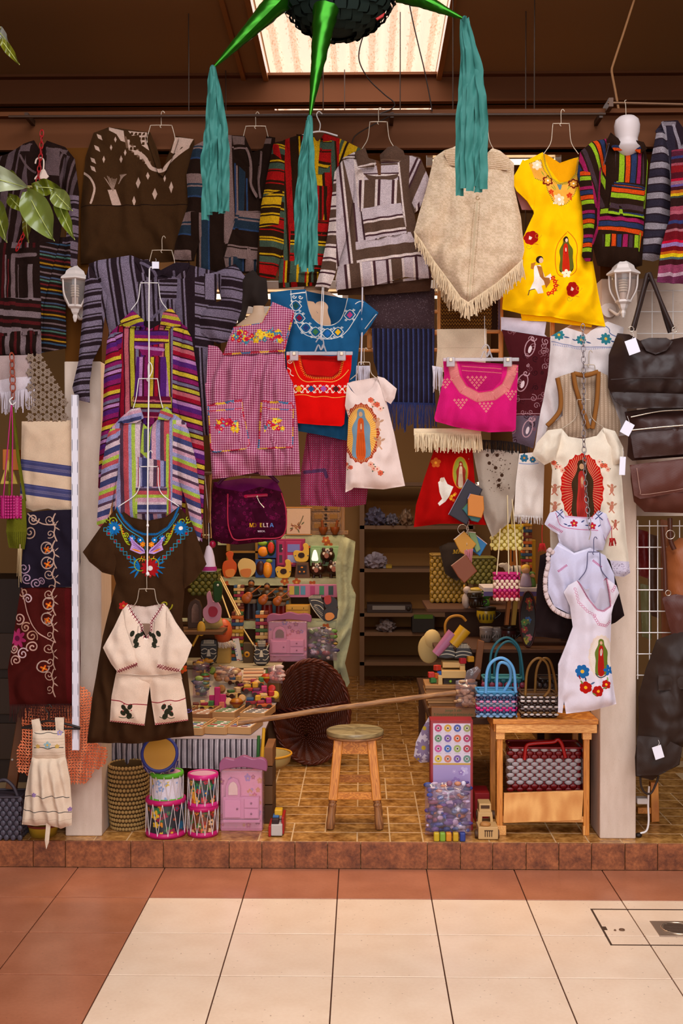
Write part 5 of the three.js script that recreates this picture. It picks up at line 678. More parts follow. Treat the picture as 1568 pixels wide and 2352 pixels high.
garment('embroidered_dress', 'white dress with blue flower neckline behind the beige vest', 'dress', -.0, [1215, 725, 1445, 1060], 2.2, (x) => { x.fillStyle = '#cbbcb8'; x.fillRect(1210, 720, 250, 350); for (const [X, Y, r] of [[1282, 770, 12], [1332, 782, 11], [1388, 780, 13]]) { petal(x, X, Y, r, 8, '#2a6a72', '#c89a3a', 0, .3); leaf(x, X + 10, Y + 4, 14, .3, '#3a4a68', .25); leaf(x, X - 10, Y + 2, 12, 3.4, '#3a4a68', .25); } curveL(x, '1266,785 1300,795 1330,800 1360,798 1400,800', '#6a6e90', 1.6); curveL(x, '1385,748 1400,756 1395,768 1415,775', '#4a5a80', 2); stitch(x, '1268,792 1330,804 1410,800', '#7a80a0', 1.4, 4, 4); }, [.08, 0, .001], [['body', '1264,772 1300,752 1345,766 1395,738 1432,752 1425,810 1442,900 1435,1000 1330,1010 1225,1045 1240,950 1258,850', 0, { bulge: .03, fold: [.016, 40, 0] }]]);
bust('brown shop form inside the white dress with blue flowers', 1340, 722, 130, 220, -.05, 0x9c6c48);
garment('white_shawl', 'white fringed shawl with blue flower border beside the robed figure dress', 'shawl', .01, [1175, 1035, 1255, 1205], 2, (x) => { x.fillStyle = '#d2c2b6'; x.fillRect(1170, 1030, 100, 190); petal(x, 1203, 1052, 9, 7, '#2c5c74', '#c8782a'); petal(x, 1222, 1056, 7, 7, '#2c5c74', '#c8782a'); curveL(x, '1192,1064 1215,1068 1235,1064', '#7c88a8', 2); }, [.1, 0, .0014], [['body', '1192,1042 1235,1038 1250,1060 1246,1190 1180,1186 1184,1110', 0, { bulge: .02, fold: [.012, 26, 0] }]], (g, m, z) => { part(g, 'fringe', fringe(pp('1181,1184 1245,1188'), z + .012, 16, { gap: 1.6, r: .0015 }), M(0xd8ccc4, .95)).userData.kind = 'stuff'; });
garment('knitted_vest', 'beige cable knit child vest with brown ribbed edges', 'vest', .06, [1245, 840, 1435, 1015], 2.6, (x) => { x.fillStyle = '#b4967c'; x.fillRect(1240, 830, 200, 190); for (let k = 0; k < 22; k++) { line(x, [[1250 + k * 9, 840], [1250 + k * 9, 1015]], '#9a7c62', 1.6); stitch(x, [[1254 + k * 9, 840], [1254 + k * 9, 1015]], '#c8ac92', 3, 5, 2); } }, [.15, 0, .003], [['body', '1280,866 1318,854 1326,880 1340,930 1354,985 1358,985 1366,930 1373,852 1395,862 1400,905 1426,975 1420,1003 1252,1006 1256,982 1292,955 1290,900', 0, { bulge: .025, fold: [.004, 50, 0] }], ['back', '1318,856 1372,852 1366,930 1356,985 1340,930', -.015, { bulge: .002 }]],
(g, m, z) => { const b = M(0x84501e, .95); for (const s of ['1316,856 1322,890 1334,930 1344,960 1352,984', '1374,854 1372,900 1368,940 1360,985', '1280,868 1287,905 1286,940 1272,962 1256,978', '1318,858 1345,862 1373,854']) part(g, 'ribbed_edge', ptube(pp(s), z + .03, .011, 30, 7), b); });
garment('printed_dress', 'cream puff sleeved dress printed with a red rayed figure', 'dress', .11, [1212, 970, 1455, 1335], 2.6, (x) => {
x.fillStyle = '#dccab4'; x.fillRect(1205, 960, 260, 390); robed(x, 1333, 1048, 150, { halo: '#a81c1c', edge: '#b0140f', ray: '#dca070', mantle: '#3c2a18', robe: '#b03028', inner: '#c06048', skin: '#c89870' }); for (const [X, Y, s] of [[1280, 1070, 1], [1382, 1068, 1]]) roses(x, X, Y, .9, 4); for (const X of [1272, 1400]) for (const Y of [1125, 1165]) cherub(x, X, Y, .9, '#b87058'); cherub(x, 1408, 1205, .8, '#a85a48'); fillP(x, '1390,1286 1450,1290 1450,1330 1385,1330', '#cabccb'); for (let k = 0; k < 60; k++) { x.fillStyle = 'rgba(120,100,120,.5)'; x.beginPath(); x.arc(rr(1392, 1448), rr(1292, 1322), 1.2, 0, TAU); x.fill(); }
}, [.08, 0, .0012], [['body', '1290,984 1305,1003 1338,1008 1370,1001 1385,982 1415,1005 1428,1100 1438,1240 1447,1316 1432,1325 1400,1322 1330,1300 1265,1280 1262,1180 1268,1080 1260,1045', 0, { bulge: .04, fold: [.012, 44, 0] }], ['sleeve', '1290,984 1258,988 1232,1018 1221,1046 1250,1068 1276,1056 1286,1020', .02, { bulge: .04, soft: 10, fold: [.01, 16, 0] }], ['sleeve', '1384,982 1412,990 1431,1028 1430,1062 1405,1070 1394,1030', .02, { bulge: .035, soft: 10, fold: [.01, 16, 0] }]]);
wireHanger('wire hanger with pointed shoulders between vest and cream dress', 1352, 838, 26, 30, 24, .05, WIREM, 26);
wireHanger('wire hanger holding the cream puff sleeved dress', 1340, 918, 30, 48, 66, .1, WIREM, 8);
garment('black_skirt', 'black child skirt under the white lace edged apron', 'skirt', .13, [1220, 1255, 1445, 1480], 1.6, (x) => { x.fillStyle = '#1f1414'; x.fillRect(1210, 1250, 240, 240); }, [.2, 0, .001], [['body', '1240,1276 1272,1262 1398,1280 1416,1340 1434,1414 1412,1430 1380,1445 1320,1470 1228,1462 1232,1360', 0, { bulge: .03, fold: [.016, 34, 0] }]]);
garment('child_blouse', 'small white child blouse with pink and red flower embroidery', 'blouse', .18, [1240, 1160, 1415, 1285], 3, (x) => { x.fillStyle = '#c6bccc'; x.fillRect(1230, 1150, 200, 150); const pk = '#b04a70', N = '#39406a'; stitch(x, '1258,1204 1290,1222', pk, 1.4, 3, 6); for (const [a, b] of [[1285, 1182], [1374, 1186]]) { line(x, [[a - 8, b - 8], [a + 8, b + 8]], N, 2); line(x, [[a - 8, b + 6], [a + 8, b - 8]], N, 2); leaf(x, a, b - 8, 9, -.6, N, .3); } for (const [a, b] of [[1316, 1202], [1358, 1208]]) petal(x, a, b, 8, 5, '#a81c30', '#d8a040'); for (const [a, b] of [[1292, 1202], [1300, 1208], [1340, 1206], [1332, 1200], [1370, 1210]]) leaf(x, a, b, 10, rr(-1, 1), N, .3); curveL(x, '1275,1178 1280,1200 1292,1212 1330,1216 1370,1218', pk, 1.4); stitch(x, '1296,1186 1362,1190', pk, 1.2, 3, 4); stitch(x, '1395,1190 1405,1214 1390,1242', pk, 1.3, 3, 6); }, [.08, 0, .001], [['body', '1290,1168 1297,1184 1330,1187 1360,1188 1374,1172 1388,1210 1390,1246 1384,1264 1350,1264 1318,1272 1284,1246 1276,1214', 0, { bulge: .03, fold: [.012, 28, 0] }], ['sleeve', '1290,1170 1262,1178 1250,1204 1266,1218 1284,1228 1286,1200', .015, { bulge: .025, soft: 8, fold: [.006, 14, 0] }], ['sleeve', '1373,1172 1392,1180 1405,1214 1390,1240 1382,1220', .015, { bulge: .025, soft: 8, fold: [.006, 14, 0] }]],
(g, m, z) => { const r = M(0xa8120f, .8); for (const [X, y0, y1] of [[1245, 1206, 1250], [1405, 1208, 1238]]) { part(g, 'tassel_cord', ptube([[X, y0], [X - 1, (y0 + y1) / 2], [X, y1]], z + .03, .0016, 12, 5), r); part(g, 'tassel', fringe([[X - 6, y1], [X + 6, y1]], z + .03, 15, { gap: .8, r: .0018, sway: 5 }), r); } });
garment('lace_apron', 'white child apron edged with gathered lace over the black skirt', 'apron', .2, [1235, 1235, 1425, 1430], 2.6, (x) => { x.fillStyle = '#bfb7cb'; x.fillRect(1225, 1230, 210, 210); stitch(x, '1278,1312 1300,1297', '#a83a68', 1.5, 3, 5); stitch(x, '1358,1286 1378,1302', '#a83a68', 1.5, 3, 5); line(x, '1275,1250 1318,1272 1356,1260', '#d0c8d8', 4); }, [.08, 0, .001], [['body', '1283,1246 1318,1270 1355,1258 1390,1276 1410,1320 1412,1350 1370,1395 1310,1412 1272,1392 1258,1360 1258,1318 1266,1270', 0, { bulge: .03, fold: [.016, 38, 0] }]],
(g, m, z) => { const pts = smooth(pp('1268,1268 1258,1300 1252,1330 1254,1365 1268,1395 1290,1410 1312,1416 1345,1408'), 6).slice(0, 42), list = []; for (let i = 0; i < 41; i++) { const a = pts[i], q = P(a[0], a[1], z + .008 + .008 * Math.sin(i * 2.1)); list.push(ball(q, .011, 1, 1, .35, 8)); } part(g, 'lace', mg(list), M(0xc4aca8, .95)); });
garment('embroidered_dress', 'white sleeveless dress with robed figure and red flowers before the right pillar', 'dress', .25, [1270, 1315, 1430, 1650], 3.2, (x) => {
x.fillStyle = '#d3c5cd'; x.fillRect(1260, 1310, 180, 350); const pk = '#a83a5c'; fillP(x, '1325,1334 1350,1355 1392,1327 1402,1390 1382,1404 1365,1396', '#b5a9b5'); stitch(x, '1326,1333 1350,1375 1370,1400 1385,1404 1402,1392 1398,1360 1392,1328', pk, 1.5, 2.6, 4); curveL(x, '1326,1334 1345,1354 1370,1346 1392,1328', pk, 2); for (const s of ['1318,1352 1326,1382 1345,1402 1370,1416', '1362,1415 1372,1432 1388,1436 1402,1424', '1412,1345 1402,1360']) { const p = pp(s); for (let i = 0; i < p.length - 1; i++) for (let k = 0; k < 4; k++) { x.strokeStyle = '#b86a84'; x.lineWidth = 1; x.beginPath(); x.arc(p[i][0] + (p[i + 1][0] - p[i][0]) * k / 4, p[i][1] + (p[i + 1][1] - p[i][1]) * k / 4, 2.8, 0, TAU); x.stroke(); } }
robed(x, 1378, 1460, 94, { halo: '#dccabc', edge: '#d8c0b0', ray: '#d0b8a8', mantle: '#5f6a24', robe: '#a81c14', inner: '#c0b0b4', skin: '#c89a7a', moon: '#3c3c50' }); petal(x, 1334, 1540, 15, 7, '#1c5a94', '#d8a030', .3, .4); petal(x, 1396, 1538, 12, 5, '#1c5a94', 0, 1, .3); petal(x, 1342, 1577, 13, 6, '#a8140f', '#e0a020', 0, .5); petal(x, 1369, 1584, 12, 6, '#a8140f', '#e0a020', .4, .5); petal(x, 1389, 1570, 10, 6, '#a8140f', '#e0a020', .2, .45); for (const [a, b, t, c] of [[1326, 1548, 1.2, '#8a2030'], [1340, 1552, 1.3, '#2a3a6a'], [1330, 1560, 1, '#6a7a3a'], [1352, 1570, -.6, '#4a5a7a'], [1356, 1588, .6, '#6a7a3a'], [1380, 1580, -.4, '#6a7a3a'], [1392, 1552, 1.5, '#7a8a4a']]) leaf(x, a, b, 12, t, c, .3);
}, [.08, 0, .0012], [['body', '1325,1333 1348,1372 1370,1399 1385,1405 1402,1393 1398,1360 1392,1327 1415,1345 1421,1362 1408,1392 1404,1410 1400,1514 1408,1570 1415,1617 1360,1632 1300,1640 1295,1610 1291,1638 1281,1636 1282,1526 1300,1480 1315,1440 1308,1392 1294,1360 1305,1344', 0, { bulge: .035, fold: [.01, 54, .1] }], ['back_neck', '1325,1333 1345,1354 1370,1347 1392,1327 1402,1392 1385,1406 1366,1398', -.02, { bulge: .002 }]]);
wireHanger('blue wire hanger holding the white sleeveless dress', 1363, 1268, 28, 34, 64, .24, M(0x55506e, .5), 28);
{ const g = thing('steel_chain', 'steel chain hanging down before the right hand dresses', 'chain'); part(g, 'links', chainGeo([P(1338, 745, .1), P(1340, 860, .12), P(1340, 1000, .19), P(1345, 1130, .2), P(1354, 1215, .25)], .012, .0018), M(0x8d8080, .35, { metalness: .8 })); part(g, 'hook', ptube([[1354, 1215, .25], [1356, 1225, .25], [1352, 1240, .25]], .25, .002, 12, 5), WIREM); base(g); }
garment('red_skirt', 'dark red skirt with embroidered figures under the cream fringe', 'skirt', -.02, [945, 1025, 1120, 1220], 2.6, (x) => {
x.fillStyle = '#980604'; x.fillRect(940, 1020, 190, 210); petal(x, 1000, 1063, 11, 5, '#b8541a', '#d8902a', 0, .45); x.fillStyle = '#8a8a2c'; x.beginPath(); x.ellipse(1056, 1086, 17, 36, 0, 0, TAU); x.fill(); x.strokeStyle = '#c8701c'; x.lineWidth = 2; x.stroke(); robed(x, 1057, 1056, 66, { mantle: '#8a2a1c', robe: '#c8a888', skin: '#c89a78' }); fillP(x, '1005,1108 1018,1096 1026,1112 1040,1118 1030,1140 1022,1152 1008,1162 1004,1156 1014,1146 1008,1130', '#d8ccbc'); x.fillStyle = '#d0b8a0'; x.beginPath(); x.arc(1014, 1102, 5, 0, TAU); x.fill(); for (let k = 0; k < 6; k++) petal(x, 1038 + Math.cos(k) * 6, 1134 + k * 3, 3.4, 5, pick(['#c8601a', '#d8a020']));
}, [.15, 0, .0014], [['body', '998,1028 1085,1030 1090,1110 1116,1206 1060,1203 1010,1203 950,1211 955,1160 975,1096', 0, { bulge: .03, fold: [.014, 46, 0] }]]);
garment('grey_blouse', 'pale grey blouse with black dotted embroidery beside the red skirt', 'blouse', -.0, [1080, 1020, 1200, 1240], 2.4, (x) => { x.fillStyle = '#9a8878'; x.fillRect(1070, 1010, 140, 240); for (let k = 0; k < 90; k++) { x.fillStyle = `rgba(50,30,20,${rr(.3, .8)})`; x.beginPath(); x.arc(1145 + (rnd() + rnd() - 1) * 30, rr(1035, 1130), rr(.6, 1.6), 0, TAU); x.fill(); } for (const [a, b] of [[1118, 1046], [1122, 1064], [1140, 1046], [1136, 1075], [1150, 1092], [1144, 1103], [1143, 1115]]) { x.fillStyle = '#3a2418'; x.beginPath(); x.arc(a, b, 4, 0, TAU); x.fill(); } }, [.1, 0, .0012], [['body', '1084,1028 1150,1034 1192,1036 1186,1110 1170,1200 1130,1234 1112,1190 1098,1100', 0, { bulge: .03, fold: [.018, 36, 0] }]]);
// ---------- piñata, leaves, lanterns, wires ----------
{
const g = thing('star_pinata', 'dark green star piñata with foil cones and teal streamers', 'piñata'), z = .55, m = mpp(z), c = P(775, -60, z), R = 140 * m;
const ruff = []; for (let j = 0; j < 13; j++) { const th = .35 + j * .2, n = Math.round(26 * Math.sin(th)) + 4; for (let i = 0; i < n; i++) { const a = i / n * TAU + j * .6, q = V(Math.sin(th) * Math.cos(a), -Math.cos(th), Math.sin(th) * Math.sin(a)); const s = new THREE.PlaneGeometry(.045, .05, 2, 3), sp = s.attributes.position; for (let k = 0; k < sp.count; k++) sp.setZ(k, .014 * (1 - (sp.getY(k) / .025) ** 2) + rr(-.004, .004)); s.applyQuaternion(new THREE.Quaternion().setFromUnitVectors(V(0, 0, 1), q.clone().add(V(0, .3, 0)).normalize())); ruff.push(s.translate(c.x + q.x * R, c.y + q.y * R, c.z + q.z * R)); } }
part(g, 'paper_ruffles', mg([ball(c, R * .98, 1, 1, 1, 28), ...ruff]), M(0x12211a, .8));
part(g, 'red_patch', extr(pp('862,42 884,28 880,38 866,46'), z + R * .7, .01, .002), M(0xa81812, .6));
const foil = M(0x24620f, .34, { metalness: .75 });
const cone = (bx_, by, bz, tx, ty, tz, r) => { const a = P(bx_, by, bz), b = P(tx, ty, tz), L = a.distanceTo(b), k = new THREE.CylinderGeometry(.004, r, L, 18, 22, true), p = k.attributes.position; for (let i = 0; i < p.count; i++) { const f = 1 + .09 * noise(p.getX(i) * 40, p.getY(i) * 22, p.getZ(i) * 40) + .05 * noise(p.getX(i) * 120, p.getY(i) * 60, p.getZ(i) * 120); p.setX(i, p.getX(i) * f); p.setZ(i, p.getZ(i) * f); } k.computeVertexNormals(); k.applyQuaternion(new THREE.Quaternion().setFromUnitVectors(V(0, 1, 0), b.clone().sub(a).normalize())).translate((a.x + b.x) / 2, (a.y + b.y) / 2, (a.z + b.z) / 2); return k; };
const tips = [[660, -18, z + .05, 488, 157, z + .12, .056, 495, 505, 464, 524], [748, 20, z + .2, 711, 272, z + .3, .05, 703, 632, 681, 730], [920, -22, z + .06, 1066, 44, z + .1, .045, 1083, 450, 1048, 1114]];
for (const [ax, ay, az, bx_, by, bz, r, sx, sy, l, rt] of tips) {
part(g, 'foil_cone', cone(ax, ay, az, bx_, by, bz, r), foil);
const st = new THREE.Group(); st.name = 'streamer_tassel'; g.add(st); const mt = M(0x35776c, .7, { transmission: .15, thickness: 0 });
for (let k = 0; k < 6; k++) { const w = (rt - l) / 3.6, xe = l + (rt - l) * (k + .5) / 6, len = (sy - by) * rr(.93, 1), ribbon = new THREE.PlaneGeometry(1, 1, 3, 26), p = ribbon.attributes.position, sd = rr(0, 9), zo = (k % 3) * .012 - .01; for (let i = 0; i < p.count; i++) { const v = .5 - p.getY(i), u = p.getX(i), sprd = Math.min(1, v * 3.2), px = bx_ + (sx - bx_) * sprd + (xe - (l + rt) / 2) * Math.min(1, .18 + v * 1.4) + u * w * (.55 + .45 * sprd) + 2 * noise(v * 5, k, sd), q = P(px, by + len * v, bz); p.setXYZ(i, q.x, q.y, q.z + zo + .016 * noise(v * 7, u * 1.5, sd) + .005 * Math.sin(u * 6 + v * 20)); } ribbon.computeVertexNormals(); part(st, 'ribbon', ribbon, mt); }
part(st, 'knot', ball(P(bx_, by, bz), .011, 1, 1.3, 1, 10), M(0x2a6058, .8));
}
part(g, 'rope', rod(c.clone().add(V(0, R, 0)), V(c.x, 5.895, c.z), .006, .006, 6), M(0x8a6a44, .9)); base(g);
}
function leafMesh(g, b, t, w, z0, z1, color, sheen) { // pointed leaf from base pixel to tip pixel
const A = P(b[0], b[1], z0), B = P(t[0], t[1], z1), dir = B.clone().sub(A), L = dir.length(), side = V(0, 0, 1).cross(dir).normalize(), nrm = dir.clone().cross(side).normalize().negate(), n = 14, pos = [], ind = [], W = w * mpp(z0) / 2, uv = [];
for (let i = 0; i <= n; i++) { const v = i / n, hw = W * Math.pow(Math.sin(Math.PI * Math.min(1, .04 + v * .96)), .8) * (1 - .35 * v); for (let k = -2; k <= 2; k++) { const u = k / 2, q = A.clone().addScaledVector(dir, v).addScaledVector(side, hw * u).addScaledVector(V(0, 0, 1), .02 * Math.abs(u) * W / .05 - .03 * v * v + .006 * Math.sin(v * 14 + u * 2)); pos.push(q.x, q.y, q.z); uv.push(u, v); } }
for (let i = 0; i < n; i++) for (let k = 0; k < 4; k++) { const a = i * 5 + k; ind.push(a, a + 1, a + 5, a + 1, a + 6, a + 5); }
const ge = new THREE.BufferGeometry(); ge.setAttribute('position', new THREE.Float32BufferAttribute(pos, 3)); ge.setAttribute('uv', new THREE.Float32BufferAttribute(uv, 2)); ge.setIndex(ind); ge.computeVertexNormals();
const lf = part(g, 'leaf', ge, M(color, .28, { transmission: .25, thickness: 0 })); part(lf, 'midrib', tube([A, A.clone().lerp(B, .5).add(V(0, 0, .0)), B.clone().add(V(0, 0, -.03))], .0012, 12, 4), M(0x9a9c50, .6));
}
{
const g = thing('leafy_branch', 'branch of glossy green leaves reaching in from the left', 'plant'), z = 2.3;
part(g, 'stem', ptube([[-90, 330], [-20, 400], [30, 428], [80, 430], [125, 438]], z - .02, .004, 30, 6), M(0x6a5a24, .7));
for (const [b, t, w, dz, c] of [[[-70, 400], [60, 425], 75, .02, 0x9a9c78], [[10, 395], [40, 420], 34, 0, 0x5a5c14], [[62, 440], [118, 548], 82, .03, 0x6a7230], [[75, 430], [140, 432], 44, 0, 0x585c10], [[122, 440], [160, 478], 50, .02, 0x747a3a], [[128, 452], [165, 545], 34, .01, 0x66701e], [[20, 450], [50, 482], 36, 0, 0x646814], [[-10, 455], [8, 552], 48, .01, 0x565a18], [[62, 470], [58, 552], 26, -.02, 0x5c5010]]) leafMesh(g, b, t, w, z + dz, z + dz + .03, c);
base(g);
const h = thing('leafy_branch', 'single drooping leaf at the upper left edge', 'plant'); part(h, 'stem', ptube([[-80, 20], [-30, 40], [2, 66]], z, .003, 16, 6), M(0x6a5a24, .7)); leafMesh(h, [-14, 60], [14, 92], 30, z, z, 0x9a9a90); leafMesh(h, [2, 90], [37, 139], 24, z, z + .02, 0x6c6a12); base(h);
}
function lantern(label, cx, y, s, z, dx) { // hexagonal coach lantern on a wall arm; s = pixels scale
const g = thing('coach_lantern', label, 'lantern'), m = mpp(z) * s, wh = M(0xcdbdb4, .45), p = P(cx, y, z), hex = (prof) => { const a = new THREE.LatheGeometry(prof.map(([r, v]) => new THREE.Vector2(r * m, -v * m)), 6); const b = a.toNonIndexed(); b.computeVertexNormals(); return b.rotateY(.26).translate(p.x, p.y, p.z); };
part(g, 'roof', hex([[.3, 0], [5, 2], [6, 6], [4, 9], [7, 16], [14, 22], [24, 30], [27, 38], [38, 46], [39, 50], [33, 52], [.3, 50]]), wh); part(g, 'finial', ball(V(p.x, p.y, p.z), 5 * m, 1, 1.1, 1, 12), wh);
for (let k = 0; k < 6; k++) { const a = .26 + k * TAU / 6, t = V(Math.sin(a) * 33 * m, -51 * m, Math.cos(a) * 33 * m).add(p), u = V(Math.sin(a) * 30 * m, -85 * m, Math.cos(a) * 30 * m).add(p), b = V(Math.sin(a) * 17 * m, -112 * m, Math.cos(a) * 17 * m).add(p); part(g, 'cage_bar', tube([t, u, b], 2.2 * m, 12, 5), wh); }
const gl = new THREE.LatheGeometry([[32, 51], [29, 85], [16, 111]].map(([r, v]) => new THREE.Vector2(r * m, -v * m)), 6).rotateY(.26).translate(p.x, p.y, p.z); part(g, 'glass_panes', gl, M(0xe8ddd6, .12, { transmission: .85, thickness: 0 }));
part(g, 'base', hex([[.3, 110], [18, 110], [19, 115], [12, 120], [9, 128], [5, 134], [6, 140], [3, 150], [.3, 152]]), wh);
const bulb = []; for (let k = 0; k < 5; k++) bulb.push(new THREE.TorusGeometry(8 * m, 2.6 * m, 6, 14).rotateX(Math.PI / 2).translate(p.x, p.y - (64 + k * 6) * m, p.z)); part(g, 'bulb', mg(bulb), M(0xe2d8c8, .3)); part(g, 'socket', rod(V(p.x, p.y - 110 * m, p.z), V(p.x, p.y - 92 * m, p.z), 8 * m, 8 * m, 12), wh);
part(g, 'arm', tube([V(p.x, p.y - 128 * m, p.z), V(p.x + dx * 6 * m, p.y - 140 * m, p.z - .04), V(p.x + dx * 14 * m, p.y - 130 * m, p.z - .08), V(p.x + dx * 18 * m, p.y - 118 * m, -.06)], 4 * m, 20, 8), wh); part(g, 'wall_plate', rod(V(p.x + dx * 18 * m, p.y - 122 * m, -.08), V(p.x + dx * 18 * m, p.y - 122 * m, -.05), 20 * m, 17 * m, 20), wh); return base(g);
}
lantern('white coach lantern on the right pillar above the black tote', 1431, 581, .98, .08, -1);
lantern('white coach lantern half hidden behind pullover sleeves on the left pillar', 172, 596, .95, -.0, 1);
{ const w = M(0x2a1a10, .6); for (const [l, s, c] of [['black cable sagging under the roof light', '848,60 833,85 824,135 845,180 880,215 905,236 900,250 870,262', w], ['dark cable hanging from the piñata past the roof light', '938,0 948,50 962,110 974,160 985,215 992,255', w], ['dark wire descending behind the striped pullover hood', '905,262 860,285 818,310 808,328', w]]) { const g = thing('electric_cable', l, 'cable'); part(g, 'cable', ptube(pp(s), -.1, .003, 60, 5), c); base(g); }
const g = thing('roof_conduit', 'thin brown conduit running down from the roof at the right', 'conduit'); part(g, 'conduit', ptube(pp('1459,-10 1430,80 1404,160 1412,205 1420,250'), -.3, .006, 40, 6, .1), M(0x8a5c34, .6)); base(g);
const r = thing('hanging_rail', 'metal clothes rail above the neon pullover', 'rail'); part(r, 'rail', rod(P(1395, 236, -.04), P(1660, 242, -.04), .007, .007, 8), M(0x6a4a34, .4, { metalness: .6 })); part(r, 'bracket', bx(P(1402, 236, -.04).x - .01, P(1402, 236, -.04).x + .01, P(1402, 236, -.04).y - .02, P(1402, 236, -.04).y + .02, -.16, -.03), M(0x5a3a24, .5)); base(r);
const b = thing('hanging_rail', 'dark clothes rail along the front beam', 'rail'); part(b, 'rail', rod(P(20, 268, -.03), P(1390, 262, -.03), .007, .007, 8), M(0x3a2212, .5)); for (const X of [60, 500, 900, 1380]) { const q = P(X, 264, -.03); part(b, 'bracket', bx(q.x - .008, q.x + .008, q.y - .012, q.y + .012, -.16, -.03), M(0x3a2212, .5)); } base(b); }
// ---------- leather bags at the right ----------
const LEA = (c, r = .38) => M(c, r, { bumpMap: WEAVE, bumpScale: .0004 }), strapG = (s, z, w = .011) => ptube(pp(s), z, w, 40, 8);
function leatherBag(name, label, cat, z, parts, straps, mat, strapMat, extra) { const g = thing(name, label, cat); for (const [n, o, dz, opt, mm] of parts) part(g, n, cloth(pp(o), z + dz, { fold: [.006, 70, 0], crease: .006, soft: 16, step: 8, ...opt }), mm || mat); for (const [s, dz, w] of straps) part(g, 'strap', strapG(s, z + dz, w), strapMat || mat); if (extra) extra(g, z); return base(g); }
const BL = LEA(0x2c1a15, .5), BR = LEA(0x55291e, .5), BLK = LEA(0x2a1911, .6), TAN = LEA(0x8a4a24, .5), steel = M(0xb8a898, .25, { metalness: .9 });
const ring = (g, X, Y, z, r = 6) => { const q = P(X, Y, z); part(g, 'ring', new THREE.TorusGeometry(r * mpp(z), .0022, 6, 18).translate(q.x, q.y, q.z), steel); };
leatherBag('leather_tote', 'large black leather tote with long handles and white tag', 'bag', .1, [['body', '1418,765 1445,768 1472,784 1530,782 1610,766 1610,932 1440,934 1410,918 1396,890 1398,815', 0, { bulge: .1, soft: 26 }], ['top_flap', '1470,782 1490,776 1530,776 1545,784 1530,805 1505,814 1484,806', .085, { bulge: .012 }], ['seam_panel', '1402,900 1610,906 1610,936 1438,938 1412,922', .082, { bulge: .016 }]], [['1451,758 1462,720 1478,660 1488,626 1500,650 1520,700 1545,756', .09, .0095], ['1455,758 1470,700 1490,640 1512,680 1530,740 1538,764', .05, .0095]], BL, BL, (g, z) => { ring(g, 1449, 756, z + .1); ring(g, 1549, 757, z + .1); part(g, 'seam', strapG('1402,872 1480,868 1610,870', z + .1, .003), BL); });
tag('white price tag on the black leather tote', 1452, 796, 28, 34, .24, .35);
leatherBag('leather_shoulder_bag', 'dark brown shoulder bag with zips under the black tote', 'bag', .08, [['body', '1434,946 1500,936 1610,932 1610,1046 1452,1058 1440,1048 1444,985', 0, { bulge: .08, soft: 20 }], ['front_pocket', '1446,992 1610,976 1610,1040 1456,1052', .07, { bulge: .02 }]], [['1448,958 1520,944 1610,940', .07, .004], ['1450,988 1530,980 1610,974', .085, .004]], LEA(0x3a201a, .48), steel);
tag('printed price tag hanging from the dark brown shoulder bag', 1440, 984, 24, 30, .2, -.5); tag('white and maroon tag at the edge of the dark shoulder bag', 1429, 1070, 14, 42, .2, -.05);
leatherBag('leather_briefcase', 'reddish brown stitched briefcase below the shoulder bag', 'bag', .06, [['body', '1448,1070 1610,1050 1610,1180 1480,1176 1456,1152 1448,1100', 0, { bulge: .07, soft: 18, crease: .004 }], ['flap', '1446,1068 1610,1048 1610,1122 1470,1146 1456,1138', .066, { bulge: .014, crease: .003 }]], [], BR, BR, (g, z) => { part(g, 'stitching', mg([strapG('1462,1075 1470,1128 1478,1136 1560,1124 1610,1114', z + .088, .0012)]), M(0xa88070, .7)); });
leatherBag('leather_backpack', 'tan and brown leather backpack behind the wire grid', 'bag', -.05, [['body', '1526,1260 1560,1235 1610,1240 1610,1500 1560,1492 1536,1440 1524,1370', 0, { bulge: .08 }], ['lower_pocket', '1520,1372 1610,1352 1610,1505 1556,1496 1536,1440', .06, { bulge: .03 }, LEA(0x4e2318, .5)]], [['1528,1360 1526,1290 1520,1210', .06, .01], ['1548,1262 1540,1240 1538,1190', .07, .011]], TAN, LEA(0x4a2416), (g, z) => { ring(g, 1539, 1228, z + .1, 10); ring(g, 1534, 1362, z + .1, 6); });
leatherBag('leather_jacket', 'black leather jacket bag hanging low at the right edge', 'bag', .02, [['body', '1508,1470 1560,1450 1610,1440 1610,1706 1566,1716 1560,1756 1515,1780 1498,1792 1460,1783 1458,1740 1468,1660 1466,1600 1482,1540', 0, { bulge: .09, soft: 24, crease: .008 }], ['pocket_flap', '1510,1550 1610,1545 1610,1580 1512,1586', .08, { bulge: .012 }], ['lower_panel', '1462,1690 1520,1694 1566,1716 1558,1756 1515,1780 1462,1782', .07, { bulge: .02 }]], [['1470,1785 1472,1805 1480,1820 1494,1822 1506,1800 1512,1782', .04, .005]], BLK, BLK);
tag('white tag on the low black leather bag', 1511, 1728, 22, 30, .15, .3);
{ const g = thing('wire_grid', 'white wire display grid beside the right pillar', 'display grid'), z = -.07, l = []; for (const X of [1464, 1491, 1510, 1560]) part(g, 'upright_wire', rod(P(X, 1560, z), P(X, 1195, z), .0026, .0026, 5), WHITEM); for (let k = 0; k < 8; k++) part(g, 'cross_wire', rod(P(1462, 1208 + k * 49, z + .004), P(1600, 1208 + k * 49, z + .004), .0026, .0026, 5), WHITEM); base(g);
const h = thing('wire_grid', 'white wire grid on the wall behind the tote handles', 'display grid'), y = -.25; for (const X of [1452, 1497, 1545]) part(h, 'upright_wire', rod(P(X, 800, y), P(X, 664, y), .0024, .0024, 5), WHITEM); for (const Y of [668, 716, 766]) part(h, 'cross_wire', rod(P(1450, Y, y + .004), P(1600, Y, y + .004), .0024, .0024, 5), WHITEM); base(h); }
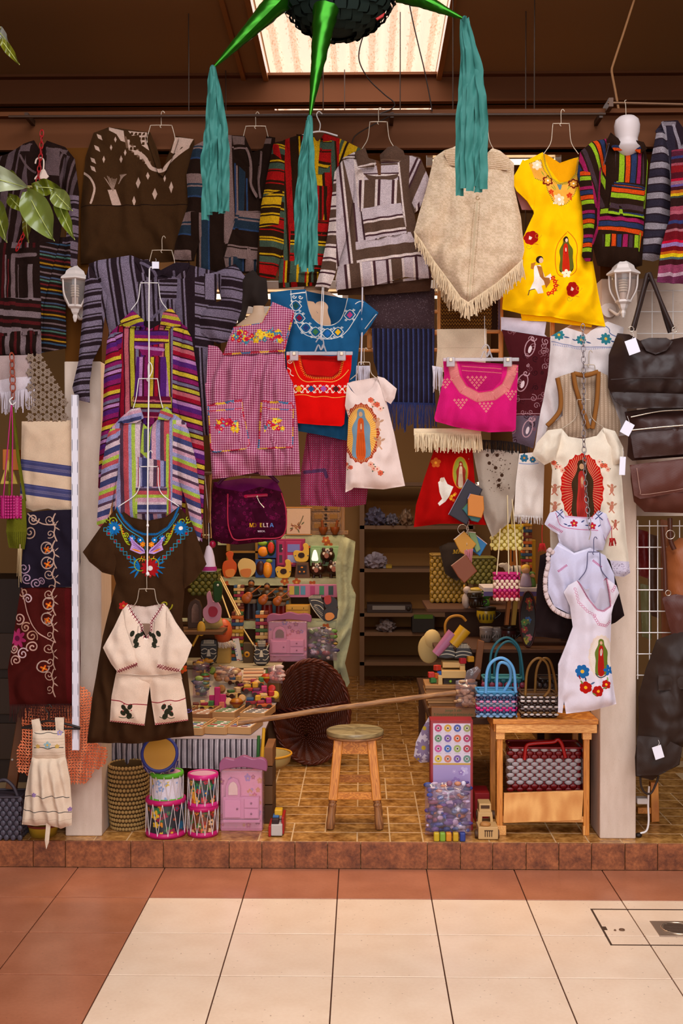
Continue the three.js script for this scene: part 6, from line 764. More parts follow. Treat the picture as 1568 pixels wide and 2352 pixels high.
garment('velvet_bag', 'wine red velvet bag with red piping and colourful lettering', 'bag', -.06, [468, 1085, 670, 1260], 3.4, (x) => {
x.fillStyle = '#3d0720'; x.fillRect(460, 1080, 220, 190); for (let k = 0; k < 260; k++) spiral(x, rr(470, 665), rr(1090, 1250), rr(2, 6), 1.1, pick(['#560b30', '#2c0516', '#640e38']), 1.6, rr(0, 6), 1); fillP(x, '470,1085 660,1085 650,1130 600,1118 560,1130 500,1120', '#5c1048'); line(x, '567,1140 614,1137', '#a01438', 7);
x.font = 'bold 13px sans-serif'; const L = 'MORELIA', C = ['#e0a020', '#7a4a14', '#4c0a28', '#c8a030', '#e0d0c0', '#d8b0b8', '#5a80c0']; for (let i = 0; i < 7; i++) { x.fillStyle = C[i]; x.fillText(L[i], 575 + i * 7.8, 1210); } x.font = 'bold 6px sans-serif'; x.fillStyle = '#d8c8d0'; x.fillText('MICH.', 594, 1221); fillP(x, '582,1168 606,1166 622,1196 590,1200', '#320518');
}, [.25, 0, .001], [['body', '490,1108 560,1098 632,1101 648,1132 659,1174 657,1221 644,1238 600,1245 545,1251 508,1248 482,1234 476,1205 481,1168', 0, { bulge: .09, soft: 26, crease: .008 }]],
(g, m, z) => { part(g, 'piping', ptube(pp('523,1134 523,1195 529,1224 542,1240 587,1237 640,1235 656,1215 656,1170 646,1132'), z + .085, .0034, 60, 6), M(0x9c1230, .5)); part(g, 'zip', ptube(pp('567,1141 614,1138'), z + .1, .005, 8, 6), M(0x8c1030, .5)); part(g, 'zip_pull', mg([ptube(pp('590,1141 596,1154 606,1166'), z + .105, .003, 12, 5), ball(P(590, 1141, z + .105), .006)]), steel); part(g, 'handle', ptube(pp('500,1112 520,1095 560,1085 610,1088 640,1108'), z + .02, .008, 30, 7), M(0x4a0a34, .6)); });
// ---------- stool, stick, wicker basket, tray table ----------
const woodTex = (a, b, s) => { const t = mottle('#fff', 0, 256, (d, n) => { for (let j = 0, i = 0; j < n; j++) for (let k = 0; k < n; k++, i += 4) { const u = k / n, v = j / n; let t = .5 + .35 * Math.sin(TAU * (u * 6 + .8 * loopNoise(u, v, 3, s))) + .25 * loopNoise(u, v * .3, 30, s) + .12 * (rnd() - .5); mixInto(d, i, a, b, Math.max(0, Math.min(1, t))); } }); return t; };
const pine = texMat(woodTex([172, 94, 22], [222, 144, 54], 2), .5), pineL = texMat(woodTex([204, 132, 62], [234, 172, 98], 6), .55), oldWood = texMat(woodTex([110, 64, 30], [160, 104, 56], 9), .6);
{
const g = thing('wooden_stool', 'wooden stool with round seat standing on the tiled step', 'stool'), S = P(815, 1676, -.32), m = mpp(-.32), top = S.y, r = 66 * m;
const seat = lathe([[.001, .0], [r * .95, 0], [r, -.004], [r, -.02], [r * .96, -.024], [.001, -.024]], V(S.x, top, S.z), 40); part(g, 'seat', seat, texMat(woodTex([120, 98, 62], [158, 136, 92], 4), .35)); part(g, 'seat_rim', lathe([[r * .9, -.024], [r * .985, -.024], [r * .985, -.035], [r * .9, -.035]], V(S.x, top, S.z), 40), oldWood);
const H = top - SF, foot = (sx, sz) => V(S.x + sx * .118, SF, S.z + sz * .115), hd = (sx, sz) => V(S.x + sx * .078, top - .03, S.z + sz * .072), at = (sx, sz, t) => foot(sx, sz).lerp(hd(sx, sz), t);
for (const sx of [-1, 1]) for (const sz of [-1, 1]) { const f = foot(sx, sz), h = hd(sx, sz), L = f.distanceTo(h), upper = new RoundedBoxGeometry(.044, L * .68, .044, 2, .006).translate(0, L * .32 + L * .34, 0), turned = new THREE.LatheGeometry([[.012, 0], [.019, .004], [.021, .03], [.018, .07], [.015, .1], [.02, .112], [.02, .118], [.015, .124], [.02, .13], [.02, .138], [.016, .142], [.021, .15], [.021, L * .34]].map(([a, b]) => new THREE.Vector2(a, b)), 16); const q = new THREE.Quaternion().setFromUnitVectors(V(0, 1, 0), h.clone().sub(f).normalize()); const lg = part(g, 'leg', upper.applyQuaternion(q).translate(f.x, f.y, f.z), pine); part(lg, 'turned_foot', turned.applyQuaternion(q).translate(f.x, f.y, f.z), oldWood); }
const bar = (a, b, h, t = .02) => { const c = a.clone().add(b).multiplyScalar(.5), L = a.distanceTo(b); return new RoundedBoxGeometry(Math.abs(b.x - a.x) > .1 ? L : t, h, Math.abs(b.z - a.z) > .1 ? L : t, 1, .003).translate(c.x, c.y, c.z); };
for (const sz of [-1, 1]) { part(g, 'apron', bar(at(-1, sz, .9), at(1, sz, .9), .062), pine); part(g, 'stretcher', bar(at(-1, sz, sz > 0 ? .37 : .45), at(1, sz, sz > 0 ? .37 : .45), .036), pine); } for (const sx of [-1, 1]) { part(g, 'apron', bar(at(sx, -1, .9), at(sx, 1, .9), .062), pine); part(g, 'stretcher', bar(at(sx, -1, .3), at(sx, 1, .3), .034), pine); } base(g);
}
{ const g = thing('wooden_stick', 'long wooden stick laid across the shop entrance', 'stick'), pts = [], zA = -.3, zB = -.42; for (let i = 0; i <= 12; i++) { const t = i / 12; pts.push(P(546 + (1046 - 546) * t, 1661 + (1592 - 1661) * t - 3 * Math.sin(t * Math.PI) + rr(-.8, .8), zA + (zB - zA) * t)); } part(g, 'shaft', tube(pts, .0135, 60, 10), texMat(woodTex([112, 70, 34], [158, 108, 60], 3), .6)); part(g, 'end_face', ball(pts[0], .0135, .5, 1, 1, 10), pineL); base(g); }
{ // dark wicker basket leaning with its mouth to the viewer
const g = thing('wicker_basket', 'large dark wicker basket leaning on its side with a hoop handle', 'basket'), z = -1.55, m = mpp(z), rows = 40, wm = M(0x52210f, .4), wl = M(0x6a2e1a, .38); const rings = [], depth = (t) => z - .2 + .24 * Math.pow(t, 2.2), center = (t) => P(702 + 13 * t, 1684 - 50 * t, depth(t));
const q = (t, a) => { const c = center(t), rx = 86 * m * Math.pow(t, .75), ry = 118 * m * Math.pow(t, .75); return V(c.x + Math.cos(a) * rx, c.y + Math.sin(a) * ry, depth(t)); };
for (let i = 0; i < rows; i++) { const t = .012 + .988 * i / (rows - 1), pts = []; for (let k = 0; k < 44; k++) { const a = k / 44 * TAU, p = q(t, a); p.z += (((k >> 1) + i) % 2 ? .006 : -.006); pts.push(p); } rings.push(tube(pts, .0062, 88, 5, true)); }
part(g, 'woven_wall', mg(rings), wm); const ribs = []; for (let k = 0; k < 30; k++) { const a = k / 30 * TAU + .07, pts = []; for (let i = 0; i <= 10; i++) pts.push(q(.04 + .96 * i / 10, a).add(V(0, 0, -.004))); ribs.push(tube(pts, .003, 20, 4)); } part(g, 'ribs', mg(ribs), wl);
const rim = []; for (let s = 0; s < 3; s++) { const pts = []; for (let k = 0; k < 50; k++) { const a = k / 50 * TAU, p = q(1, a), tw = a * 14 + s * TAU / 3; p.x += Math.cos(tw) * .009 * Math.cos(a); p.y += Math.cos(tw) * .009 * Math.sin(a); p.z += Math.sin(tw) * .009; pts.push(p); } rim.push(tube(pts, .0075, 120, 6, true)); } part(g, 'rim', mg(rim), wm);
const hd = []; for (let s = 0; s < 3; s++) { const pts = []; for (let i = 0; i <= 20; i++) { const t = i / 20, a = P(634 + 168 * t, 1630 - 20 * t, z), tw = t * 26 + s * TAU / 3; pts.push(V(a.x, a.y + Math.cos(tw) * .008 + .02 * Math.sin(t * Math.PI), z + .03 + .16 * Math.sin(t * Math.PI) + Math.sin(tw) * .008)); } hd.push(tube(pts, .0075, 60, 6)); } part(g, 'handle', mg(hd), M(0x3c140f, .4)); base(g);
}
{ // folding tray table
const g = thing('tray_table', 'pine folding tray table in front of the right pillar', 'table'), zf = -.12, zb = -.42, a = P(1140, 1915, zf), b = P(1362, 1915, zf), ty = P(1250, 1662, zf).y, th = .024;
part(g, 'table_top', bx(a.x - .02, b.x + .02, ty, ty + th, zb - .06, zf + .02, .004), pine); part(g, 'top_edge', bx(a.x - .005, b.x + .015, ty - .042, ty, zf - .012, zf + .012, .003), pineL); part(g, 'side_edge', bx(a.x - .012, a.x + .006, ty - .042, ty, zb, zf - .012, .003), pine);
for (const [X, Z] of [[a.x + .016, zf - .02], [b.x - .03, zf - .02], [a.x + .016, zb], [b.x - .03, zb]]) part(g, 'leg', bx(X - .014, X + .014, SF, ty - .04, Z - .012, Z + .012, .003), pine); for (const X of [a.x + .016, b.x - .03]) { part(g, 'foot', bx(X - .016, X + .03 * (X < (a.x + b.x) / 2 ? 1 : -.2), SF, SF + .045, zf - .04, zf - .006, .003), pineL); part(g, 'bracket', bx(X - .02, X + .022, ty - .075, ty - .042, zf - .03, zf, .002), pineL); }
part(g, 'stretcher', bx(a.x, b.x - .015, SF + .06, SF + .088, zf - .03, zf - .012, .003), pineL); base(g);
const f = thing('tilted_board', 'pine board leaning on the lower rail of the tray table', 'board'), c = P(1249, 1858, zf); part(f, 'board', extr(pp('1157,1822 1340,1816 1336,1884 1156,1891'), zf + .004, .016, .003).rotateX(0), pineL); base(f);
}
// woven plastic basket: rows of bulging strands round a rounded box
function wovenBasket(label, cat, x0, y0, x1, y1, z, dep, rowCols, cols, handles, hm, lid, name = 'woven_basket') {
const g = thing(name, label, cat), m = mpp(z), a = P(x0, y1, z), b = P(x1, y0, z), W = b.x - a.x, H = b.y - a.y, rows = rowCols.length, cx = (a.x + b.x) / 2, byCol = new Map();
part(g, 'core', bx(a.x + .006, b.x - .006, a.y, b.y, z - dep + .006, z - .006, .014), lid || M(rowCols[rows >> 1], .8));
const N = cols * 2 + Math.round(cols * 2 * dep / W); for (let j = 0; j < rows; j++) { const y = a.y + H * (rows - j - .5) / rows, fl = 1 - .06 * (1 - Math.abs(j / rows - .5)); for (let k = 0; k < N; k++) { const t = k / N * 2 * (W + dep); let X, Z, h = true; if (t < W) { X = a.x + t; Z = z; } else if (t < W + dep) { X = b.x; Z = z - (t - W); h = false; } else if (t < 2 * W + dep) { X = b.x - (t - W - dep); Z = z - dep; } else { X = a.x; Z = z - dep + (t - 2 * W - dep); h = false; } if (Z < z - dep + .01 && h) continue; if ((k + j) % 2) { const c = rowCols[j]; if (!byCol.has(c)) byCol.set(c, []); const s = W / cols * 1.75; byCol.get(c).push(ball(V(X, y, Z), .5, h ? s : .008, H / rows * 1.25, h ? .008 : s, 6)); } } }
for (const [c, l] of byCol) part(g, 'woven_strands', mg(l), M(c, .32)); for (const h of handles) part(g, 'handle', ptube(pp(h[0]), h[1], h[2] || .0065, 44, 7), hm); if (lid) part(g, 'rim', mg([tube([V(a.x, b.y, z), V(b.x, b.y, z), V(b.x, b.y, z - dep), V(a.x, b.y, z - dep)], .006, 60, 6, true, .05)]), lid); return base(g);
}
wovenBasket('grey and red woven plastic basket on the tray table shelf', 'basket', 1172, 1718, 1338, 1818, -.2, .16, [0xa39494, 0x6e0f10, 0x6e0f10, 0xa39494, 0x9c8c8c, 0xa39494, 0x9c8c8c, 0xa39494, 0x9c8c8c, 0xa39494, 0x6e0f10, 0x6e0f10], 15, [['1204,1745 1208,1715 1222,1708 1270,1704 1280,1698 1290,1710 1298,1740', -.19, .009]], M(0x9c1210, .35), M(0x7a1012, .4));
wovenBasket('blue and pink woven plastic handbag on the tray table', 'handbag', 1098, 1590, 1186, 1648, -.1, .12, [0x3f8cb8, 0x6c88a8, 0x2a2848, 0x2a2848, 0xc07898, 0x7a7480, 0x7a7480, 0xb81c68, 0xb81c68, 0x2a2848, 0x6c88a8, 0x6c88a8], 12, [['1115,1592 1118,1545 1130,1520 1155,1512 1178,1535 1184,1590', -.09, .0075], ['1140,1590 1142,1540 1150,1522 1168,1530 1172,1560 1155,1592', -.14, .0075]], M(0x5a92c0, .35), M(0x3a7ca8, .4), 'woven_handbag');
wovenBasket('brown and white woven plastic handbag beside the blue one', 'handbag', 1200, 1595, 1278, 1648, -.12, .12, [0x6c5428, 0xc8b8b0, 0x2c1812, 0xc8b8b0, 0x2c1812, 0x2c1812, 0xc8b8b0, 0x6a5a58, 0x2c1812, 0x6c4a24, 0xc8b8b0, 0x2c1812], 11, [['1206,1596 1210,1545 1222,1520 1240,1512 1258,1530 1262,1580 1250,1600', -.11, .006], ['1228,1595 1232,1540 1245,1514 1262,1518 1274,1560 1278,1598', -.18, .006]], M(0x7a5420, .35), M(0x4a3018, .4), 'woven_handbag');
wovenBasket('dark glossy woven basket behind the brown handbag', 'basket', 1240, 1560, 1290, 1640, -.3, .12, [0x231814, 0x3a3030, 0x231814, 0x4a4040, 0x231814, 0x3a3030, 0x231814, 0x4a4040], 8, [], M(0x231814, .3), M(0x231814, .3));
wovenBasket('teal handled woven basket at the back of the tray table', 'basket', 1112, 1558, 1200, 1640, -.3, .1, [0x1c5860, 0x7c2a3a, 0x5a1c28, 0x7c2a3a, 0x5a1c28, 0x7c2a3a, 0x5a1c28, 0x7c2a3a], 10, [['1124,1560 1128,1500 1145,1472 1168,1465 1190,1485 1198,1520 1202,1562', -.27, .006], ['1134,1560 1138,1505 1155,1478 1175,1475 1192,1500 1196,1560', -.36, .006]], M(0x1e5a66, .4), M(0x2a6a6c, .4));
wovenBasket('dark grey woven bag at the lower left edge', 'bag', -40, 1830, 46, 1928, .0, .14, Array(9).fill(0x4a434c), 11, [['-30,1832 -10,1800 10,1790 30,1805 42,1832', -.02, .008]], M(0x3a3036, .5), M(0x3a3036, .5), 'woven_bag');
{ // coiled palm basket
const g = thing('palm_basket', 'tall round coiled palm basket next to the drums', 'basket'), z = -.16, m = mpp(z), c = P(287, 1928, z), H = 152 * m, R = (t) => (40 + 7 * Math.sin(t * 2.4)) * m, rows = 15, l = []; for (let j = 0; j < rows; j++) for (let k = 0; k < 34; k++) { const a = (k + (j % 2) * .5) / 34 * TAU, t = (j + .5) / rows, r = R(t); l.push(ball(V(0, 0, 0), .5, .018, .017, .012, 6).rotateZ((k % 2 ? .5 : -.1)).rotateY(-a + Math.PI / 2).translate(c.x + Math.cos(a) * r, SF + t * H, z - .08 + Math.sin(a) * r)); }
part(g, 'weave', mg(l), M(0x9c7844, .85)); part(g, 'lining', new THREE.CylinderGeometry(R(1) * .95, R(0) * .95, H * .97, 28, 1, true).translate(c.x, SF + H * .49, z - .08), M(0x5a3e1c, .9)); part(g, 'bottom', new THREE.CylinderGeometry(R(0) * .94, R(0) * .94, .008, 24).translate(c.x, SF + .006, z - .08), M(0x7a5c30, .9)); base(g);
}
// toy drums
function drum(label, cx, y0, y1, r, z, rim, shell, tilt, dots) {
const g = thing('toy_drum', label, 'drum', undefined), m = mpp(z), h = (y1 - y0) * m, R = r * m, o = new THREE.Group(); const mm = (geo, mat, n, par = g) => { if (tilt) geo.rotateX(tilt[0]).rotateZ(tilt[1]); const q = P(cx, (y0 + y1) / 2, z); return part(par, n, geo.translate(q.x, q.y, q.z), mat); };
const t = paint([0, 0, 256, 96], 1, (x) => { x.fillStyle = shell; x.fillRect(0, 0, 256, 96); for (let k = 0; k < 70; k++) petal(x, rr(0, 256), rr(4, 92), rr(4, 12), 5, pick(dots), pick(dots), rr(0, 2), .4); }, .1); t.wrapS = THREE.RepeatWrapping;
mm(new THREE.CylinderGeometry(R * .93, R * .9, h * .96, 36, 1, true), texMat(t, .4), 'shell'); for (const s of [-1, 1]) mm(new THREE.LatheGeometry([[R * .8, -.011], [R, -.011], [R * 1.03, 0], [R, .011], [R * .9, .012], [R * .86, .008]].map(([a, b]) => new THREE.Vector2(a, b)), 36).translate(0, s * (h / 2 - .011), 0), M(rim, .4), 'rim'); mm(new THREE.CylinderGeometry(R * .9, R * .9, .003, 36).translate(0, h / 2 - .006, 0), M(tilt ? 0xb07818 : 0xc8909c, .45), 'drumhead'); mm(new THREE.CylinderGeometry(R * .9, R * .9, .003, 36).translate(0, -h / 2 + .006, 0), M(0xb08a80, .6), 'drumhead');
const l = [], n = 12; for (let k = 0; k < n; k++) { const a = k / n * TAU, b = (k + .5) / n * TAU, c = (k + 1) / n * TAU, up = (t) => V(Math.cos(t) * R * 1.01, h / 2 - .012, Math.sin(t) * R * 1.01), dn = (t) => V(Math.cos(t) * R * 1.01, -h / 2 + .012, Math.sin(t) * R * 1.01); l.push(rod(up(a), dn(b), .0016, .0016, 4), rod(dn(b), up(c), .0016, .0016, 4)); } mm(mg(l), M(0xdcccc8, .8), 'lacing'); return base(g);
}
const DZ = -.12;
drum('toy drum with pink rim and busy blue print, lower left of the pile', 381, 1842, 1928, 46, DZ, 0xb8185c, '#22262c', 0, ['#a83020', '#c87818', '#1c5a7c', '#2a6a3a', '#8a1c3a', '#d0a028']);
drum('white toy drum with green rim and scribbled stars', 383, 1770, 1840, 38, DZ, 0x5aa828, '#d8ccd4', 0, ['#b89ab8', '#8aa0c8', '#d0b040', '#d8ccd4', '#d8ccd4', '#d8ccd4']);
drum('small pink rimmed toy drum on the floor beside the wardrobe', 466, 1854, 1924, 35, DZ, 0xb8185c, '#6a3418', 0, ['#c86a28', '#3a6a2a', '#d8a878', '#8a2418', '#28201c']);
drum('small pink rimmed toy drum stacked on another', 466, 1774, 1850, 35, DZ, 0xc0206c, '#2a2a22', 0, ['#c8501c', '#d89028', '#2a6a3a', '#a82030', '#1c3a5a']);
drum('toy drum with blue rim tipped toward the viewer on top', 367, 1702, 1772, 42, DZ + .03, 0x2a2c70, '#c8bcd0', [1.15, -.35], ['#c8b0d0', '#d8d0d8', '#a898c8']);
function dollWardrobe(label, x0, y0, x1, y1, z, dep) { // pink toy wardrobe in cellophane
const g = thing('toy_wardrobe', label, 'toy wardrobe'), w = x1 - x0, h = y1 - y0, X = (u) => x0 + u * w, Y = (v) => y0 + v * h, pk = M(0xd494aa, .35), pd = M(0x8c4a68, .4);
const t = paint([0, 0, 128, 160], 1, (x) => { x.fillStyle = '#dc9aa6'; x.fillRect(0, 0, 128, 160); for (let k = 0; k < 40; k++) petal(x, rr(0, 128), rr(0, 160), rr(4, 10), 5, pick(['#c88a50', '#a8506c', '#9a78a8', '#d49aa8', '#c05a70']), '#d8a860', 0, .4); }, .08);
part(g, 'back_panel', planarUV(pbx(X(.02), Y(.2), X(.9), Y(1), z - .03, dep, .004), [X(.02), Y(.2), X(.9), Y(1)], z - .03), texMat(t, .3)); part(g, 'crest', extr([[X(-.02), Y(.16)], [X(0), Y(.08)], [X(.12), Y(.03)], [X(.3), Y(.05)], [X(.5), Y(.0)], [X(.7), Y(.04)], [X(.88), Y(.03)], [X(1), Y(.08)], [X(1), Y(.2)], [X(.9), Y(.19)], [X(.5), Y(.15)], [X(.1), Y(.18)], [X(0), Y(.22)]], z, .04, .005, 3), pd);
part(g, 'cupboard', pbx(X(.06), Y(.55), X(.84), Y(.84), z, .04, .004), pk); for (const [a, b, c, d] of [[.1, .59, .44, .82], [.52, .57, .82, .69], [.52, .71, .82, .83]]) { const dr = part(g, b < .58 || b > .7 ? 'drawer' : 'door', pbx(X(a), Y(b), X(c), Y(d), z + .007, .008, .002), M(0xdc9cb2, .35)); part(dr, 'knob', ball(P(X((a + c) / 2 + (a < .2 ? .1 : 0)), Y((b + d) / 2), z + .01), .005), pd); }
part(g, 'mirror_door', extr([[X(.12), Y(.55)], [X(.12), Y(.4)], [X(.18), Y(.32)], [X(.28), Y(.29)], [X(.38), Y(.32)], [X(.43), Y(.4)], [X(.43), Y(.55)]], z, .02, .002, 1), pk); part(g, 'mirror', extr([[X(.18), Y(.52)], [X(.18), Y(.41)], [X(.22), Y(.36)], [X(.28), Y(.34)], [X(.34), Y(.36)], [X(.38), Y(.41)], [X(.38), Y(.52)]], z + .003, .004, .0005, 1), M(0xd0c0ac, .08, { metalness: .9 })); part(g, 'shelf', pbx(X(.06), Y(.85), X(.86), Y(.89), z, .05, .003), pk); part(g, 'cellophane', pbx(X(.0), Y(.19), X(.92), Y(.995), z + .016, dep + .04, .008), M(0xf0e0ea, .12, { transmission: .93, thickness: 0 })); return base(g);
}
dollWardrobe('pink toy wardrobe wrapped in cellophane on the floor beside the drums', 505, 1750, 612, 1922, -.14, .05);
// ---------- shop lamps ----------
tubeLamp('fluorescent tube over the left goods behind the pullovers', -1.0, -.1, 2.75, -.75, 42);
tubeLamp('fluorescent tube over the right goods behind the ponchos', .1, .95, 2.75, -.75, 42);
tubeLamp('fluorescent tube above the stepped shelf deeper in the shop', -.9, 0, 2.75, -1.55, 46);
tubeLamp('fluorescent tube glimpsed between brown pullover and cream poncho', .35, .95, P(1160, 372, -.45).y, -.45, 4);
// ---------- left display: stepped shelf with cloth, table ----------
function PY(px, py, y) { const d = V((px - 784) / FOC, -(py - 1176) / FOC, -1).applyEuler(camera.rotation), t = (y - CAMY) / d.y; return V(d.x * t, y, CAMZ + d.z * t); }
function simple(name, label, cat, geos, group) { const g = thing(name, label, cat, group); for (const [n, geo, m, subs] of geos) { const q = part(g, n, geo, m); for (const [a, b, c] of subs || []) part(q, a, b, c); } return base(g); }
const ZA = -2.2, ZB = -2.0, ZC = -1.8, yA = P(700, 1230, ZA).y, yB = P(700, 1330, ZB).y, yC = P(700, 1428, ZC).y, LX0 = -1.17, LX1 = P(788, 1330, ZB).x;
const sage = paint([0, 0, 256, 256], 1, (x) => { x.fillStyle = '#9c9c7a'; x.fillRect(0, 0, 256, 256); for (let k = 0; k < 9; k++) { const a = rr(20, 236), b = rr(20, 236); curveL(x, [[a, b], [a + 14, b + 20], [a + 6, b + 44]], '#5a5a40', 1.5); petal(x, a, b, 12, 5, '#9c4a1c', '#c8963c', rr(0, 2), .4); leaf(x, a + 8, b + 20, 18, rr(0, 6), '#6a5a2a', .3); } }, .1); sage.wrapS = sage.wrapT = THREE.RepeatWrapping;
const sageM = texMat(sage, .9);
{ const g = thing('display_shelf', 'stepped display shelf along the left side of the shop', 'shelf'), w = M(0x6a4a2c, .7); for (const [y, z] of [[yA, ZA], [yB, ZB], [yC, ZC]]) { part(g, 'shelf_board', bx(LX0, LX1 - .004, y - .02, y - .002, z - .22, z - .004, .002), w); part(g, 'riser_board', bx(LX0, LX1 - .004, SF, y - .02, z - .22, z - .2), w); } part(g, 'side_panel', bx(LX1 - .03, LX1 - .006, SF, yC - .02, ZC - .2, ZC - .02), w); base(g);
const c = thing('floral_cloth', 'sage green floral cloth draped over the stepped shelf', 'cloth'); for (const [y, z] of [[yA, ZA], [yB, ZB], [yC, ZC]]) { part(c, 'shelf_cover', bx(LX0, LX1 + .005, y - .002, y + .002, z - .19, z + .004, .001), sageM); part(c, 'front_drop', cloth([[500, 1230 + (y === yB ? 98 : y === yC ? 196 : 0)], [790, 1230 + (y === yB ? 98 : y === yC ? 196 : 0)], [790, 1254 + (y === yB ? 92 : y === yC ? 192 : 0)], [500, 1252 + (y === yB ? 92 : y === yC ? 192 : 0)]], z + .006, { bulge: .004, fold: [.006, 34, 0], r: [500, 1200, 700, 1400] }), sageM); }
part(c, 'side_drop', cloth(pp('782,1228 816,1244 812,1290 806,1340 817,1366 814,1400 804,1470 792,1523 803,1568 795,1581 780,1542 772,1600 764,1500 776,1400 770,1300'), ZC + .02, { bulge: .02, fold: [.03, 26, .2], grow: .3, r: [700, 1200, 900, 1400], lean: .0 }), sageM); base(c); }
const TY = P(540, 1697, -.34).y, TX1 = P(598, 1697, -.34).x;
const stripeT = paint([0, 0, 128, 64], 1, (x) => { x.fillStyle = '#b0a0a0'; x.fillRect(0, 0, 128, 64); for (let k = 0; k < 8; k++) { x.fillStyle = '#3c3034'; x.fillRect(k * 16 + 2, 0, 6, 64); x.fillStyle = '#5a4c50'; x.fillRect(k * 16 + 11, 0, 1.4, 64); } }, .12); stripeT.wrapS = stripeT.wrapT = THREE.RepeatWrapping;
{ const g = thing('goods_table', 'low table covered with a striped cloth under the toys', 'table'), w = M(0x5a3a20, .7); part(g, 'table_top', bx(LX0, TX1, TY - .03, TY - .003, -1.62, -.36, .003), w); for (const [X, Z] of [[LX0 + .03, -.4], [TX1 - .04, -.4], [LX0 + .03, -1.58], [TX1 - .04, -1.58]]) part(g, 'leg', bx(X - .02, X + .02, SF, TY - .03, Z - .02, Z + .02), w); base(g);
const c = thing('striped_cloth', 'black and white striped cloth hanging from the toy table', 'cloth'), m = texMat(stripeT, .9); part(c, 'cover', bx(LX0, TX1 + .004, TY - .003, TY, -1.62, -.345, .001), M(0x9a8888, .9)); part(c, 'front_drop', cloth(pp('238,1698 600,1698 596,1740 590,1762 520,1768 420,1764 330,1768 240,1762'), -.335, { bulge: .006, fold: [.014, 30, 0], grow: .6, r: [238, 1690, 338, 1768] }), m); base(c); }
{ const g = thing('crate_stack', 'stack of small dark wooden crates beside the pink wardrobe', 'crate'); for (let k = 0; k < 4; k++) part(g, 'crate_board', pbx(607, 1728 + k * 44, 626, 1770 + k * 44, -.3, .22, .003), M([0x7a4a22, 0x4a2c14, 0x5c3a1a, 0x4a2c14][k], .7)); base(g); simple('painted_stick', 'yellow painted stick at the corner of the toy table', 'stick', [['stick', rod(P(600, 1765, -.3), P(606, 1672, -.3), .009, .008), M(0xc8901c, .5)]]); simple('painted_stick', 'green painted stick at the corner of the toy table', 'stick', [['stick', rod(P(591, 1768, -.32), P(594, 1690, -.32), .008, .008), M(0x2c5a24, .5)]]); simple('round_basket', 'flat yellow rimmed basket on the floor beside the crates', 'basket', [['bowl', lathe([[.002, 0], [.09, .002], [.12, .03], [.128, .07], [.122, .07], [.085, .012]], V(P(612, 1748, -.6).x, P(612, 1762, -.6).y, -.6), 24), M(0xa88a50, .8)], ['rim', new THREE.TorusGeometry(.127, .006, 6, 30).rotateX(Math.PI / 2).translate(P(612, 1748, -.6).x, P(612, 1762, -.6).y + .07, -.6), M(0xc8881c, .5)]]); }
// cabinet of drawers
{ const g = thing('drawer_cabinet', 'small wooden cabinet with five drawers and black ornaments', 'cabinet'), z = ZA - .04, w = texMat(woodTex([92, 58, 16], [146, 100, 36], 7), .4), dk = M(0x2a1a0c, .6); part(g, 'body', pbx(708, 1116, 786, 1224, z, .12, .003), w); part(g, 'cornice', pbx(698, 1104, 794, 1112, z + .02, .16, .003), w); part(g, 'plinth', pbx(702, 1218, 800, 1228, z + .015, .15, .003), w); for (const X of [703, 783]) part(g, 'side_pillar', pbx(X, 1112, X + 9, 1219, z + .008, .02, .003), w); for (let k = 0; k < 5; k++) { const y = 1112 + k * 21.5, d = part(g, 'drawer', pbx(716, y, 780, y + 19, z + .008, .012, .002), w); part(d, 'drawer_panel', pbx(721, y + 4, 740, y + 15, z + .012, .006, .001), M(0x7a5218, .45)); part(d, 'drawer_panel', pbx(757, y + 4, 775, y + 15, z + .012, .006, .001), M(0x7a5218, .45)); part(d, 'black_ornament', mg([ball(P(748, y + 5, z + .012), .011, .8, .7, .4, 8), ball(P(748, y + 13, z + .012), .013, .8, .7, .4, 8)]), dk); } base(g); }
for (const [a, b] of [[742, 'left'], [769, 'right']]) simple('wooden_mortar', `small brown wooden mortar with pestle, ${b} of two before the cabinet`, 'mortar', [['bowl', lathe([[.002, 0], [.018, 0], [.016, .01], [.027, .026], [.03, .052], [.025, .052], [.018, .02], [.002, .018]], P(a, 1228, ZA + .0), 18), M(0x7a3a14, .4), [['pestle', rod(P(a, 1222, ZA), P(a + (b === 'left' ? -3 : 6), 1194, ZA), .006, .009), M(0x7a3a14, .4)]]]]);
simple('painted_tile', 'white picture tile with a brown flower motif beside the cabinet', 'tile', [['tile', planarUV(pbx(658, 1168, 713, 1228, ZA + .01, .012, .003), [658, 1168, 713, 1228], ZA + .01), texMat(paint([658, 1168, 713, 1228], 4, (x) => { x.fillStyle = '#b89a84'; x.fillRect(650, 1160, 70, 75); for (let k = 0; k < 16; k++) leaf(x, 682 + rr(-10, 10), 1210 + rr(-4, 8), 10, rr(0, 6), pick(['#6a2c14', '#4a4a24', '#8a5a2a']), .3); curveL(x, '686,1208 692,1198 696,1186', '#4a4020', 2); }, .15), .5)], ['frame', mg([pbx(655, 1165, 716, 1168, ZA + .012, .014), pbx(655, 1228, 716, 1230, ZA + .012, .014)]), M(0xa8743c, .5)]]);
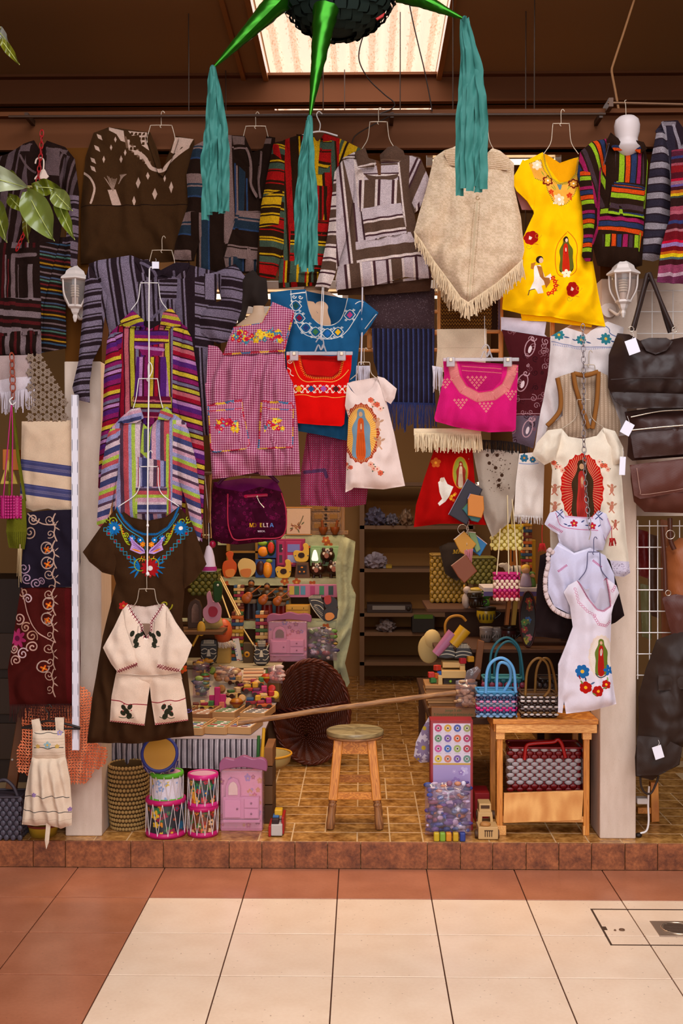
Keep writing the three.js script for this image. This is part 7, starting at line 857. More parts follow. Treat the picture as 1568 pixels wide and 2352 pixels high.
// second step
const plaque = (label, out, z, c, more = [], dep = .012) => simple('painted_plaque', label, 'plaque', [['board', extr(pp(out), z, dep, .002, 3), M(c, .4)], ...more.map(([n, o, col, dz]) => [n, extr(pp(o), z + (dz || .004), .008, .001, 3), M(col, .4)])]);
plaque('round orange painted wooden plaque with a topknot shape', '510,1310 514,1294 524,1290 518,1276 526,1270 536,1274 534,1288 543,1300 542,1318 532,1330 516,1330', ZB - .03, 0xb84a10, [['lower_panel', '518,1314 538,1312 536,1328 520,1328', 0xc87838]]);
plaque('cream and tan painted wooden plaque beside the orange one', '546,1300 556,1288 574,1290 586,1300 586,1318 572,1332 554,1330 548,1314', ZB - .03, 0xc8a868, [['lower_panel', '552,1314 576,1312 572,1330 556,1328', 0xb86a2c]]);
function fruitBoard(label, x0, y0, x1, y1, list) { const z = ZB - .05; simple('fruit_board', label, 'board', [['board', pbx(x0, y0, x1, y1, z, .014, .003), M(0x1c3a78, .4)], ...list.map(([n, a, b, r, sx, sy, c, c2]) => [n, ball(P(a, b, z), r * mpp(z), sx, sy, .45, 18), M(c, .35), c2 ? [['cut_face', ball(P(a, b, z + .006), r * mpp(z) * .8, sx, sy, .42, 16), M(c2, .35)]] : []])]); }
fruitBoard('blue board with watermelon slice, orange and mango', 592, 1240, 634, 1282, [['orange', 604, 1267, 12, 1, 1, 0xd8801c], ['watermelon', 622, 1258, 14, .8, 1.35, 0x1c3418, 0xb8301c], ['mango', 603, 1248, 10, 1.1, .6, 0x7a9a24]]);
fruitBoard('blue board with orange papaya half and dark grapes', 586, 1286, 632, 1328, [['papaya', 614, 1310, 15, .75, 1.25, 0xc87018, 0xd88a20], ['leaf_cluster', 618, 1290, 7, 1.1, .7, 0x7a8a28], ['grapes', 598, 1306, 13, .8, 1.3, 0x3a1410]]);
{ const g = thing('toy_wardrobe', 'magenta toy wardrobe with glazed doors on the second step', 'toy wardrobe'), z = ZB - .1, mM = M(0x8c1848, .4); part(g, 'body', pbx(634, 1238, 700, 1302, z, .06, .003), mM); for (const [a, b] of [[637, 652], [656, 692]]) { const d = part(g, 'door', pbx(a, 1244, b, 1298, z + .006, .006, .002), M(0x9c2054, .4)); part(d, 'door_picture', pbx(a + 4, 1250, b - 4, 1268, z + .008, .004), M(a < 640 ? 0x2c1018 : 0x6a6ab0, .3)); part(d, 'door_picture', pbx(a + 4, 1275, b - 4, 1292, z + .008, .004), M(a < 640 ? 0x3a1420 : 0x8a8cc0, .3)); } part(g, 'knob', ball(P(648, 1261, z + .01), .004), WHITEM); base(g); }
{ const g = thing('toy_wardrobe', 'pale green toy cabinet behind the clay pigs', 'toy wardrobe'), z = ZB - .12, m = M(0x7c9a6a, .5); part(g, 'body', pbx(712, 1254, 792, 1300, z, .05, .003), m); for (const a of [716, 740, 764]) part(g, 'door', pbx(a, 1260, a + 20, 1294, z + .006, .006, .002), M(0x86a474, .5)); part(g, 'mirror', extr(pp('716,1278 720,1264 726,1264 730,1278 730,1288 716,1288'), z + .01, .004, .0005, 2), M(0xb8a890, .1, { metalness: .8 })); base(g); }
const duck = (label, dx, dy) => { const z = ZB - .02 + (dy ? -.04 : 0), s = (t) => pp(t).map(([a, b]) => [a + dx, b + dy]); simple('duck_box', label, 'toy', [['body', extr(s('634,1316 632,1306 638,1300 652,1302 656,1296 654,1288 658,1284 664,1285 668,1292 668,1314 662,1326 640,1326'), z, .014, .003, 3), M(0xc89c2c, .4)], ['beak', extr(s('667,1290 673,1292 668,1296'), z, .008, .001), M(0xb84c14, .4)], ['dark_opening', extr(s('646,1306 656,1306 658,1314 650,1318 643,1313'), z + .003, .004, .001, 2), M(0x2a1410, .7)], ['button', ball(P(637 + dx, 1312 + dy, z), .004), M(0x2c4a7c, .4)], ['button', ball(P(666 + dx, 1312 + dy, z), .004), M(0x2c4a7c, .4)]]); };
duck('yellow duck shaped wooden box, lower of two', 0, 0); duck('yellow duck shaped wooden box perched above the small stand', 41, -36);
simple('wooden_stand', 'small dark wooden stand with an orange flower panel', 'stand', [['frame', extr(pp('680,1292 708,1292 712,1328 676,1328'), ZB - .02, .04, .003), M(0x54341a, .5)], ['flower_panel', pbx(683, 1298, 704, 1318, ZB - .017, .004), M(0x20120c, .5), [['flower', mg([ball(P(693, 1303, ZB - .015), .008, 1, .7, .3), ball(P(688, 1313, ZB - .015), .006, 1, 1, .3), ball(P(698, 1313, ZB - .015), .006, 1, 1, .3)]), M(0xc8741c, .5)]]]]);
function pig(label, cx, cy, r, z) { const m = mpp(z), R = r * m, c = P(cx, cy, z), k = M(0x34190e, .3), wh = M(0xc8b8a8, .5), g = thing('clay_pig', label, 'piggy bank'); part(g, 'body', ball(c, R, 1.05, .95, 1.2, 20), k); part(g, 'snout', rod(V(c.x - R * .1, c.y, c.z + R), V(c.x - R * .1, c.y, c.z + R * 1.42), R * .36, R * .3, 14), M(0x8a5038, .4)); for (const s of [-1, 1]) { part(g, 'ear', ball(V(c.x + s * R * .5, c.y + R * .82, c.z + R * .5), R * .3, .9, 1, .4, 10), k); part(g, 'eye_patch', ball(V(c.x + s * R * .45, c.y + R * .28, c.z + R * 1.0), R * .22, 1, 1, .3, 8), wh); part(g, 'leg', rod(V(c.x + s * R * .5, c.y - R * 1.15, c.z + R * .5), V(c.x + s * R * .45, c.y - R * .6, c.z + R * .4), R * .2, R * .25, 10), k); part(g, 'leg', rod(V(c.x + s * R * .5, c.y - R * 1.15, c.z - R * .6), V(c.x + s * R * .45, c.y - R * .6, c.z - R * .5), R * .2, R * .25, 10), k); } part(g, 'flower', mg([0, 1, 2, 3, 4].map((i) => ball(V(c.x + Math.cos(i * 1.257) * R * .22, c.y + R * .72 + Math.sin(i * 1.257) * R * .16, c.z + R * .78), R * .13, 1, 1, .5, 6))), wh); return base(g); }
pig('brown clay pig, left of the two on the second step', 728, 1308, 16, ZB - .05); pig('brown clay pig, right of the two on the second step', 769, 1309, 18, ZB - .05); pig('brown clay pig raised behind the other two', 752, 1276, 17, ZB - .13);
simple('spice_rack', 'dark wooden rack behind the round plaques', 'rack', [['back', pbx(520, 1245, 592, 1300, ZB - .16, .012), M(0x2e1c0c, .7)], ['shelf', pbx(520, 1266, 592, 1270, ZB - .12, .05), M(0x8a6224, .6)], ['upright', pbx(520, 1245, 527, 1300, ZB - .12, .05), M(0x8a6224, .6)], ['upright', pbx(586, 1245, 592, 1300, ZB - .12, .05), M(0x8a6224, .6)]]);
// third step: carved musicians
const musician = (label, cx, y0, y1, coat, legs) => { const z = ZC - .06, m = mpp(z), h = (y1 - y0) * m, b = P(cx, y1, z), g = thing('carved_musician', label, 'figurine'), W = M(0x6a3a1a, .35), at = (x, y, zz = 0) => V(b.x + x * h, b.y + y * h, z + zz * h); part(g, 'base', rod(at(0, 0), at(0, .04), .17 * h, .16 * h, 16), M(0x3a2010, .5)); for (const s of [-1, 1]) part(g, 'leg', rod(at(s * .07, .04), at(s * .06, .44), .09 * h, .075 * h, 10), M(legs, .4)); part(g, 'shirt', lathe([[.002, .4], [.13, .4], [.14, .52], [.15, .66], [.12, .74], [.05, .78], [.002, .78]].map(([r, v]) => [r * h, v * h]), b, 16), M(0x9a8068, .6)); part(g, 'coat', lathe([[.15, .5], [.165, .62], [.14, .74], [.06, .78]].map(([r, v]) => [r * h, v * h]), b, 14), M(coat, .4)); for (const s of [-1, 1]) part(g, 'arm', tube([at(s * .14, .72), at(s * .22, .6, .05), at(s * .04, .56, .17)], .035 * h, 12, 7), M(coat, .4)); part(g, 'guitar', mg([ball(at(-.05, .58, .17), .1 * h, 1, 1, .35, 14), ball(at(-.1, .52, .17), .12 * h, 1, 1, .35, 14), rod(at(0, .63, .18), at(.24, .82, .16), .018 * h, .018 * h, 6)]), M(0x9a4e1c, .3)); part(g, 'head', ball(at(0, .85), .075 * h, 1, 1.2, 1, 14), M(0x8a5228, .45)); part(g, 'hair', ball(at(0, .88, -.012), .078 * h, 1, 1, .95, 12), M(0x1e120a, .6)); part(g, 'moustache', ball(at(0, .83, .07), .03 * h, 1.4, .4, .5, 8), M(0x1e120a, .6)); return base(g); };
musician('carved musician in dark trousers, leftmost of three', 577, 1332, 1430, 0x241408, 0x2a2024); musician('carved musician in red trousers, middle of three', 613, 1334, 1424, 0x2e1c0c, 0x6c1208); musician('carved musician in red trousers, rightmost of three', 645, 1336, 1420, 0x5a3a18, 0x6c1208);
simple('framed_picture', 'blue framed picture behind the carved musicians', 'picture', [['frame', pbx(582, 1342, 668, 1412, ZC - .14, .012, .003), M(0x6a4c18, .5)], ['picture', pbx(587, 1347, 663, 1407, ZC - .137, .004), M(0x3c5464, .5)]]);
simple('toy_box', 'pink toy box with coloured picture panels above the small drawers', 'box', [['carton', pbx(660, 1343, 774, 1372, ZC - .12, .05, .002), M(0xb06080, .4)], ...[[664, 0xb89a30], [676, 0x3a6a4c], [690, 0x4a7c98], [712, 0x9c2c60], [733, 0x3c7a50], [754, 0x2a3a34]].map(([X, c]) => ['picture_panel', pbx(X, 1346, X + 11, 1366, ZC - .118, .003), M(c, .4)])]);
{ const g = thing('mini_drawers', 'yellow wooden miniature chest of drawers', 'chest'), z = ZC - .03, w = M(0xb07c1c, .45); part(g, 'body', pbx(656, 1392, 712, 1428, z, .06, .002), w); for (const y of [1394, 1406, 1417]) { const d = part(g, 'drawer', pbx(659, y, 708, y + 9, z + .004, .006, .001), M(0xbc8a28, .45)); part(d, 'knob', ball(P(671, y + 5, z + .006), .003), M(0x2a180c)); part(d, 'knob', ball(P(697, y + 5, z + .006), .003), M(0x2a180c)); } base(g); }
const maskT = (r, fn) => texMat(paint(r, 4, (x) => { x.fillStyle = '#20130a'; x.fillRect(r[0], r[1], 300, 300); x.strokeStyle = x.fillStyle = '#c8b89c'; fn(x); }, .06), .5);
{ const r = [706, 1372, 748, 1438]; simple('crescent_mask', 'black and white striped crescent mask on the third step', 'mask', [['face', planarUV(extr(pp('708,1382 734,1376 744,1400 746,1436 736,1432 722,1416 712,1400'), ZC - .0, .016, .004, 2), r, ZC), maskT(r, (x) => { for (let k = 0; k < 10; k++) x.fillRect(709 + k * 2.9, 1378, 1.4, 7); curveL(x, '712,1396 724,1420 742,1436', '#c8b89c', 2); curveL(x, '714,1390 726,1386 742,1396', '#c8b89c', 1.6); curveL(x, '722,1400 734,1398 742,1410', '#c8b89c', 1.6); for (let k = 0; k < 8; k++) line(x, [[720 + k * 2.5, 1404 + k * 3], [726 + k * 2.4, 1402 + k * 3]], '#c8b89c', 1); })]]); }
plaque('round black and red painted plaque beside the crescent mask', '742,1378 756,1370 772,1376 776,1392 764,1402 748,1398', ZC + .01, 0x23140c, [['red_dots', '744,1372 758,1368 760,1384 748,1388', 0x9c2014]]); plaque('black and orange painted plaque under the black and red one', '742,1414 752,1402 772,1402 782,1412 774,1426 756,1434 744,1430', ZC + .014, 0x23140c, [['orange_panel', '748,1416 762,1414 768,1424 756,1432 747,1428', 0xc87a2c]]);
// stacking block towers
const BC = [0xb88a1c, 0x5a1c40, 0xb85a1a, 0x3c5a2a, 0x8a1c34, 0x2c4a6a, 0xc8a060, 0x6a2c18];
function tower(label, x0, y0, x1, y1, z, rows) { const g = thing('block_tower', label, 'toy blocks'), h = (y1 - y0) / rows; for (let k = 0; k < rows; k++) { const ya = y0 + k * h, w = x1 - x0; if (k % 2) { const c = M(pick(BC), .5); part(g, 'block', pbx(x0, ya + .4, x1, ya + h - .4, z, .045, .002), c); } else for (let i = 0; i < 3; i++) part(g, 'block', pbx(x0 + w * (i / 3 + .02), ya + .4, x0 + w * ((i + 1) / 3 - .02), ya + h - .4, z - .002, .06, .002), M(i === 1 ? 0xc8a878 : pick(BC), .5)); } return base(g); }
tower('tall tower of coloured blocks below the musicians, back one', 536, 1342, 560, 1424, ZC - .02, 12); tower('tower of coloured blocks carrying the lettered card', 531, 1416, 558, 1528, -1.62, 14); tower('tower of coloured blocks left of the big pink wardrobe', 586, 1412, 616, 1524, -1.66, 14); tower('stack of coloured blocks behind the yellow crochet purse', 1198, 1196, 1222, 1346, -.9, 22);
{ const r = [533, 1454, 558, 1508]; simple('lettered_card', 'white card reading JENGA on the block tower', 'card', [['card', planarUV(extr(pp('534,1456 548,1454 557,1504 544,1507'), -1.6, .003, .0005), r, -1.6), texMat(paint(r, 5, (x) => { x.fillStyle = '#d8ccc4'; x.fillRect(525, 1450, 50, 70); x.translate(548, 1505); x.rotate(-Math.PI / 2 - .2); x.font = 'bold 12px sans-serif'; 'JENGA'.split('').forEach((c, i) => { x.fillStyle = ['#a82c20', '#3a6a9c', '#6a5a98', '#b8a030', '#3a8a5a'][i]; x.fillText(c, i * 9.5, 0); }); }), .5)]]); }
dollWardrobe('large pink toy wardrobe in cellophane on the toy table', 614, 1416, 714, 1530, -1.55, .05);
function toyBag(label, x0, y0, x1, y1, z, n, cols, name = 'toy_packet') { const g = thing(name, label, 'toy packet'), l = new Map(), a = P(x0, y1, z), b = P(x1, y0, z); for (let k = 0; k < n; k++) { const c = pick(cols); if (!l.has(c)) l.set(c, []); l.get(c).push(ball(V(rr(a.x + .01, b.x - .01), rr(a.y + .01, b.y - .01), z - rr(.015, .05)), rr(.008, .018), rr(.8, 1.8), rr(.5, 1), .7, 8)); } for (const [c, q] of l) part(g, 'contents', mg(q), M(c, .4)).userData.kind = 'stuff'; const w = cloth([[x0, y0 + 4], [(x0 + x1) / 2, y0], [x1, y0 + 6], [x1 - 2, (y0 + y1) / 2], [x1, y1], [x0, y1 - 2]], z - .04, { bulge: .06, crease: .014, soft: 10, fold: [.006, 18, .5], step: 6 }); part(g, 'cellophane', w, M(0xf0e4e8, .1, { transmission: .92, thickness: 0 })); return base(g); }
toyBag('clear packet of coloured toys beside the large pink wardrobe', 702, 1436, 774, 1514, -1.6, 70, [0x2a2018, 0x9c7c30, 0x5a7a2c, 0x7a2c34, 0xc8b8a8, 0x3a3050, 0xa88a9c]);
// left end of the shelf: jug, bottle, mask, mirror, spoon, sticks
plaque('pink jug shaped plaque with a red round window', '466,1400 476,1388 474,1366 482,1358 488,1380 500,1384 508,1400 504,1424 484,1432 468,1420', -1.3, 0xb87c90, [['red_disc', '482,1394 494,1394 500,1404 494,1416 482,1416 478,1404', 0x9c1430]], .02);
simple('fabric_bundle', 'yellow and cream fabric bundle under the pink jug plaque', 'fabric', [['bundle', cloth(pp('468,1410 506,1408 512,1436 496,1446 470,1444'), -1.34, { bulge: .05, crease: .008 }), M(0xb89a5a, .8)]]);
simple('green_bottle', 'small dark green glass bottle hanging by the sticks', 'bottle', [['glass', extr(pp('488,1346 492,1336 506,1336 510,1346 508,1376 500,1384 490,1380'), -1.25, .03, .01, 3), M(0x24401c, .2)], ['highlight_label', ball(P(500, 1344, -1.22), .007, 1, 1, .4, 8), M(0xc8c8b8, .4)]]);  // the pale bead is a glint painted onto the glass
for (const [a, b, c, d, t] of [[496, 1310, 548, 1414, 'first'], [502, 1314, 552, 1412, 'second'], [492, 1318, 528, 1420, 'third'], [556, 1440, 582, 1482, 'short']]) simple('wooden_drumstick', `pale wooden stick leaning by the block towers, ${t} from the green bottle`, 'stick', [['stick', rod(P(c, d, -1.5), P(a, b, -1.75), .005, .004), M(0xc8a86c, .5)]]);
{ const g = thing('arched_mirror', 'arched mirror in a dark wooden frame by the black dress', 'mirror'), z = -1.3; part(g, 'frame', extr(pp('430,1436 430,1396 436,1382 448,1375 458,1380 464,1396 464,1442 432,1444'), z, .03, .004, 1, [pp('437,1432 437,1400 442,1388 449,1384 456,1390 458,1402 458,1432')]), M(0x3a2210, .4)); part(g, 'glass', extr(pp('436,1434 436,1398 442,1386 449,1382 457,1390 459,1402 459,1434'), z - .012, .004, 0), M(0xc8a898, .08, { metalness: .9 })); base(g); }
simple('wooden_spoon', 'yellow painted wooden spoon near the arched mirror', 'spoon', [['bowl', ball(P(462, 1444, -1.22), .034, .7, 1.25, .25, 14).rotateZ(0), M(0xb88a24, .5)], ['handle', rod(P(455, 1458, -1.22), P(442, 1484, -1.22), .007, .006), M(0xb88a24, .5)]]);
{ const g = thing('carnival_mask', 'orange carnival mask with white fur beard', 'mask'), z = -1.46, c = P(512, 1450, z), m = mpp(z); part(g, 'face', new THREE.SphereGeometry(26 * m, 22, 16, 0, TAU, 0, Math.PI * .55).rotateX(Math.PI / 2).scale(.82, 1.15, .7).translate(c.x, c.y, c.z), M(0xb85028, .4)); part(g, 'nose', ball(V(c.x + .012, c.y - .002, c.z + .045), .013, .8, 1.2, 1, 10), M(0xb04a24, .4)); for (const s of [-.6, .7]) { const e = part(g, 'eye', ball(V(c.x + s * .026, c.y + .022, c.z + .034), .008, 1.2, .7, .5, 8), M(0xd8c8b8, .3)); part(e, 'pupil', ball(V(c.x + s * .026, c.y + .022, c.z + .038), .004, 1, 1, .5, 6), M(0x2a3a4a, .3)); part(g, 'brow', ball(V(c.x + s * .026, c.y + .036, c.z + .034), .014, 1.2, .3, .5, 8), M(0x8a2c14, .6)); } const fur = []; for (let k = 0; k < 160; k++) { const t = rr(-1, 1), p = V(c.x + t * .05, c.y - .05 - (1 - t * t) * .012, c.z + .02 + rr(0, .02)); fur.push(tube([p, p.clone().add(V(t * .02 + rr(-.005, .005), -.014, .008)), p.clone().add(V(t * .035, -rr(.02, .035), .006))], .0012, 4, 3)); } part(g, 'beard', mg(fur), M(0xd8c4b4, .9)).userData.kind = 'stuff'; const f2 = []; for (let k = 0; k < 50; k++) { const p = V(c.x - .03 + rr(-.008, .02), c.y + .06 + rr(-.006, .006), c.z + .01); f2.push(tube([p, p.clone().add(V(rr(-.015, .005), rr(.004, .012), .006)), p.clone().add(V(rr(-.025, 0), rr(0, .01), .008))], .0012, 4, 3)); } part(g, 'fur_brow', mg(f2), M(0xd8c4b4, .9)).userData.kind = 'stuff'; base(g); }
const bwMask = (label, cx, cy, s, ears) => { const z = -1.4, r = [cx - 24, cy - 32, cx + 24, cy + 32], q = (t) => pp(t).map(([a, b]) => [cx + a * s, cy + b * s]); simple('striped_mask', label, 'mask', [['face', planarUV(extr(q(ears ? '-20,20 -17,-4 -19,-22 -8,-12 -10,-28 10,-28 9,-12 19,-22 17,-2 20,18 8,30 -8,30' : '-18,-28 18,-28 20,0 16,22 0,32 -16,22 -20,0'), z, .03, .008, 2), r, z), maskT(r, (x) => { for (let k = 0; k < 9; k++) x.fillRect(cx + (-11 + k * 2.7) * s, cy - 28 * s, 1.5, 8); line(x, q('-16,-16 16,-16'), '#c8b89c', 1.6); for (const e of [-1, 1]) { curveL(x, q(`${e * 4},-6 ${e * 10},-10 ${e * 16},-4`), '#c8b89c', 2); curveL(x, q(`${e * 5},2 ${e * 11},6 ${e * 17},2`), '#c8b89c', 1.6); curveL(x, q(`${e * 17},8 ${e * 12},20 ${e * 4},16`), '#c8b89c', 1.6); if (ears) line(x, q(`${e * 18},-20 ${e * 12},-8`), '#c8b89c', 1.6); } fillP(x, q('-2,-6 2,-6 5,10 -5,10'), '#c8b89c'); line(x, q('-12,24 12,24'), '#c8b89c', 2); line(x, q('-12,-20 12,-20'), '#c8b89c', 1.2); })]]); };
bwMask('black and white striped face mask near the carnival mask', 479, 1506, 1, 0); bwMask('black and white cat mask with pointed ears', 600, 1508, .98, 1);
simple('pine_box', 'plain yellow wooden box between mask and block tower', 'box', [['box', pbx(497, 1490, 528, 1530, -1.5, .08, .003), M(0xb08840, .6)], ['lid', pbx(495, 1486, 530, 1492, -1.49, .1, .002), M(0xb89248, .6)]]); simple('flower_tin', 'square tin painted with a sunflower beside the cat mask', 'tin', [['tin', pbx(558, 1484, 582, 1530, -1.52, .06, .003), M(0x4a3414, .5)], ['sunflower', mg([ball(P(567, 1510, -1.52), .018, 1, 1, .25, 12)]), M(0xb87c14, .5), [['flower_centre', ball(P(567, 1510, -1.515), .007, 1, 1, .4, 8), M(0x3a1c08, .6)]]]]);
wovenBasket('green palm basket behind the striped mask shelf end', 'basket', 436, 1312, 500, 1368, -1.6, .14, [0x5a5a24, 0x6a6428, 0x4c4c1e, 0x6a6428, 0x5a5a24, 0x6a6428, 0x4c4c1e], 9, [], M(0x5a5a24, .8), M(0x5a5a24, .8), 'palm_hamper');
// ---------- toys on the left table ----------
const zAt = (py) => -1.06 - (1634 - py) / 110 * .28, lowY = TY + .004;
{ // sloping display board rising to a raised crate at the back of the table
const g = thing('display_slope', 'white sloping board carrying the heaped small toys', 'display board'), a = P(540, 1640, zAt(1636)), b = P(540, 1534, zAt(1532)), s = new THREE.Shape([new THREE.Vector2(-a.z, lowY), new THREE.Vector2(-b.z, b.y - .01), new THREE.Vector2(-b.z, lowY)]); const geo = new THREE.ExtrudeGeometry(s, { depth: .46, bevelEnabled: false }).rotateY(Math.PI / 2).translate(-1.0, 0, 0); part(g, 'board', geo, M(0xb8a48c, .7)); base(g);
const y = P(540, 1531, -1.4).y; simple('display_crate', 'wooden crate under the masks and block towers', 'crate', [['crate', bx(LX0, P(640, 1530, -1.3).x, lowY, y, -1.75, -1.34, .004), M(0x6a4a26, .7)], ['top_sheet', bx(LX0, P(640, 1530, -1.3).x + .004, y, y + .003, -1.75, -1.335), M(0x9a8a6c, .8)]]); }
const toy = (name, label, px, py, fn, group) => { const p = P(px, py, zAt(py) + .015), g = thing(name, label, 'toy', group); fn(g, p); return base(g); };
const spin = (label, px, py, s, c1, c2, c3) => toy('spinning_top', label, px, py, (g, p) => { part(g, 'body', lathe([[.001, 0], [.006, .006], [.022, .026], [.024, .034], [.018, .042], [.007, .046], [.001, .046]].map(([a, b]) => [a * s, b * s]), p, 18), M(c1, .35)); part(g, 'band', lathe([[.0235, .026], [.0256, .03], [.025, .034]].map(([a, b]) => [a * s, b * s]), p, 18), M(c2, .35)); part(g, 'stem', rod(p.clone().add(V(0, .046 * s, 0)), p.clone().add(V(0, .062 * s, 0)), .005 * s, .004 * s, 8), M(c3, .4)); });
spin('red and yellow striped spinning top beside the flutes', 612, 1570, 1.25, 0xa83018, 0xc89a1c, 0x4a6a2c); spin('glossy golden spinning top in front of the wooden toys', 543, 1632, 1.5, 0x9c5c14, 0x7a2c10, 0xc09a50); spin('green and red spinning top left of the pink toy', 470, 1566, 1.1, 0x3a6a34, 0xa83018, 0xc89a1c); spin('plain wooden spinning top among the trucks', 590, 1580, 1.0, 0xc0935c, 0xa87840, 0xc0935c);
const truck = (label, px, py, s, c, c2, ry) => toy('toy_truck', label, px, py, (g, p) => { const T = (geo) => geo.scale(s, s, s).rotateY(ry).translate(p.x, p.y, p.z); part(g, 'bed', T(bx(-.035, .035, .012, .026, -.018, .018, .003)), M(c, .45)); part(g, 'cab', T(bx(.008, .034, .026, .05, -.016, .016, .004)), M(c2, .45)); part(g, 'load', T(bx(-.032, .002, .026, .04, -.014, .014, .004)), M(pick(BC), .45)); for (const [a, b] of [[-.022, -.02], [-.022, .02], [.022, -.02], [.022, .02]]) part(g, 'wheel', T(new THREE.CylinderGeometry(.012, .012, .007, 12).rotateX(Math.PI / 2).translate(a, .012, b)), M(0x3a1c10, .5)); });
const NAT = 0xc49a68; truck('natural wood toy truck in the middle of the heap', 536, 1602, 1.1, NAT, 0xcaa274, .6); truck('natural wood toy truck behind the pink toy', 540, 1572, 1, NAT, 0xb88a50, -.3); truck('natural wood toy truck near the flutes', 558, 1586, 1, 0xb88a50, NAT, .9); truck('red toy truck with yellow cab on the right of the heap', 575, 1592, 1.2, 0xa8201c, 0xc8901c, .2); truck('magenta toy truck stacked with bright blocks', 596, 1600, 1.2, 0x9c1850, 0xb02c60, .1); truck('yellow and red toy truck nearest the white board', 612, 1612, 1.2, 0xc08a14, 0xa8201c, .3); truck('dark red toy truck at the front of the bright stack', 582, 1622, 1.2, 0x8a1420, 0xc8901c, 0); truck('orange toy truck at the front right of the heap', 606, 1628, 1.2, 0xb85014, 0x9c1850, .2); truck('orange topped toy truck behind the magenta one', 590, 1578, 1.1, 0xb86418, 0x3a6a34, .1); truck('small yellow and green toy truck by the trays', 476, 1632, 1.1, 0xb89a3c, 0x3a6a34, -.1); truck('cream toy truck with green load by the trays', 456, 1630, 1, 0xc8a868, 0xc8a868, .2);
toy('toy_plane', 'magenta wooden toy plane upright in the heap', 499, 1628, (g, p) => { const c = M(0xb01c5c, .45); part(g, 'fuselage', bx(p.x - .016, p.x + .016, p.y, p.y + .12, p.z - .012, p.z + .012, .005), c); part(g, 'wing', bx(p.x - .045, p.x - .012, p.y, p.y + .075, p.z - .01, p.z + .004, .004), c); part(g, 'wing', bx(p.x + .012, p.x + .048, p.y, p.y + .08, p.z - .01, p.z + .004, .004), c); part(g, 'label_panel', bx(p.x + .006, p.x + .04, p.y + .004, p.y + .04, p.z + .004, p.z + .012, .003), M(0xc86a50, .45)); });
toy('wooden_flute', 'bundle of four pale bamboo flutes tied flat', 580, 1572, (g, p) => { for (let k = 0; k < 5; k++) part(g, 'pipe', rod(V(p.x - .055, p.y + .008 + k * .017, p.z - k * .012), V(p.x + .058, p.y + .01 + k * .017, p.z - k * .012), .0075, .0075, 8), M(k % 2 ? 0xc88a60 : 0xcca478, .5)); });
const marbleBag = (label, px, py, w, h, cols) => { const z = zAt(py) + .03; return toyBag(label, px - w / 2, py - h, px + w / 2, py, z + .02, 34, cols, 'net_bag'); };
marbleBag('net bag of glass marbles at the left of the heap', 462, 1604, 38, 50, [0x5a7a6a, 0x8a9a4c, 0x3a4a5a, 0xa88a40, 0x6a5a70]); marbleBag('yellow net bag of wooden pieces under the striped mask', 462, 1556, 40, 42, [0xa8701c, 0x5a2c3c, 0xb88a30, 0x4a3018]); marbleBag('clear packet of white toys beside the pink wardrobe base', 632, 1570, 34, 42, [0xc8a89c, 0xb88a80, 0xc87a6a]); marbleBag('crumpled clear packet of tan toys in the heap centre', 520, 1566, 50, 38, [0xb08050, 0x9a6a3c, 0xc8a878, 0x8a4a24]);
for (const [px, py, c, t] of [[500, 1560, 0xa85a20, 'orange'], [510, 1590, 0x8a5a28, 'brown'], [526, 1620, 0xc8a070, 'pale'], [556, 1612, 0xb88850, 'tan'], [625, 1590, 0xa82018, 'red'], [632, 1604, 0xc8a020, 'yellow'], [488, 1548, 0x6a7a30, 'olive'], [548, 1556, 0xc89a8a, 'pink']]) toy('wooden_yoyo', `${t} wooden yo-yo lying in the toy heap`, px, py, (g, p) => { for (const s of [-1, 1]) part(g, 'disc', lathe([[.001, s * .003], [.006, s * .003], [.02, s * .005], [.021, s * .011], [.016, s * .015], [.001, s * .015]], V(0, 0, 0), 18).rotateX(1.1).rotateZ(rr(-.5, .5)).translate(p.x, p.y + .02, p.z + .01), M(c, .4)); part(g, 'axle', ball(p.clone().add(V(0, .02, .01)), .006, 1, 1, 1, 8), M(c, .4)); });
// domino trays at the table front
function tray(label, c, o, w) { const g = thing('picture_tray', label, 'game box'), p = PY(c[0], c[1], lowY), W = .13, D = .25, H = .036, k = M(w || 0xb0804e, .6), T = (geo) => geo.rotateY(-.16).translate(p.x, p.y, p.z); part(g, 'bottom', T(bx(-W / 2, W / 2, 0, .004, -D / 2, D / 2)), k); for (const s of [-1, 1]) { part(g, 'side', T(bx(s * W / 2 - .004, s * W / 2 + .004, 0, H, -D / 2, D / 2, .002)), k); part(g, 'end', T(bx(-W / 2, W / 2, 0, H, s * D / 2 - .004, s * D / 2 + .004, .002)), k); } for (let i = 0; i < 4; i++) { const y = .012 + i * .004, z0 = -D / 2 + .01 + i * .058, t = part(g, 'picture_tile', T(bx(-W / 2 + .008, W / 2 - .008, y, y + .008, z0, z0 + .054, .001)), M(0xc8bcb0, .5)); part(t, 'picture', T(mg([bx(-.045, -.008, y + .008, y + .009, z0 + .014, z0 + .04), bx(.008, .042, y + .008, y + .009, z0 + .018, z0 + .036)])), M(pick(o), .5)); } return base(g); }
const tc = [[0x8a2018, 0x2c4a7c, 0x3a6a34, 0x6a1c2c], [0x8a2018, 0x3a6a34, 0xa86a20]]; tray('open tray of picture tiles, front row nearest the striped cloth corner', [560, 1674], tc[0]); tray('open tray of picture tiles in the middle of the front row', [506, 1674], tc[1]); tray('open tray of picture tiles behind the black dress hem', [452, 1676], tc[0]); tray('open tray of number tiles under the stick end', [592, 1642], [0x8a2018, 0x4a4a4a]); tray('open tray of letter tiles in the middle of the back row', [524, 1640], tc[0]); tray('brown open tray at the left of the back row', [466, 1644], [0x9a5a34, 0xa86a3c], 0x8a5a34);
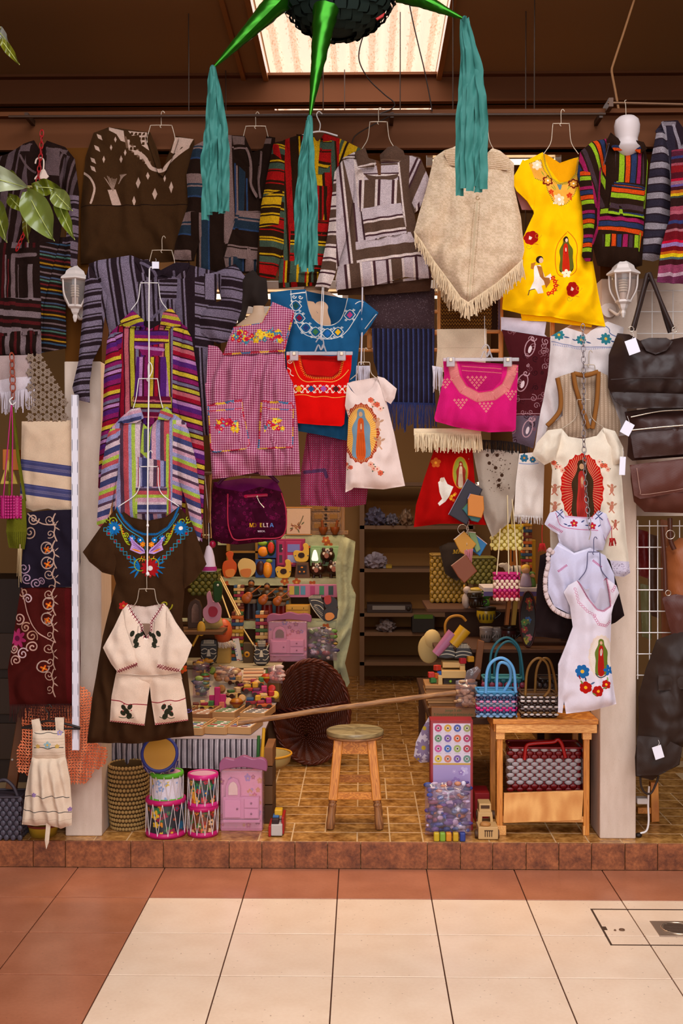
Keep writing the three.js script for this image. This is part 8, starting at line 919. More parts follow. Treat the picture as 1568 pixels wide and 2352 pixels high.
simple('toy_figure', 'red and white toy truck with blue block on the step', 'toy', [['chassis', pbx(622, 1896, 648, 1922, -.08, .16, .004), M(0xb0a49c, .4)], ['side_rail', pbx(616, 1900, 622, 1924, -.08, .14, .003), M(0x9c1414, .4)], ['side_rail', pbx(646, 1880, 652, 1918, -.1, .14, .003), M(0x9c1414, .4)], ['dark_block', pbx(624, 1884, 640, 1908, -.09, .05, .003), M(0x2a1210, .5)], ['blue_block', pbx(626, 1876, 640, 1890, -.12, .05, .003), M(0x2c5a8a, .4)], ['yellow_hat', pbx(630, 1862, 648, 1876, -.14, .05, .005), M(0xc8941c, .4)]]);
// ---------- right side ----------
{ const r = [988, 1655, 1086, 1902], z = -.2; const t = paint(r, 4, (x) => { x.fillStyle = '#8c1820'; x.fillRect(980, 1650, 120, 260); x.fillStyle = '#c4b4c0'; x.fillRect(994, 1662, 86, 94); const C = ['#a8305c', '#b88a20', '#3a4a8c', '#8a8a4c', '#5a7a5c', '#6a4a8c', '#b8542c', '#9c2c54', '#b04a84', '#3a5a9c', '#8a944c', '#9c2c3c', '#c0a030', '#b86a4c', '#6a4a8c', '#5a7a6c']; for (let i = 0; i < 16; i++) { const X = 1006 + (i % 4) * 22, Y = 1673 + Math.floor(i / 4) * 23.4; x.fillStyle = C[i]; x.beginPath(); x.arc(X, Y, 8.6, 0, TAU); x.fill(); x.fillStyle = '#d8ccd0'; x.beginPath(); x.arc(X, Y, 3.6, 0, TAU); x.fill(); x.fillStyle = '#3a2418'; x.beginPath(); x.arc(X, Y, 2.4, 0, TAU); x.fill(); x.fillStyle = '#9a8a98'; x.fillRect(X - 7, Y + 10, 14, 1); } x.fillStyle = '#b88a24'; x.fillRect(994, 1753, 86, 4); x.fillStyle = '#9a84b0'; x.fillRect(994, 1757, 86, 140); for (let k = 0; k < 26; k++) petal(x, rr(996, 1078), rr(1760, 1890), rr(4, 10), 5, pick(['#b0a0c4', '#8a6ca4', '#a890b8']), '#c8b8cc', rr(0, 2), .4); }); simple('poster_box', 'tall red box printed with rows of coloured discs', 'box', [['carton', bx(P(988, 1655, z).x, P(1086, 1655, z).x, SF, P(1040, 1655, z).y, z - .1, z, .002), M(0x8c1820, .5)], ['printed_front', planarUV(bx(P(988, 1655, z).x + .003, P(1086, 1655, z).x - .003, SF + .003, P(1040, 1657, z).y, z - .002, z + .002), r, z), texMat(t, .4)]]); }
toyBag('purple and blue toy set wrapped in cellophane before the red box', 976, 1796, 1082, 1918, -.08, 130, [0x3a4a9c, 0x6a4a8c, 0xb8a0b8, 0x8a5a70, 0x2a3a7c, 0xb87a5c, 0x503a74, 0xc8c0d0]); simple('toy_bar_set', 'row of yellow and blue toy pieces at the packet foot', 'toy', [...[[996, 0xb89a1c], [1010, 0x7a9a2c], [1024, 0xc8801c], [1040, 0xb8901c], [1056, 0x2c3a7c]].map(([X, c]) => ['piece', pbx(X, 1896, X + 13, 1916, -.015, .03, .006), M(c, .4)])]);
{ const z = -.05, g = thing('wooden_toy_truck', 'pale wooden toy truck with grille on the step edge', 'toy truck'), w = M(0xc09660, .5), dk = M(0x4a2c14, .6); part(g, 'bonnet', pbx(1098, 1900, 1144, 1928, z, .1, .004), w); part(g, 'grille', mg([0, 1, 2, 3].map((i) => pbx(1113 + i * 5, 1908, 1115 + i * 5, 1922, z + .002, .003)).concat([pbx(1112, 1907, 1132, 1909, z + .002, .003)])), dk); part(g, 'cab', extr(pp('1098,1866 1130,1866 1134,1900 1096,1900'), z - .09, .07, .003, 1, [pp('1106,1874 1126,1874 1127,1890 1105,1890')]), w); part(g, 'roof', pbx(1100, 1846, 1128, 1868, z - .1, .09, .004), w); part(g, 'sign', pbx(1104, 1850, 1124, 1857, z - .097, .003), dk); part(g, 'driver_block', ball(P(1114, 1893, z - .03), .022, 1.2, .6, 1, 12), M(0xa87038, .5)); for (const [X, Y, d] of [[1094, 1918, .03], [1142, 1918, .03], [1096, 1870, .14], [1132, 1870, .14]]) part(g, 'wheel', new THREE.CylinderGeometry(.02, .02, .014, 14).rotateZ(Math.PI / 2).translate(P(X, Y, z - d).x, SF + .021 + (Y < 1900 ? .06 : 0), z - d), dk); base(g); }
simple('red_box', 'small plain red box on the floor behind the wooden truck', 'box', [['carton', bx(P(1090, 1850, -.35).x, P(1124, 1850, -.35).x, SF, P(1100, 1822, -.35).y, -.5, -.35, .003), M(0x8a1014, .6)]]);
garment('daisy_bag', 'white cloth bag printed with purple daisies hanging beside the red box', 'bag', -.3, [942, 1640, 1000, 1760], 3, (x) => { x.fillStyle = '#b8a8b0'; x.fillRect(930, 1630, 80, 140); for (const [a, b, r] of [[974, 1672, 16], [972, 1716, 18], [988, 1740, 12], [960, 1742, 10], [988, 1690, 10]]) petal(x, a, b, r, 9, '#7c6880', '#a88a2c', r, .24); }, [.1, 0, .001], [['bag', '984,1648 994,1652 992,1750 965,1752 950,1738 955,1705 970,1672', 0, { bulge: .03 }]]);
const RY0 = P(1040, 1652, -.42).y;
{ const g = thing('goods_table', 'low dark table on the right under the game crates', 'table'), w = M(0x4a2c18, .7), x0 = P(986, 1650, -.42).x, x1 = 1.12; part(g, 'table_top', bx(x0, x1, RY0 - .03, RY0, -1.75, -.44, .003), w); for (const [X, Z] of [[x0 + .03, -.48], [x1 - .04, -.48], [x0 + .03, -1.7], [x1 - .04, -1.7]]) part(g, 'leg', bx(X - .02, X + .02, SF, RY0 - .03, Z - .02, Z + .02), w); base(g);
const s = thing('display_shelf', 'dark stepped shelf carrying mugs and toys on the right', 'shelf'); for (const [X, Y, z] of [[1086, 1474, -.95], [1070, 1396, -1.2]]) { const q = P(X, Y, z); part(s, 'shelf_board', bx(q.x - .22, x1, q.y - .02, q.y - .001, z - (z < -1 ? .5 : .25), z + (z < -1 ? .05 : .3), .002), w); part(s, 'riser_board', bx(q.x - .1, x1, RY0, q.y - .02, z - .25, z - .22), w); } base(s); }
simple('white_shelf', 'white shelf board with purple edge holding the small dolls', 'shelf', [['board', bx(P(1110, 1345, -.8).x, 1.12, P(1180, 1349, -.8).y - .022, P(1180, 1349, -.8).y, -1.05, -.78, .003), M(0xb8aca8, .6)], ['purple_edge', bx(P(1110, 1345, -.8).x, 1.12, P(1180, 1349, -.8).y - .045, P(1180, 1349, -.8).y - .022, -.8, -.782), M(0x5a4a7c, .6)], ['support', bx(1.08, 1.12, RY0, P(1180, 1349, -.8).y - .022, -1.05, -1.0), M(0x4a2c18, .7)]]);
for (const [a, b, y, l] of [[976, 1062, 1586, 'top'], [978, 1066, 1604, 'second'], [982, 1070, 1620, 'third']]) simple('slatted_tray', `flat slatted brown wooden tray, ${l} of the stack at the stick end`, 'tray', [['board', pbx(a, y - 12, b, y - 4, -.5, .2, .002), M(0x96683a, .6)], ['slat', pbx(a + 2, y - 3, b - 2, y + 3, -.505, .19, .001), M(0x7a4e28, .6)], ['slat', pbx(a, y + 3, b, y + 6, -.5, .2, .001), M(0x96683a, .6)]]);
{ const r = [988, 1626, 1094, 1652]; simple('game_box', 'brown game box lettered Juego 5 abc under the trays', 'game box', [['box', pbx(990, 1628, 1092, 1651, -.46, .22, .003), M(0x84542c, .6)], ['printed_front', planarUV(pbx(991, 1629, 1091, 1650, -.457, .003), r, -.457), texMat(paint(r, 6, (x) => { x.fillStyle = '#84542c'; x.fillRect(980, 1620, 120, 40); x.fillStyle = '#3a4a1c'; x.font = 'bold 7px sans-serif'; x.fillText('Juego 5 abc', 1022, 1637); x.fillText('5 mayúsculas y minúsculas', 996, 1646); }), .6)]]); }
toyBag('clear bag of spotted cookies beside the blue handbag', 1046, 1560, 1096, 1626, -.42, 40, [0xb0845c, 0xa8784c, 0xc09a74]); simple('tied_bag_top', 'twisted clear top of the cookie bag', 'bag', [['neck', cloth(pp('1066,1562 1072,1540 1096,1530 1104,1540 1090,1564'), -.44, { bulge: .03, crease: .012, fold: [.008, 8, .5], step: 5 }), M(0xe8dcdc, .12, { transmission: .9, thickness: 0 })]]);
{ const z = -.52, g = thing('wooden_toy_truck', 'large pale wooden toy truck on top of the trays', 'toy truck'), w = M(0xbc9458, .5); part(g, 'bed', pbx(1014, 1541, 1070, 1558, z, .12, .003), w); part(g, 'roof', pbx(1016, 1522, 1068, 1534, z - .04, .1, .003), w); part(g, 'post', pbx(1056, 1530, 1068, 1545, z - .02, .06, .002), w); part(g, 'bumper', pbx(1006, 1552, 1016, 1574, z, .05, .003), w); part(g, 'crate', pbx(1018, 1557, 1066, 1574, z - .02, .08, .002), M(0x2a180c, .6)); part(g, 'headlamp', ball(P(1034, 1565, z - .018), .008), M(0x7a9a2c, .4)); base(g); }
for (const [X, Y, c, l] of [[994, 1562, 0x3a6a34, 'green'], [1004, 1552, 0xb8541c, 'orange'], [990, 1550, 0xa82018, 'red'], [1012, 1548, 0x2c5a9c, 'blue'], [1004, 1534, 0xa82c1c, 'dark red'], [1062, 1518, 0x9c1c24, 'crimson'], [1080, 1514, 0xb8801c, 'amber']]) simple('toy_block', `${l} wooden toy piece heaped beside the pale truck`, 'toy', [['block', bx(-.016, .016, 0, .028, -.014, .014, .004).rotateY(rr(0, 1)).translate(P(X, Y + 6, -.56).x, P(X, Y + 6, -.56).y, -.56), M(c, .45)], ['knob', ball(P(X, Y - 2, -.56).add(V(0, 0, .006)), .009), M(c, .4)]]);
bwMask2(1024, 1498, 'left'); bwMask2(1062, 1500, 'right');
function bwMask2(cx, cy, w) { const z = -.62, r = [cx - 24, cy - 24, cx + 26, cy + 20]; simple('striped_mask', `black and white striped mask, ${w} of two above the pale truck`, 'mask', [['face', planarUV(extr([[cx - 20, cy + 14], [cx - 16, cy - 8], [cx - 8, cy - 20], [cx + 10, cy - 22], [cx + 22, cy - 4], [cx + 22, cy + 14]], z, .03, .008, 2), r, z), maskT(r, (x) => { for (let k = 0; k < 10; k++) x.fillRect(cx - 14 + k * 3.4, cy - 21, 1.8, 10); curveL(x, [[cx - 18, cy], [cx, cy - 8], [cx + 20, cy]], '#c8b89c', 2); curveL(x, [[cx - 16, cy + 8], [cx, cy], [cx + 20, cy + 8]], '#c8b89c', 2); })]]); }
simple('wrapped_doll', 'pink and yellow wrapped toy lying slanted over the masks', 'toy', [['pink_end', rod(P(1000, 1502, -.6), P(1040, 1454, -.6), .022, .03, 14), M(0xa0607c, .3)], ['yellow_body', rod(P(1040, 1480, -.59), P(1068, 1444, -.59), .03, .034, 14), M(0xb8881c, .35)]]);
simple('straw_hat', 'cream straw hat at the edge of the right table', 'hat', [['brim', ball(P(985, 1490, -.95), .08, .75, 1.0, .18, 22).rotateZ(0), M(0xb89c64, .8)], ['crown', ball(P(992, 1470, -.96), .053, .9, 1.1, .7, 18), M(0xc0a46c, .8)]]);
simple('rope_handle', 'yellow and black twisted rope loop of a small bag', 'bag', [['loop', ptube(pp('1024,1452 1022,1424 1030,1408 1045,1402 1060,1404 1070,1414'), -.7, .007, 40, 7), M(0xa87018, .6)], ['pouch', cloth(pp('1020,1450 1046,1446 1048,1472 1024,1474'), -.72, { bulge: .03 }), M(0xa88a70, .8)]]);
// mugs and glazed animals
const cup = (label, cx, y1, r, h, z, c, c2) => { const p = P(cx, y1, z), m = mpp(z), R = r * m, H = h * m; simple('glazed_mug', label, 'mug', [['cup', lathe([[.002, 0], [R * .7, 0], [R, H * .45], [R * .98, H * .8], [R * .88, H * .82], [R * .86, H * .5], [.002, H * .1]], p, 24), M(c, .25)], ['rim_band', lathe([[R * .98, H * .78], [R * 1.06, H * .95], [R * 1.02, H], [R * .92, H * .95]], p, 24), M(c2, .3)], ['handle', tube([V(p.x + R * .9, p.y + H * .75, p.z), V(p.x + R * 1.5, p.y + H * .6, p.z), V(p.x + R * .9, p.y + H * .25, p.z)], R * .12, 14, 6), M(c2, .3)], ['leaf_pattern', mg([-.8, -.4, 0, .4, .8].map((t) => ball(V(p.x + Math.sin(t) * R, p.y + H * .4, p.z + Math.cos(t) * R), R * .22, .4, 1.5, .25, 6))), M(0x2a200c, .4)]]); };
cup('yellow mug with black leaf pattern and dark rim', 1116, 1430, 22, 36, -1.05, 0xa88a1c, 0x2a1c10); cup('black mug stacked behind the yellow mug', 1092, 1396, 17, 26, -1.1, 0x2a1a10, 0x1e120a); cup('dark pot holding coloured pencils', 1168, 1470, 18, 34, -.95, 0x3a1c1c, 0x241410); cup('clear grey tumbler left of the pencil pot', 1116, 1476, 15, 34, -.95, 0x7a6c64, 0x8a7c74); cup('clear grey tumbler beside the pencil pot', 1140, 1472, 13, 32, -.98, 0x7a6c64, 0x8a7c74); cup('brown patterned pot below the green frog', 1088, 1378, 18, 22, -1.15, 0x3a2a1c, 0xa89a80);
simple('glazed_frog', 'green glazed ceramic frog above the mugs', 'ceramic', [['body', ball(P(1102, 1362, -1.2), .05, 1.25, .75, .9, 20), M(0x4a7a34, .2)], ['yellow_back', ball(P(1096, 1350, -1.19), .04, 1.3, .35, .8, 16), M(0xa88a30, .3)], ['eye', ball(P(1112, 1350, -1.16), .011), M(0x86a84c, .2)], ['foot', ball(P(1116, 1382, -1.16), .025, .9, 1.1, .8, 12), M(0x4a7a34, .2)]]);
simple('wrapped_ceramic', 'white patterned ceramic cat in clear wrap left of the frog', 'ceramic', [['body', ball(P(1070, 1372, -1.15), .03, .8, 1.5, .8, 16), M(0xa89488, .35)], ['head', ball(P(1072, 1348, -1.14), .022, 1, 1, .9, 14), M(0xb09c90, .35)], ['ear', ball(P(1066, 1340, -1.14), .009, .7, 1.3, .5, 8), M(0xb8862c, .4)]]);
for (const [a, b, c, l] of [[1158, 1168, 0xb0641c, 'orange'], [1172, 1184, 0xb88c2c, 'yellow punched']]) simple('tall_notebook', `${l} tall narrow notebook standing in the pot`, 'notebook', [['cover', extr([[a, 1436], [a + 6, 1374], [b + 6, 1374], [b, 1436]], -.98, .012, .002), M(c, .5)], ['spine', rod(P(a, 1436, -.975), P(a + 6, 1374, -.975), .003), M(0x6a3a14, .5)]]);
{ const r = [1190, 1370, 1232, 1506]; simple('lacquer_tray', 'black oval lacquer tray painted with bright flowers', 'tray', [['dish', planarUV(extr(pp('1211,1374 1222,1384 1230,1415 1230,1455 1222,1492 1212,1502 1202,1490 1194,1455 1194,1415 1202,1384'), -.7, .014, .004, 3), r, -.7), texMat(paint(r, 3, (x) => { x.fillStyle = '#1e120a'; x.fillRect(1180, 1360, 70, 160); for (const [a, b, c] of [[1214, 1396, '#8a3020'], [1212, 1440, '#2c5a94'], [1204, 1462, '#8a2018'], [1214, 1480, '#b8606c'], [1206, 1488, '#a89a2c'], [1216, 1412, '#6a2c14'], [1204, 1445, '#4a7a34']]) { petal(x, a, b, 8, 6, c, '#b89a30', a, .4); leaf(x, a, b, 12, b, '#4a6a2c', .3); } }), .25)], ['rim', tube(smooth(pp('1211,1374 1222,1384 1230,1415 1230,1455 1222,1492 1212,1502 1202,1490 1194,1455 1194,1415 1202,1384'), 3).map((q) => P(q[0], q[1], -.695)), .005, 80, 6, true), M(0x3a1410, .3)]]); }
const doll = (label, cx, y1, h, dress, hair, z) => { const p = P(cx, y1, z), H = h * mpp(z); simple('small_doll', label, 'doll', [['dress', lathe([[.002, 0], [.24, 0], [.26, .1], [.2, .4], [.14, .58], [.002, .6]].map(([a, b]) => [a * H, b * H]), p, 16), M(dress, .5)], ['head', ball(p.clone().add(V(0, H * .72, 0)), H * .18, 1, 1.05, 1, 14), M(0xb88a64, .5)], ['hair', ball(p.clone().add(V(0, H * .78, -H * .03)), H * .19, 1.05, .95, 1, 12), M(hair, .6)]]); };
doll('blond doll in a violet and white dress on the white shelf', 1207, 1341, 54, 0x8a7c94, 0xb8902c, -.82); doll('small green and red doll beside the blond one', 1222, 1342, 36, 0x4a6a2c, 0x4a6a2c, -.84);
simple('wooden_zebra', 'black and white toy zebra behind the pink crochet purse', 'toy', [['body', ball(P(1188, 1312, -.95), .04, 1.5, .8, .6, 16), M(0xa89c90, .5)], ['neck', rod(P(1168, 1308, -.95), P(1158, 1296, -.95), .022, .016), M(0xa89c90, .5)], ['head', ball(P(1154, 1298, -.95), .016, 1.5, .8, .7, 10), M(0xa89c90, .5)], ...[1178, 1188, 1198].map((X) => ['stripe', new THREE.TorusGeometry(.03, .004, 5, 16).rotateY(Math.PI / 2).scale(1, 1, .75).translate(P(X, 1312, -.95).x, P(X, 1312, -.95).y, -.95), M(0x241810, .5)])]);
for (const [x0, x1, c, l] of [[1172, 1190, 0x9c5c18, 'orange'], [1192, 1206, 0x8a6a14, 'mustard'], [1208, 1230, 0xa8801c, 'yellow']]) simple('wooden_plank', `${l} upright board behind the yellow crochet purse`, 'board', [['board', pbx(x0, 1240, x1, 1342, -1.0, .03, .002), M(c, .6)], ['edge_mark', pbx(x0 + 3, 1262, x0 + 6, 1290, -.998, .003), M(0x2a1a0c, .6)]]);
// hanging purses
const knit = (name, label, x0, y0, x1, y1, z, cols, cords, cm) => { const g = wovenBasket(label, 'purse', x0, y0, x1, y1, z, .05, cols, 10, cords, M(cm, .8), M(cols[0], .8), name); return g; };
knit('crochet_purse', 'yellow crochet purse hanging from long cords', 1130, 1208, 1200, 1264, -.06, [0xc0a020, 0xcfb868, 0xd0bc70, 0xcfb868, 0xd0bc70, 0xcfb868, 0xc8b060], [['1134,1210 1140,1120 1146,1040', -.05, .0035], ['1196,1210 1190,1120 1186,1044', -.05, .0035], ['1147,1212 1150,1120 1158,1096 1168,1096 1172,1130 1176,1212', -.045, .0035]], 0xcbb878);
knit('crochet_purse', 'cream and magenta crochet purse below the yellow one', 1136, 1318, 1192, 1380, .0, [0xa81858, 0xa81858, 0xccaa90, 0xccaa90, 0xccaa90, 0xa81858, 0x9c1434, 0x9c1434, 0xccaa90], [['1140,1320 1146,1250 1152,1150 1158,1100', .005, .003], ['1168,1318 1166,1200 1164,1098', .01, .003], ['1188,1320 1184,1250 1176,1150 1166,1098', .005, .003]], 0xc8b088);
{ const g = thing('coin_purses', 'bunch', 'x'); scene.remove(g); names.set('coin_purse', 0); names.delete('coin_purses'); const cp = (label, out, z, c, edge) => simple('coin_purse', label, 'purse', [['leather', extr(pp(out), z, .014, .005, 1), M(c, .55)], ['zip', tube([P(pp(out)[0][0], pp(out)[0][1], z - .006), P(pp(out)[1][0], pp(out)[1][1], z - .006)], .003, 6, 5), M(edge, .5)]]);
cp('mustard leather coin purse on the key ring', '1042,1240 1066,1220 1094,1250 1072,1278 1056,1268', -.0, 0xa8701c, 0xb8a090); cp('blue leather coin purse behind the mustard one', '1088,1226 1118,1250 1102,1278 1080,1262', -.03, 0x1c5a84, 0xb08a80); cp('pale green coin purse between mustard and blue', '1074,1222 1092,1224 1104,1262 1094,1270', -.015, 0x6a7a4c, 0xb89a8a); cp('brown leather coin purse hanging lowest', '1036,1300 1070,1274 1096,1312 1066,1340 1052,1326', 0.02, 0x6c3418, 0x9a6a50); cp('dark navy wallet in a plastic sleeve', '1030,1182 1074,1100 1108,1124 1072,1206 1060,1200', 0.05, 0x241c24, 0x8a7c88); cp('small orange coin purse over the navy wallet', '1074,1146 1080,1134 1110,1140 1112,1170 1106,1190 1074,1184', 0.075, 0xb86c24, 0x8a7ca0); cp('green and blue coin purses fanned under the orange one', '1062,1170 1074,1156 1108,1186 1098,1200 1082,1196', 0.06, 0x2c5a5a, 0x4a6a2c);
const k = thing('key_chain', 'thin chain with a key ring and pink tassel holding the coin purses', 'chain'); part(k, 'links', chainGeo([P(1076, 1030, -.02), P(1076, 1100, -.01), P(1074, 1200, -.01), P(1070, 1290, .0)], .007, .0014), steel); const q = P(1062, 1216, -.03); part(k, 'ring', new THREE.TorusGeometry(.022, .0014, 5, 24).translate(q.x, q.y, q.z), steel); part(k, 'tassel', fringe(pp('1066,1266 1086,1262'), .0, 36, { gap: 1, r: .0016, sway: 4 }), M(0xb86a70, .8)); base(k); }
toyBag('clear sleeve corner beside the navy wallet', 1086, 1106, 1118, 1140, -.04, 4, [0x6a6470], 'plastic_sleeve');
{ const g = wovenBasket('golden palm basket with black cloth lettered Mich', 'basket', 992, 1268, 1068, 1376, -1.5, .2, Array(12).fill(0).map((_, i) => (i % 2 ? 0x8a6a24 : 0x9c7a2c)), 12, [], M(0x8a6a24, .7), M(0x7a5c20, .7), 'palm_basket'); const r = [1005, 1240, 1075, 1330]; simple('black_cloth', 'black cloth lettered Mich inside the palm basket', 'cloth', [['cloth', cloth(pp('1008,1256 1030,1246 1072,1244 1074,1322 1048,1334 1022,1318'), -1.46, { r, bulge: .02 }), texMat(paint(r, 4, (x) => { x.fillStyle = '#20120a'; x.fillRect(1000, 1235, 90, 100); x.fillStyle = '#b0901c'; x.font = 'italic bold 13px serif'; x.save(); x.translate(1038, 1272); x.rotate(-.06); x.fillText('Mich', 0, 0); x.restore(); }), .9)]]); }
wovenBasket('green palm basket behind the brown coin purse', 'basket', 1078, 1282, 1136, 1342, -1.35, .16, Array(7).fill(0).map((_, i) => (i % 2 ? 0x66602a : 0x767034)), 9, [], M(0x66602a, .8), M(0x66602a, .8), 'palm_hamper');
simple('wood_plank', 'brown wooden plank leaning beside the cookie bag', 'board', [['plank', extr(pp('1086,1560 1098,1470 1112,1474 1102,1562'), -.6, .03, .003), M(0x7a4a28, .6)]]);
// ---------- back of the shop: metal shelving ----------
{ const g = thing('metal_shelving', 'dark metal shelving at the back of the shop', 'shelving'), z = -4.5, w = M(0x7a5a40, .7), px = [828, 842, 1160]; for (const X of [831, 1080]) { const q = P(X, 1300, z); part(g, 'upright', bx(q.x - .02, q.x + .02, SF, 2.2, z - .02, z + .02), w); part(g, 'upright', bx(q.x - .02, q.x + .02, SF, 2.2, z - .42, z - .38), w); } for (const Y of [1108, 1207, 1306, 1408, 1452, 1520]) { const q = P(960, Y, z); part(g, 'shelf_board', bx(P(826, Y, z).x, P(1090, Y, z).x, q.y - .03, q.y, z - .4, z + .02), w); } base(g);
const heap = (label, X, Y, w2, h, c, n) => { const q = P(X, Y, z - .1), l = new THREE.IcosahedronGeometry(1, 4), p = l.attributes.position; for (let i = 0; i < p.count; i++) { const v = V(p.getX(i), p.getY(i), p.getZ(i)), f = 1 + .35 * noise(v.x * 2 + n, v.y * 2, v.z * 2) + .15 * noise(v.x * 6, v.y * 6 + n, v.z * 6); p.setXYZ(i, v.x * f * w2 * mpp(z) / 2, Math.max(0, v.y * f + .55) * h * mpp(z) / 1.6, v.z * f * .14); } l.computeVertexNormals(); simple('plastic_bundle', label, 'bag', [['bundle', l.translate(q.x, q.y + .002, q.z), M(c, .35)], ['tie', ball(q.clone().add(V(0, h * mpp(z) * .5, .1)), .02, 1.4, .7, 1, 8), M(c, .5)]]); };
heap('grey plastic wrapped bundle on the upper back shelf', 862, 1206, 44, 40, 0x5c5464, 1); heap('small grey bundle in the middle of the upper back shelf', 900, 1206, 26, 26, 0x7a7078, 5); heap('tan folded straps on the upper back shelf', 932, 1206, 30, 36, 0x8a6a50, 9); heap('white plastic bundle on the middle back shelf', 862, 1305, 50, 34, 0x9a8c94, 3); heap('crumpled clear bag on the lowest back shelf', 886, 1452, 40, 26, 0x8a7c7c, 7); simple('cassette_deck', 'grey cassette deck on the lower back shelf', 'player', [['case', pbx(842, 1388, 946, 1407, z, .25, .004), M(0x3a2a24, .5)], ['display_strip', pbx(855, 1391, 930, 1400, z + .003, .006), M(0x8a8078, .4)], ['knob', ball(P(938, 1398, z), .02, 1, 1, .5), M(0x2a1c14, .5)]]); simple('green_carton', 'dark carton with green top leaning on the back shelf', 'box', [['carton', pbx(946, 1412, 998, 1450, z + .05, .2, .005), M(0x2a2420, .6)], ['green_label', pbx(950, 1409, 994, 1418, z + .054, .06), M(0x4a6a14, .5)]]); simple('yellow_pack', 'small yellow pack on the middle back shelf', 'pack', [['pack', pbx(886, 1297, 900, 1305, z, .06, .004), M(0xa8841c, .5)], ['flap', pbx(887, 1295, 899, 1298, z + .002, .03, .001), M(0x8a6a14, .5)]]); }
// ---------- neighbours' corners ----------
simple('leaning_board', 'dark brown wooden board leaning in the left shop', 'board', [['board', extr(pp('12,1812 40,1640 56,1612 64,1622 36,1815'), -.1, .03, .004), M(0x5c3418, .5)], ['nail', ball(P(28, 1745, -.095), .006), M(0x9a8a7c, .4)]]);
simple('yellow_basket', 'small yellow basket behind the hem of the child dress', 'basket', [['bowl', lathe([[.002, 0], [.06, 0], [.072, .05], [.066, .05], [.055, .008]], V(P(100, 1926, -.1).x, SF, -.1), 20), M(0xa8801c, .7)], ['rim', new THREE.TorusGeometry(.07, .006, 6, 24).rotateX(Math.PI / 2).translate(P(100, 1926, -.1).x, SF + .05, -.1), M(0x7a2c1c, .7)]]);
simple('orange_carton', 'orange and yellow carton behind the pink woven purse', 'box', [['carton', pbx(6, 1032, 42, 1080, .0, .06, .003), M(0xb8641c, .5)], ['yellow_flap', extr(pp('0,1112 18,1054 40,1112'), .01, .02, .003, 1, [pp('10,1106 18,1076 28,1106')]), M(0xc0a040, .5)]]);
simple('dark_cabinet', 'dark cabinet with drawers inside the left shop', 'cabinet', [['body', bx(-2.3, -1.42, SF, 1.25, -1.6, -1.1), M(0x2e1c10, .6)], ['drawer', bx(-2.2, -1.5, .75, .95, -1.1, -1.08, .004), M(0x3a2414, .5)], ['drawer', bx(-2.2, -1.5, .5, .7, -1.1, -1.08, .004), M(0x3a2414, .5)], ['drawer', bx(-2.2, -1.5, .25, .45, -1.1, -1.08, .004), M(0x3a2414, .5)]]);
simple('wooden_trestle', 'short pine trestle behind the low black bag', 'trestle', [['leg', extr(pp('1494,1790 1512,1790 1514,1880 1496,1882'), -.35, .04, .003), pine], ['crossbar', pbx(1464, 1848, 1498, 1862, -.36, .03, .003), pine]]);
simple('power_cable', 'white power cable running down from the adapter at the right pillar', 'cable', [['cable', ptube(pp('1490,1790 1488,1830 1489,1870 1484,1892 1470,1898'), -.1, .005, 30, 6), WHITEM], ['adapter', pbx(1463, 1818, 1490, 1832, -.1, .05, .006), M(0xc8bcb4, .5)], ['plug', ball(P(1466, 1902, -.1), .014, 1.2, .8, 1, 10), M(0x241610, .5)]]);
for (const [X, y0, y1, c, l] of [[1478, 1215, 1330, 0x6a1410, 'red'], [1500, 1225, 1420, 0x4a2a18, 'brown'], [1484, 1340, 1470, 0x6a6038, 'olive'], [1530, 1192, 1560, 0x8a4a24, 'tan']]) simple('belt_bundle', `${l} leather goods hanging behind the white wire grid`, 'leather goods', [['bundle', cloth([[X - 14, y0], [X + 10, y0 + 6], [X + 12, y1], [X - 10, y1 - 8]], -.3, { bulge: .03 }), M(c, .5)]]);
simple('pink_cloth', 'pale pink cloth between the cream poncho and yellow dress', 'cloth', [['cloth', cloth(pp('1178,420 1218,430 1222,482 1198,482'), -.04, { bulge: .01 }), M(0xb87a78, .9)]]);
simple('knitted_beanie', 'black knitted beanie hanging beside the navy sleeve', 'hat', [['hat_body', cloth(pp('548,640 580,620 612,640 616,690 600,712 570,702 560,740 545,752 548,700'), .02, { bulge: .04 }), M(0x20130c, .9)]]);
{ const g = thing('beaded_necklaces', 'bundle of leather necklaces and beads hanging left of the velvet bag', 'necklaces'); for (let k = 0; k < 7; k++) part(g, 'cord', ptube([[462 + k * 4, 1088], [461 + k * 4 + rr(-3, 3), 1150], [464 + k * 3.5, rr(1200, 1245)]], -.07 + k * .006, .003, 20, 5), M(pick([0x6a3a1c, 0x4a2814, 0x1c4a6a, 0xa8743c]), .6)); part(g, 'red_bead', ball(P(488, 1250, -.05), .016, 1, 1.1, 1, 12), M(0x8a0c2c, .3)); base(g); }
simple('cloth_bell', 'white cloth bell with magenta bands below the leather cords', 'ornament', [['bell', lathe([[.002, .12], [.012, .115], [.024, .07], [.034, 0], [.03, 0], [.02, .07]], P(480, 1312, -.05), 18), M(0xc8b0b4, .8)], ['cord', ptube(pp('480,1268 478,1180 470,1090'), -.05, .0016, 20, 4), WHITEM], ['band', lathe([[.0345, .004], [.031, .022], [.034, .022], [.037, .004]], P(480, 1312, -.05), 18), M(0x8a1450, .8)]]);
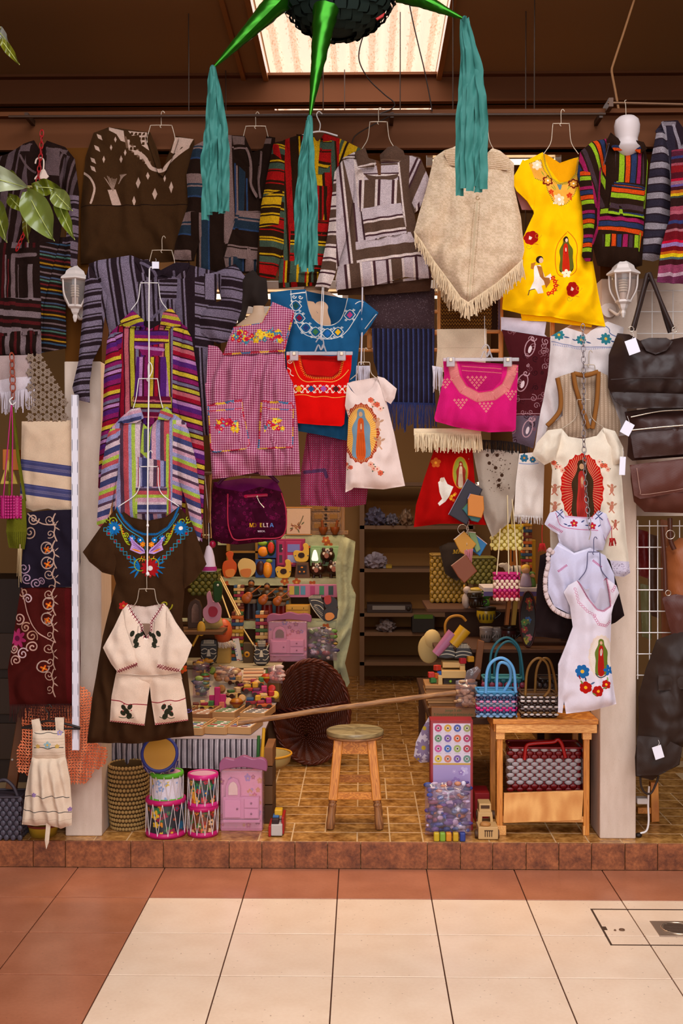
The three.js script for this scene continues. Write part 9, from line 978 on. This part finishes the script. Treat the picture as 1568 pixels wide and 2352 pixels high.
simple('hanging_rail', 'wooden rail behind the apron hem carrying the velvet bag', 'rail', [['rail', rod(P(440, 1088, -.045), P(700, 1090, -.045), .009), M(0x5a3a1c, .6)], ['hook', ptube(pp('560,1094 566,1086 574,1094 570,1102'), -.12, .003, 12, 5), WIREM]]);
simple('wall_shelf', 'small wall shelf below the arched mirror', 'shelf', [['board', bx(LX0, P(514, 1446, -1.25).x, P(470, 1446, -1.3).y - .018, P(470, 1446, -1.3).y, -1.45, -1.2, .002), M(0x5a3a1c, .7)], ['bracket', bx(LX0, LX0 + .02, P(470, 1446, -1.3).y - .12, P(470, 1446, -1.3).y - .018, -1.34, -1.32), M(0x4a2c14, .7)]]);
simple('white_rope', 'thin white rope above the clear hanger of the pink blouse', 'rope', [['rope', ptube([[1114, 798, .148], [1113, 770, .05], [1112, 716, -.09]], 0, .0016, 20, 5), WHITEM]]);
// ---------- set things down on what carries them ----------
{ const crateY = P(540, 1531, -1.4).y + .003, b1 = P(1086, 1474, -.95), b2 = P(1070, 1396, -1.2), S = [[yA + .003, ZA - .22, ZA, LX0, LX1], [yB + .003, ZB - .22, ZB, LX0, LX1], [yC + .003, ZC - .22, ZC, LX0, LX1], [crateY, -1.75, -1.33, LX0, -.2], [TY + .002, -1.0, -.34, LX0, TX1], [RY0 + .001, -1.75, -.44, .3, 1.12], [b1.y, b1.z - .25, b1.z + .3, b1.x - .22, 1.12], [b2.y, b2.z - .5, b2.z + .05, b2.x - .22, 1.12], [P(1180, 1349, -.8).y + .001, -1.05, -.78, .5, 1.12], [SF + .001, BACK, 0, -2.5, 2.5]];
for (const Y of [1207, 1306, 1408, 1452]) S.push([P(960, Y, -4.5).y + .001, -4.95, -4.45, -.2, 1.2]);
for (const o of scene.children) { if (!o.userData.category || /shelf|table|shelving|cloth|display|rail|pole|dress/.test(o.name)) continue; const b = new THREE.Box3().setFromObject(o), c = b.getCenter(V(0, 0, 0)); for (const [y, z0, z1, x0, x1] of S) if (Math.abs(b.min.y - y) < .04 && c.z > z0 - .03 && c.z < z1 + .03 && c.x > x0 && c.x < x1) { o.position.y += y - b.min.y; break; } } }
renderer.render(scene, camera);
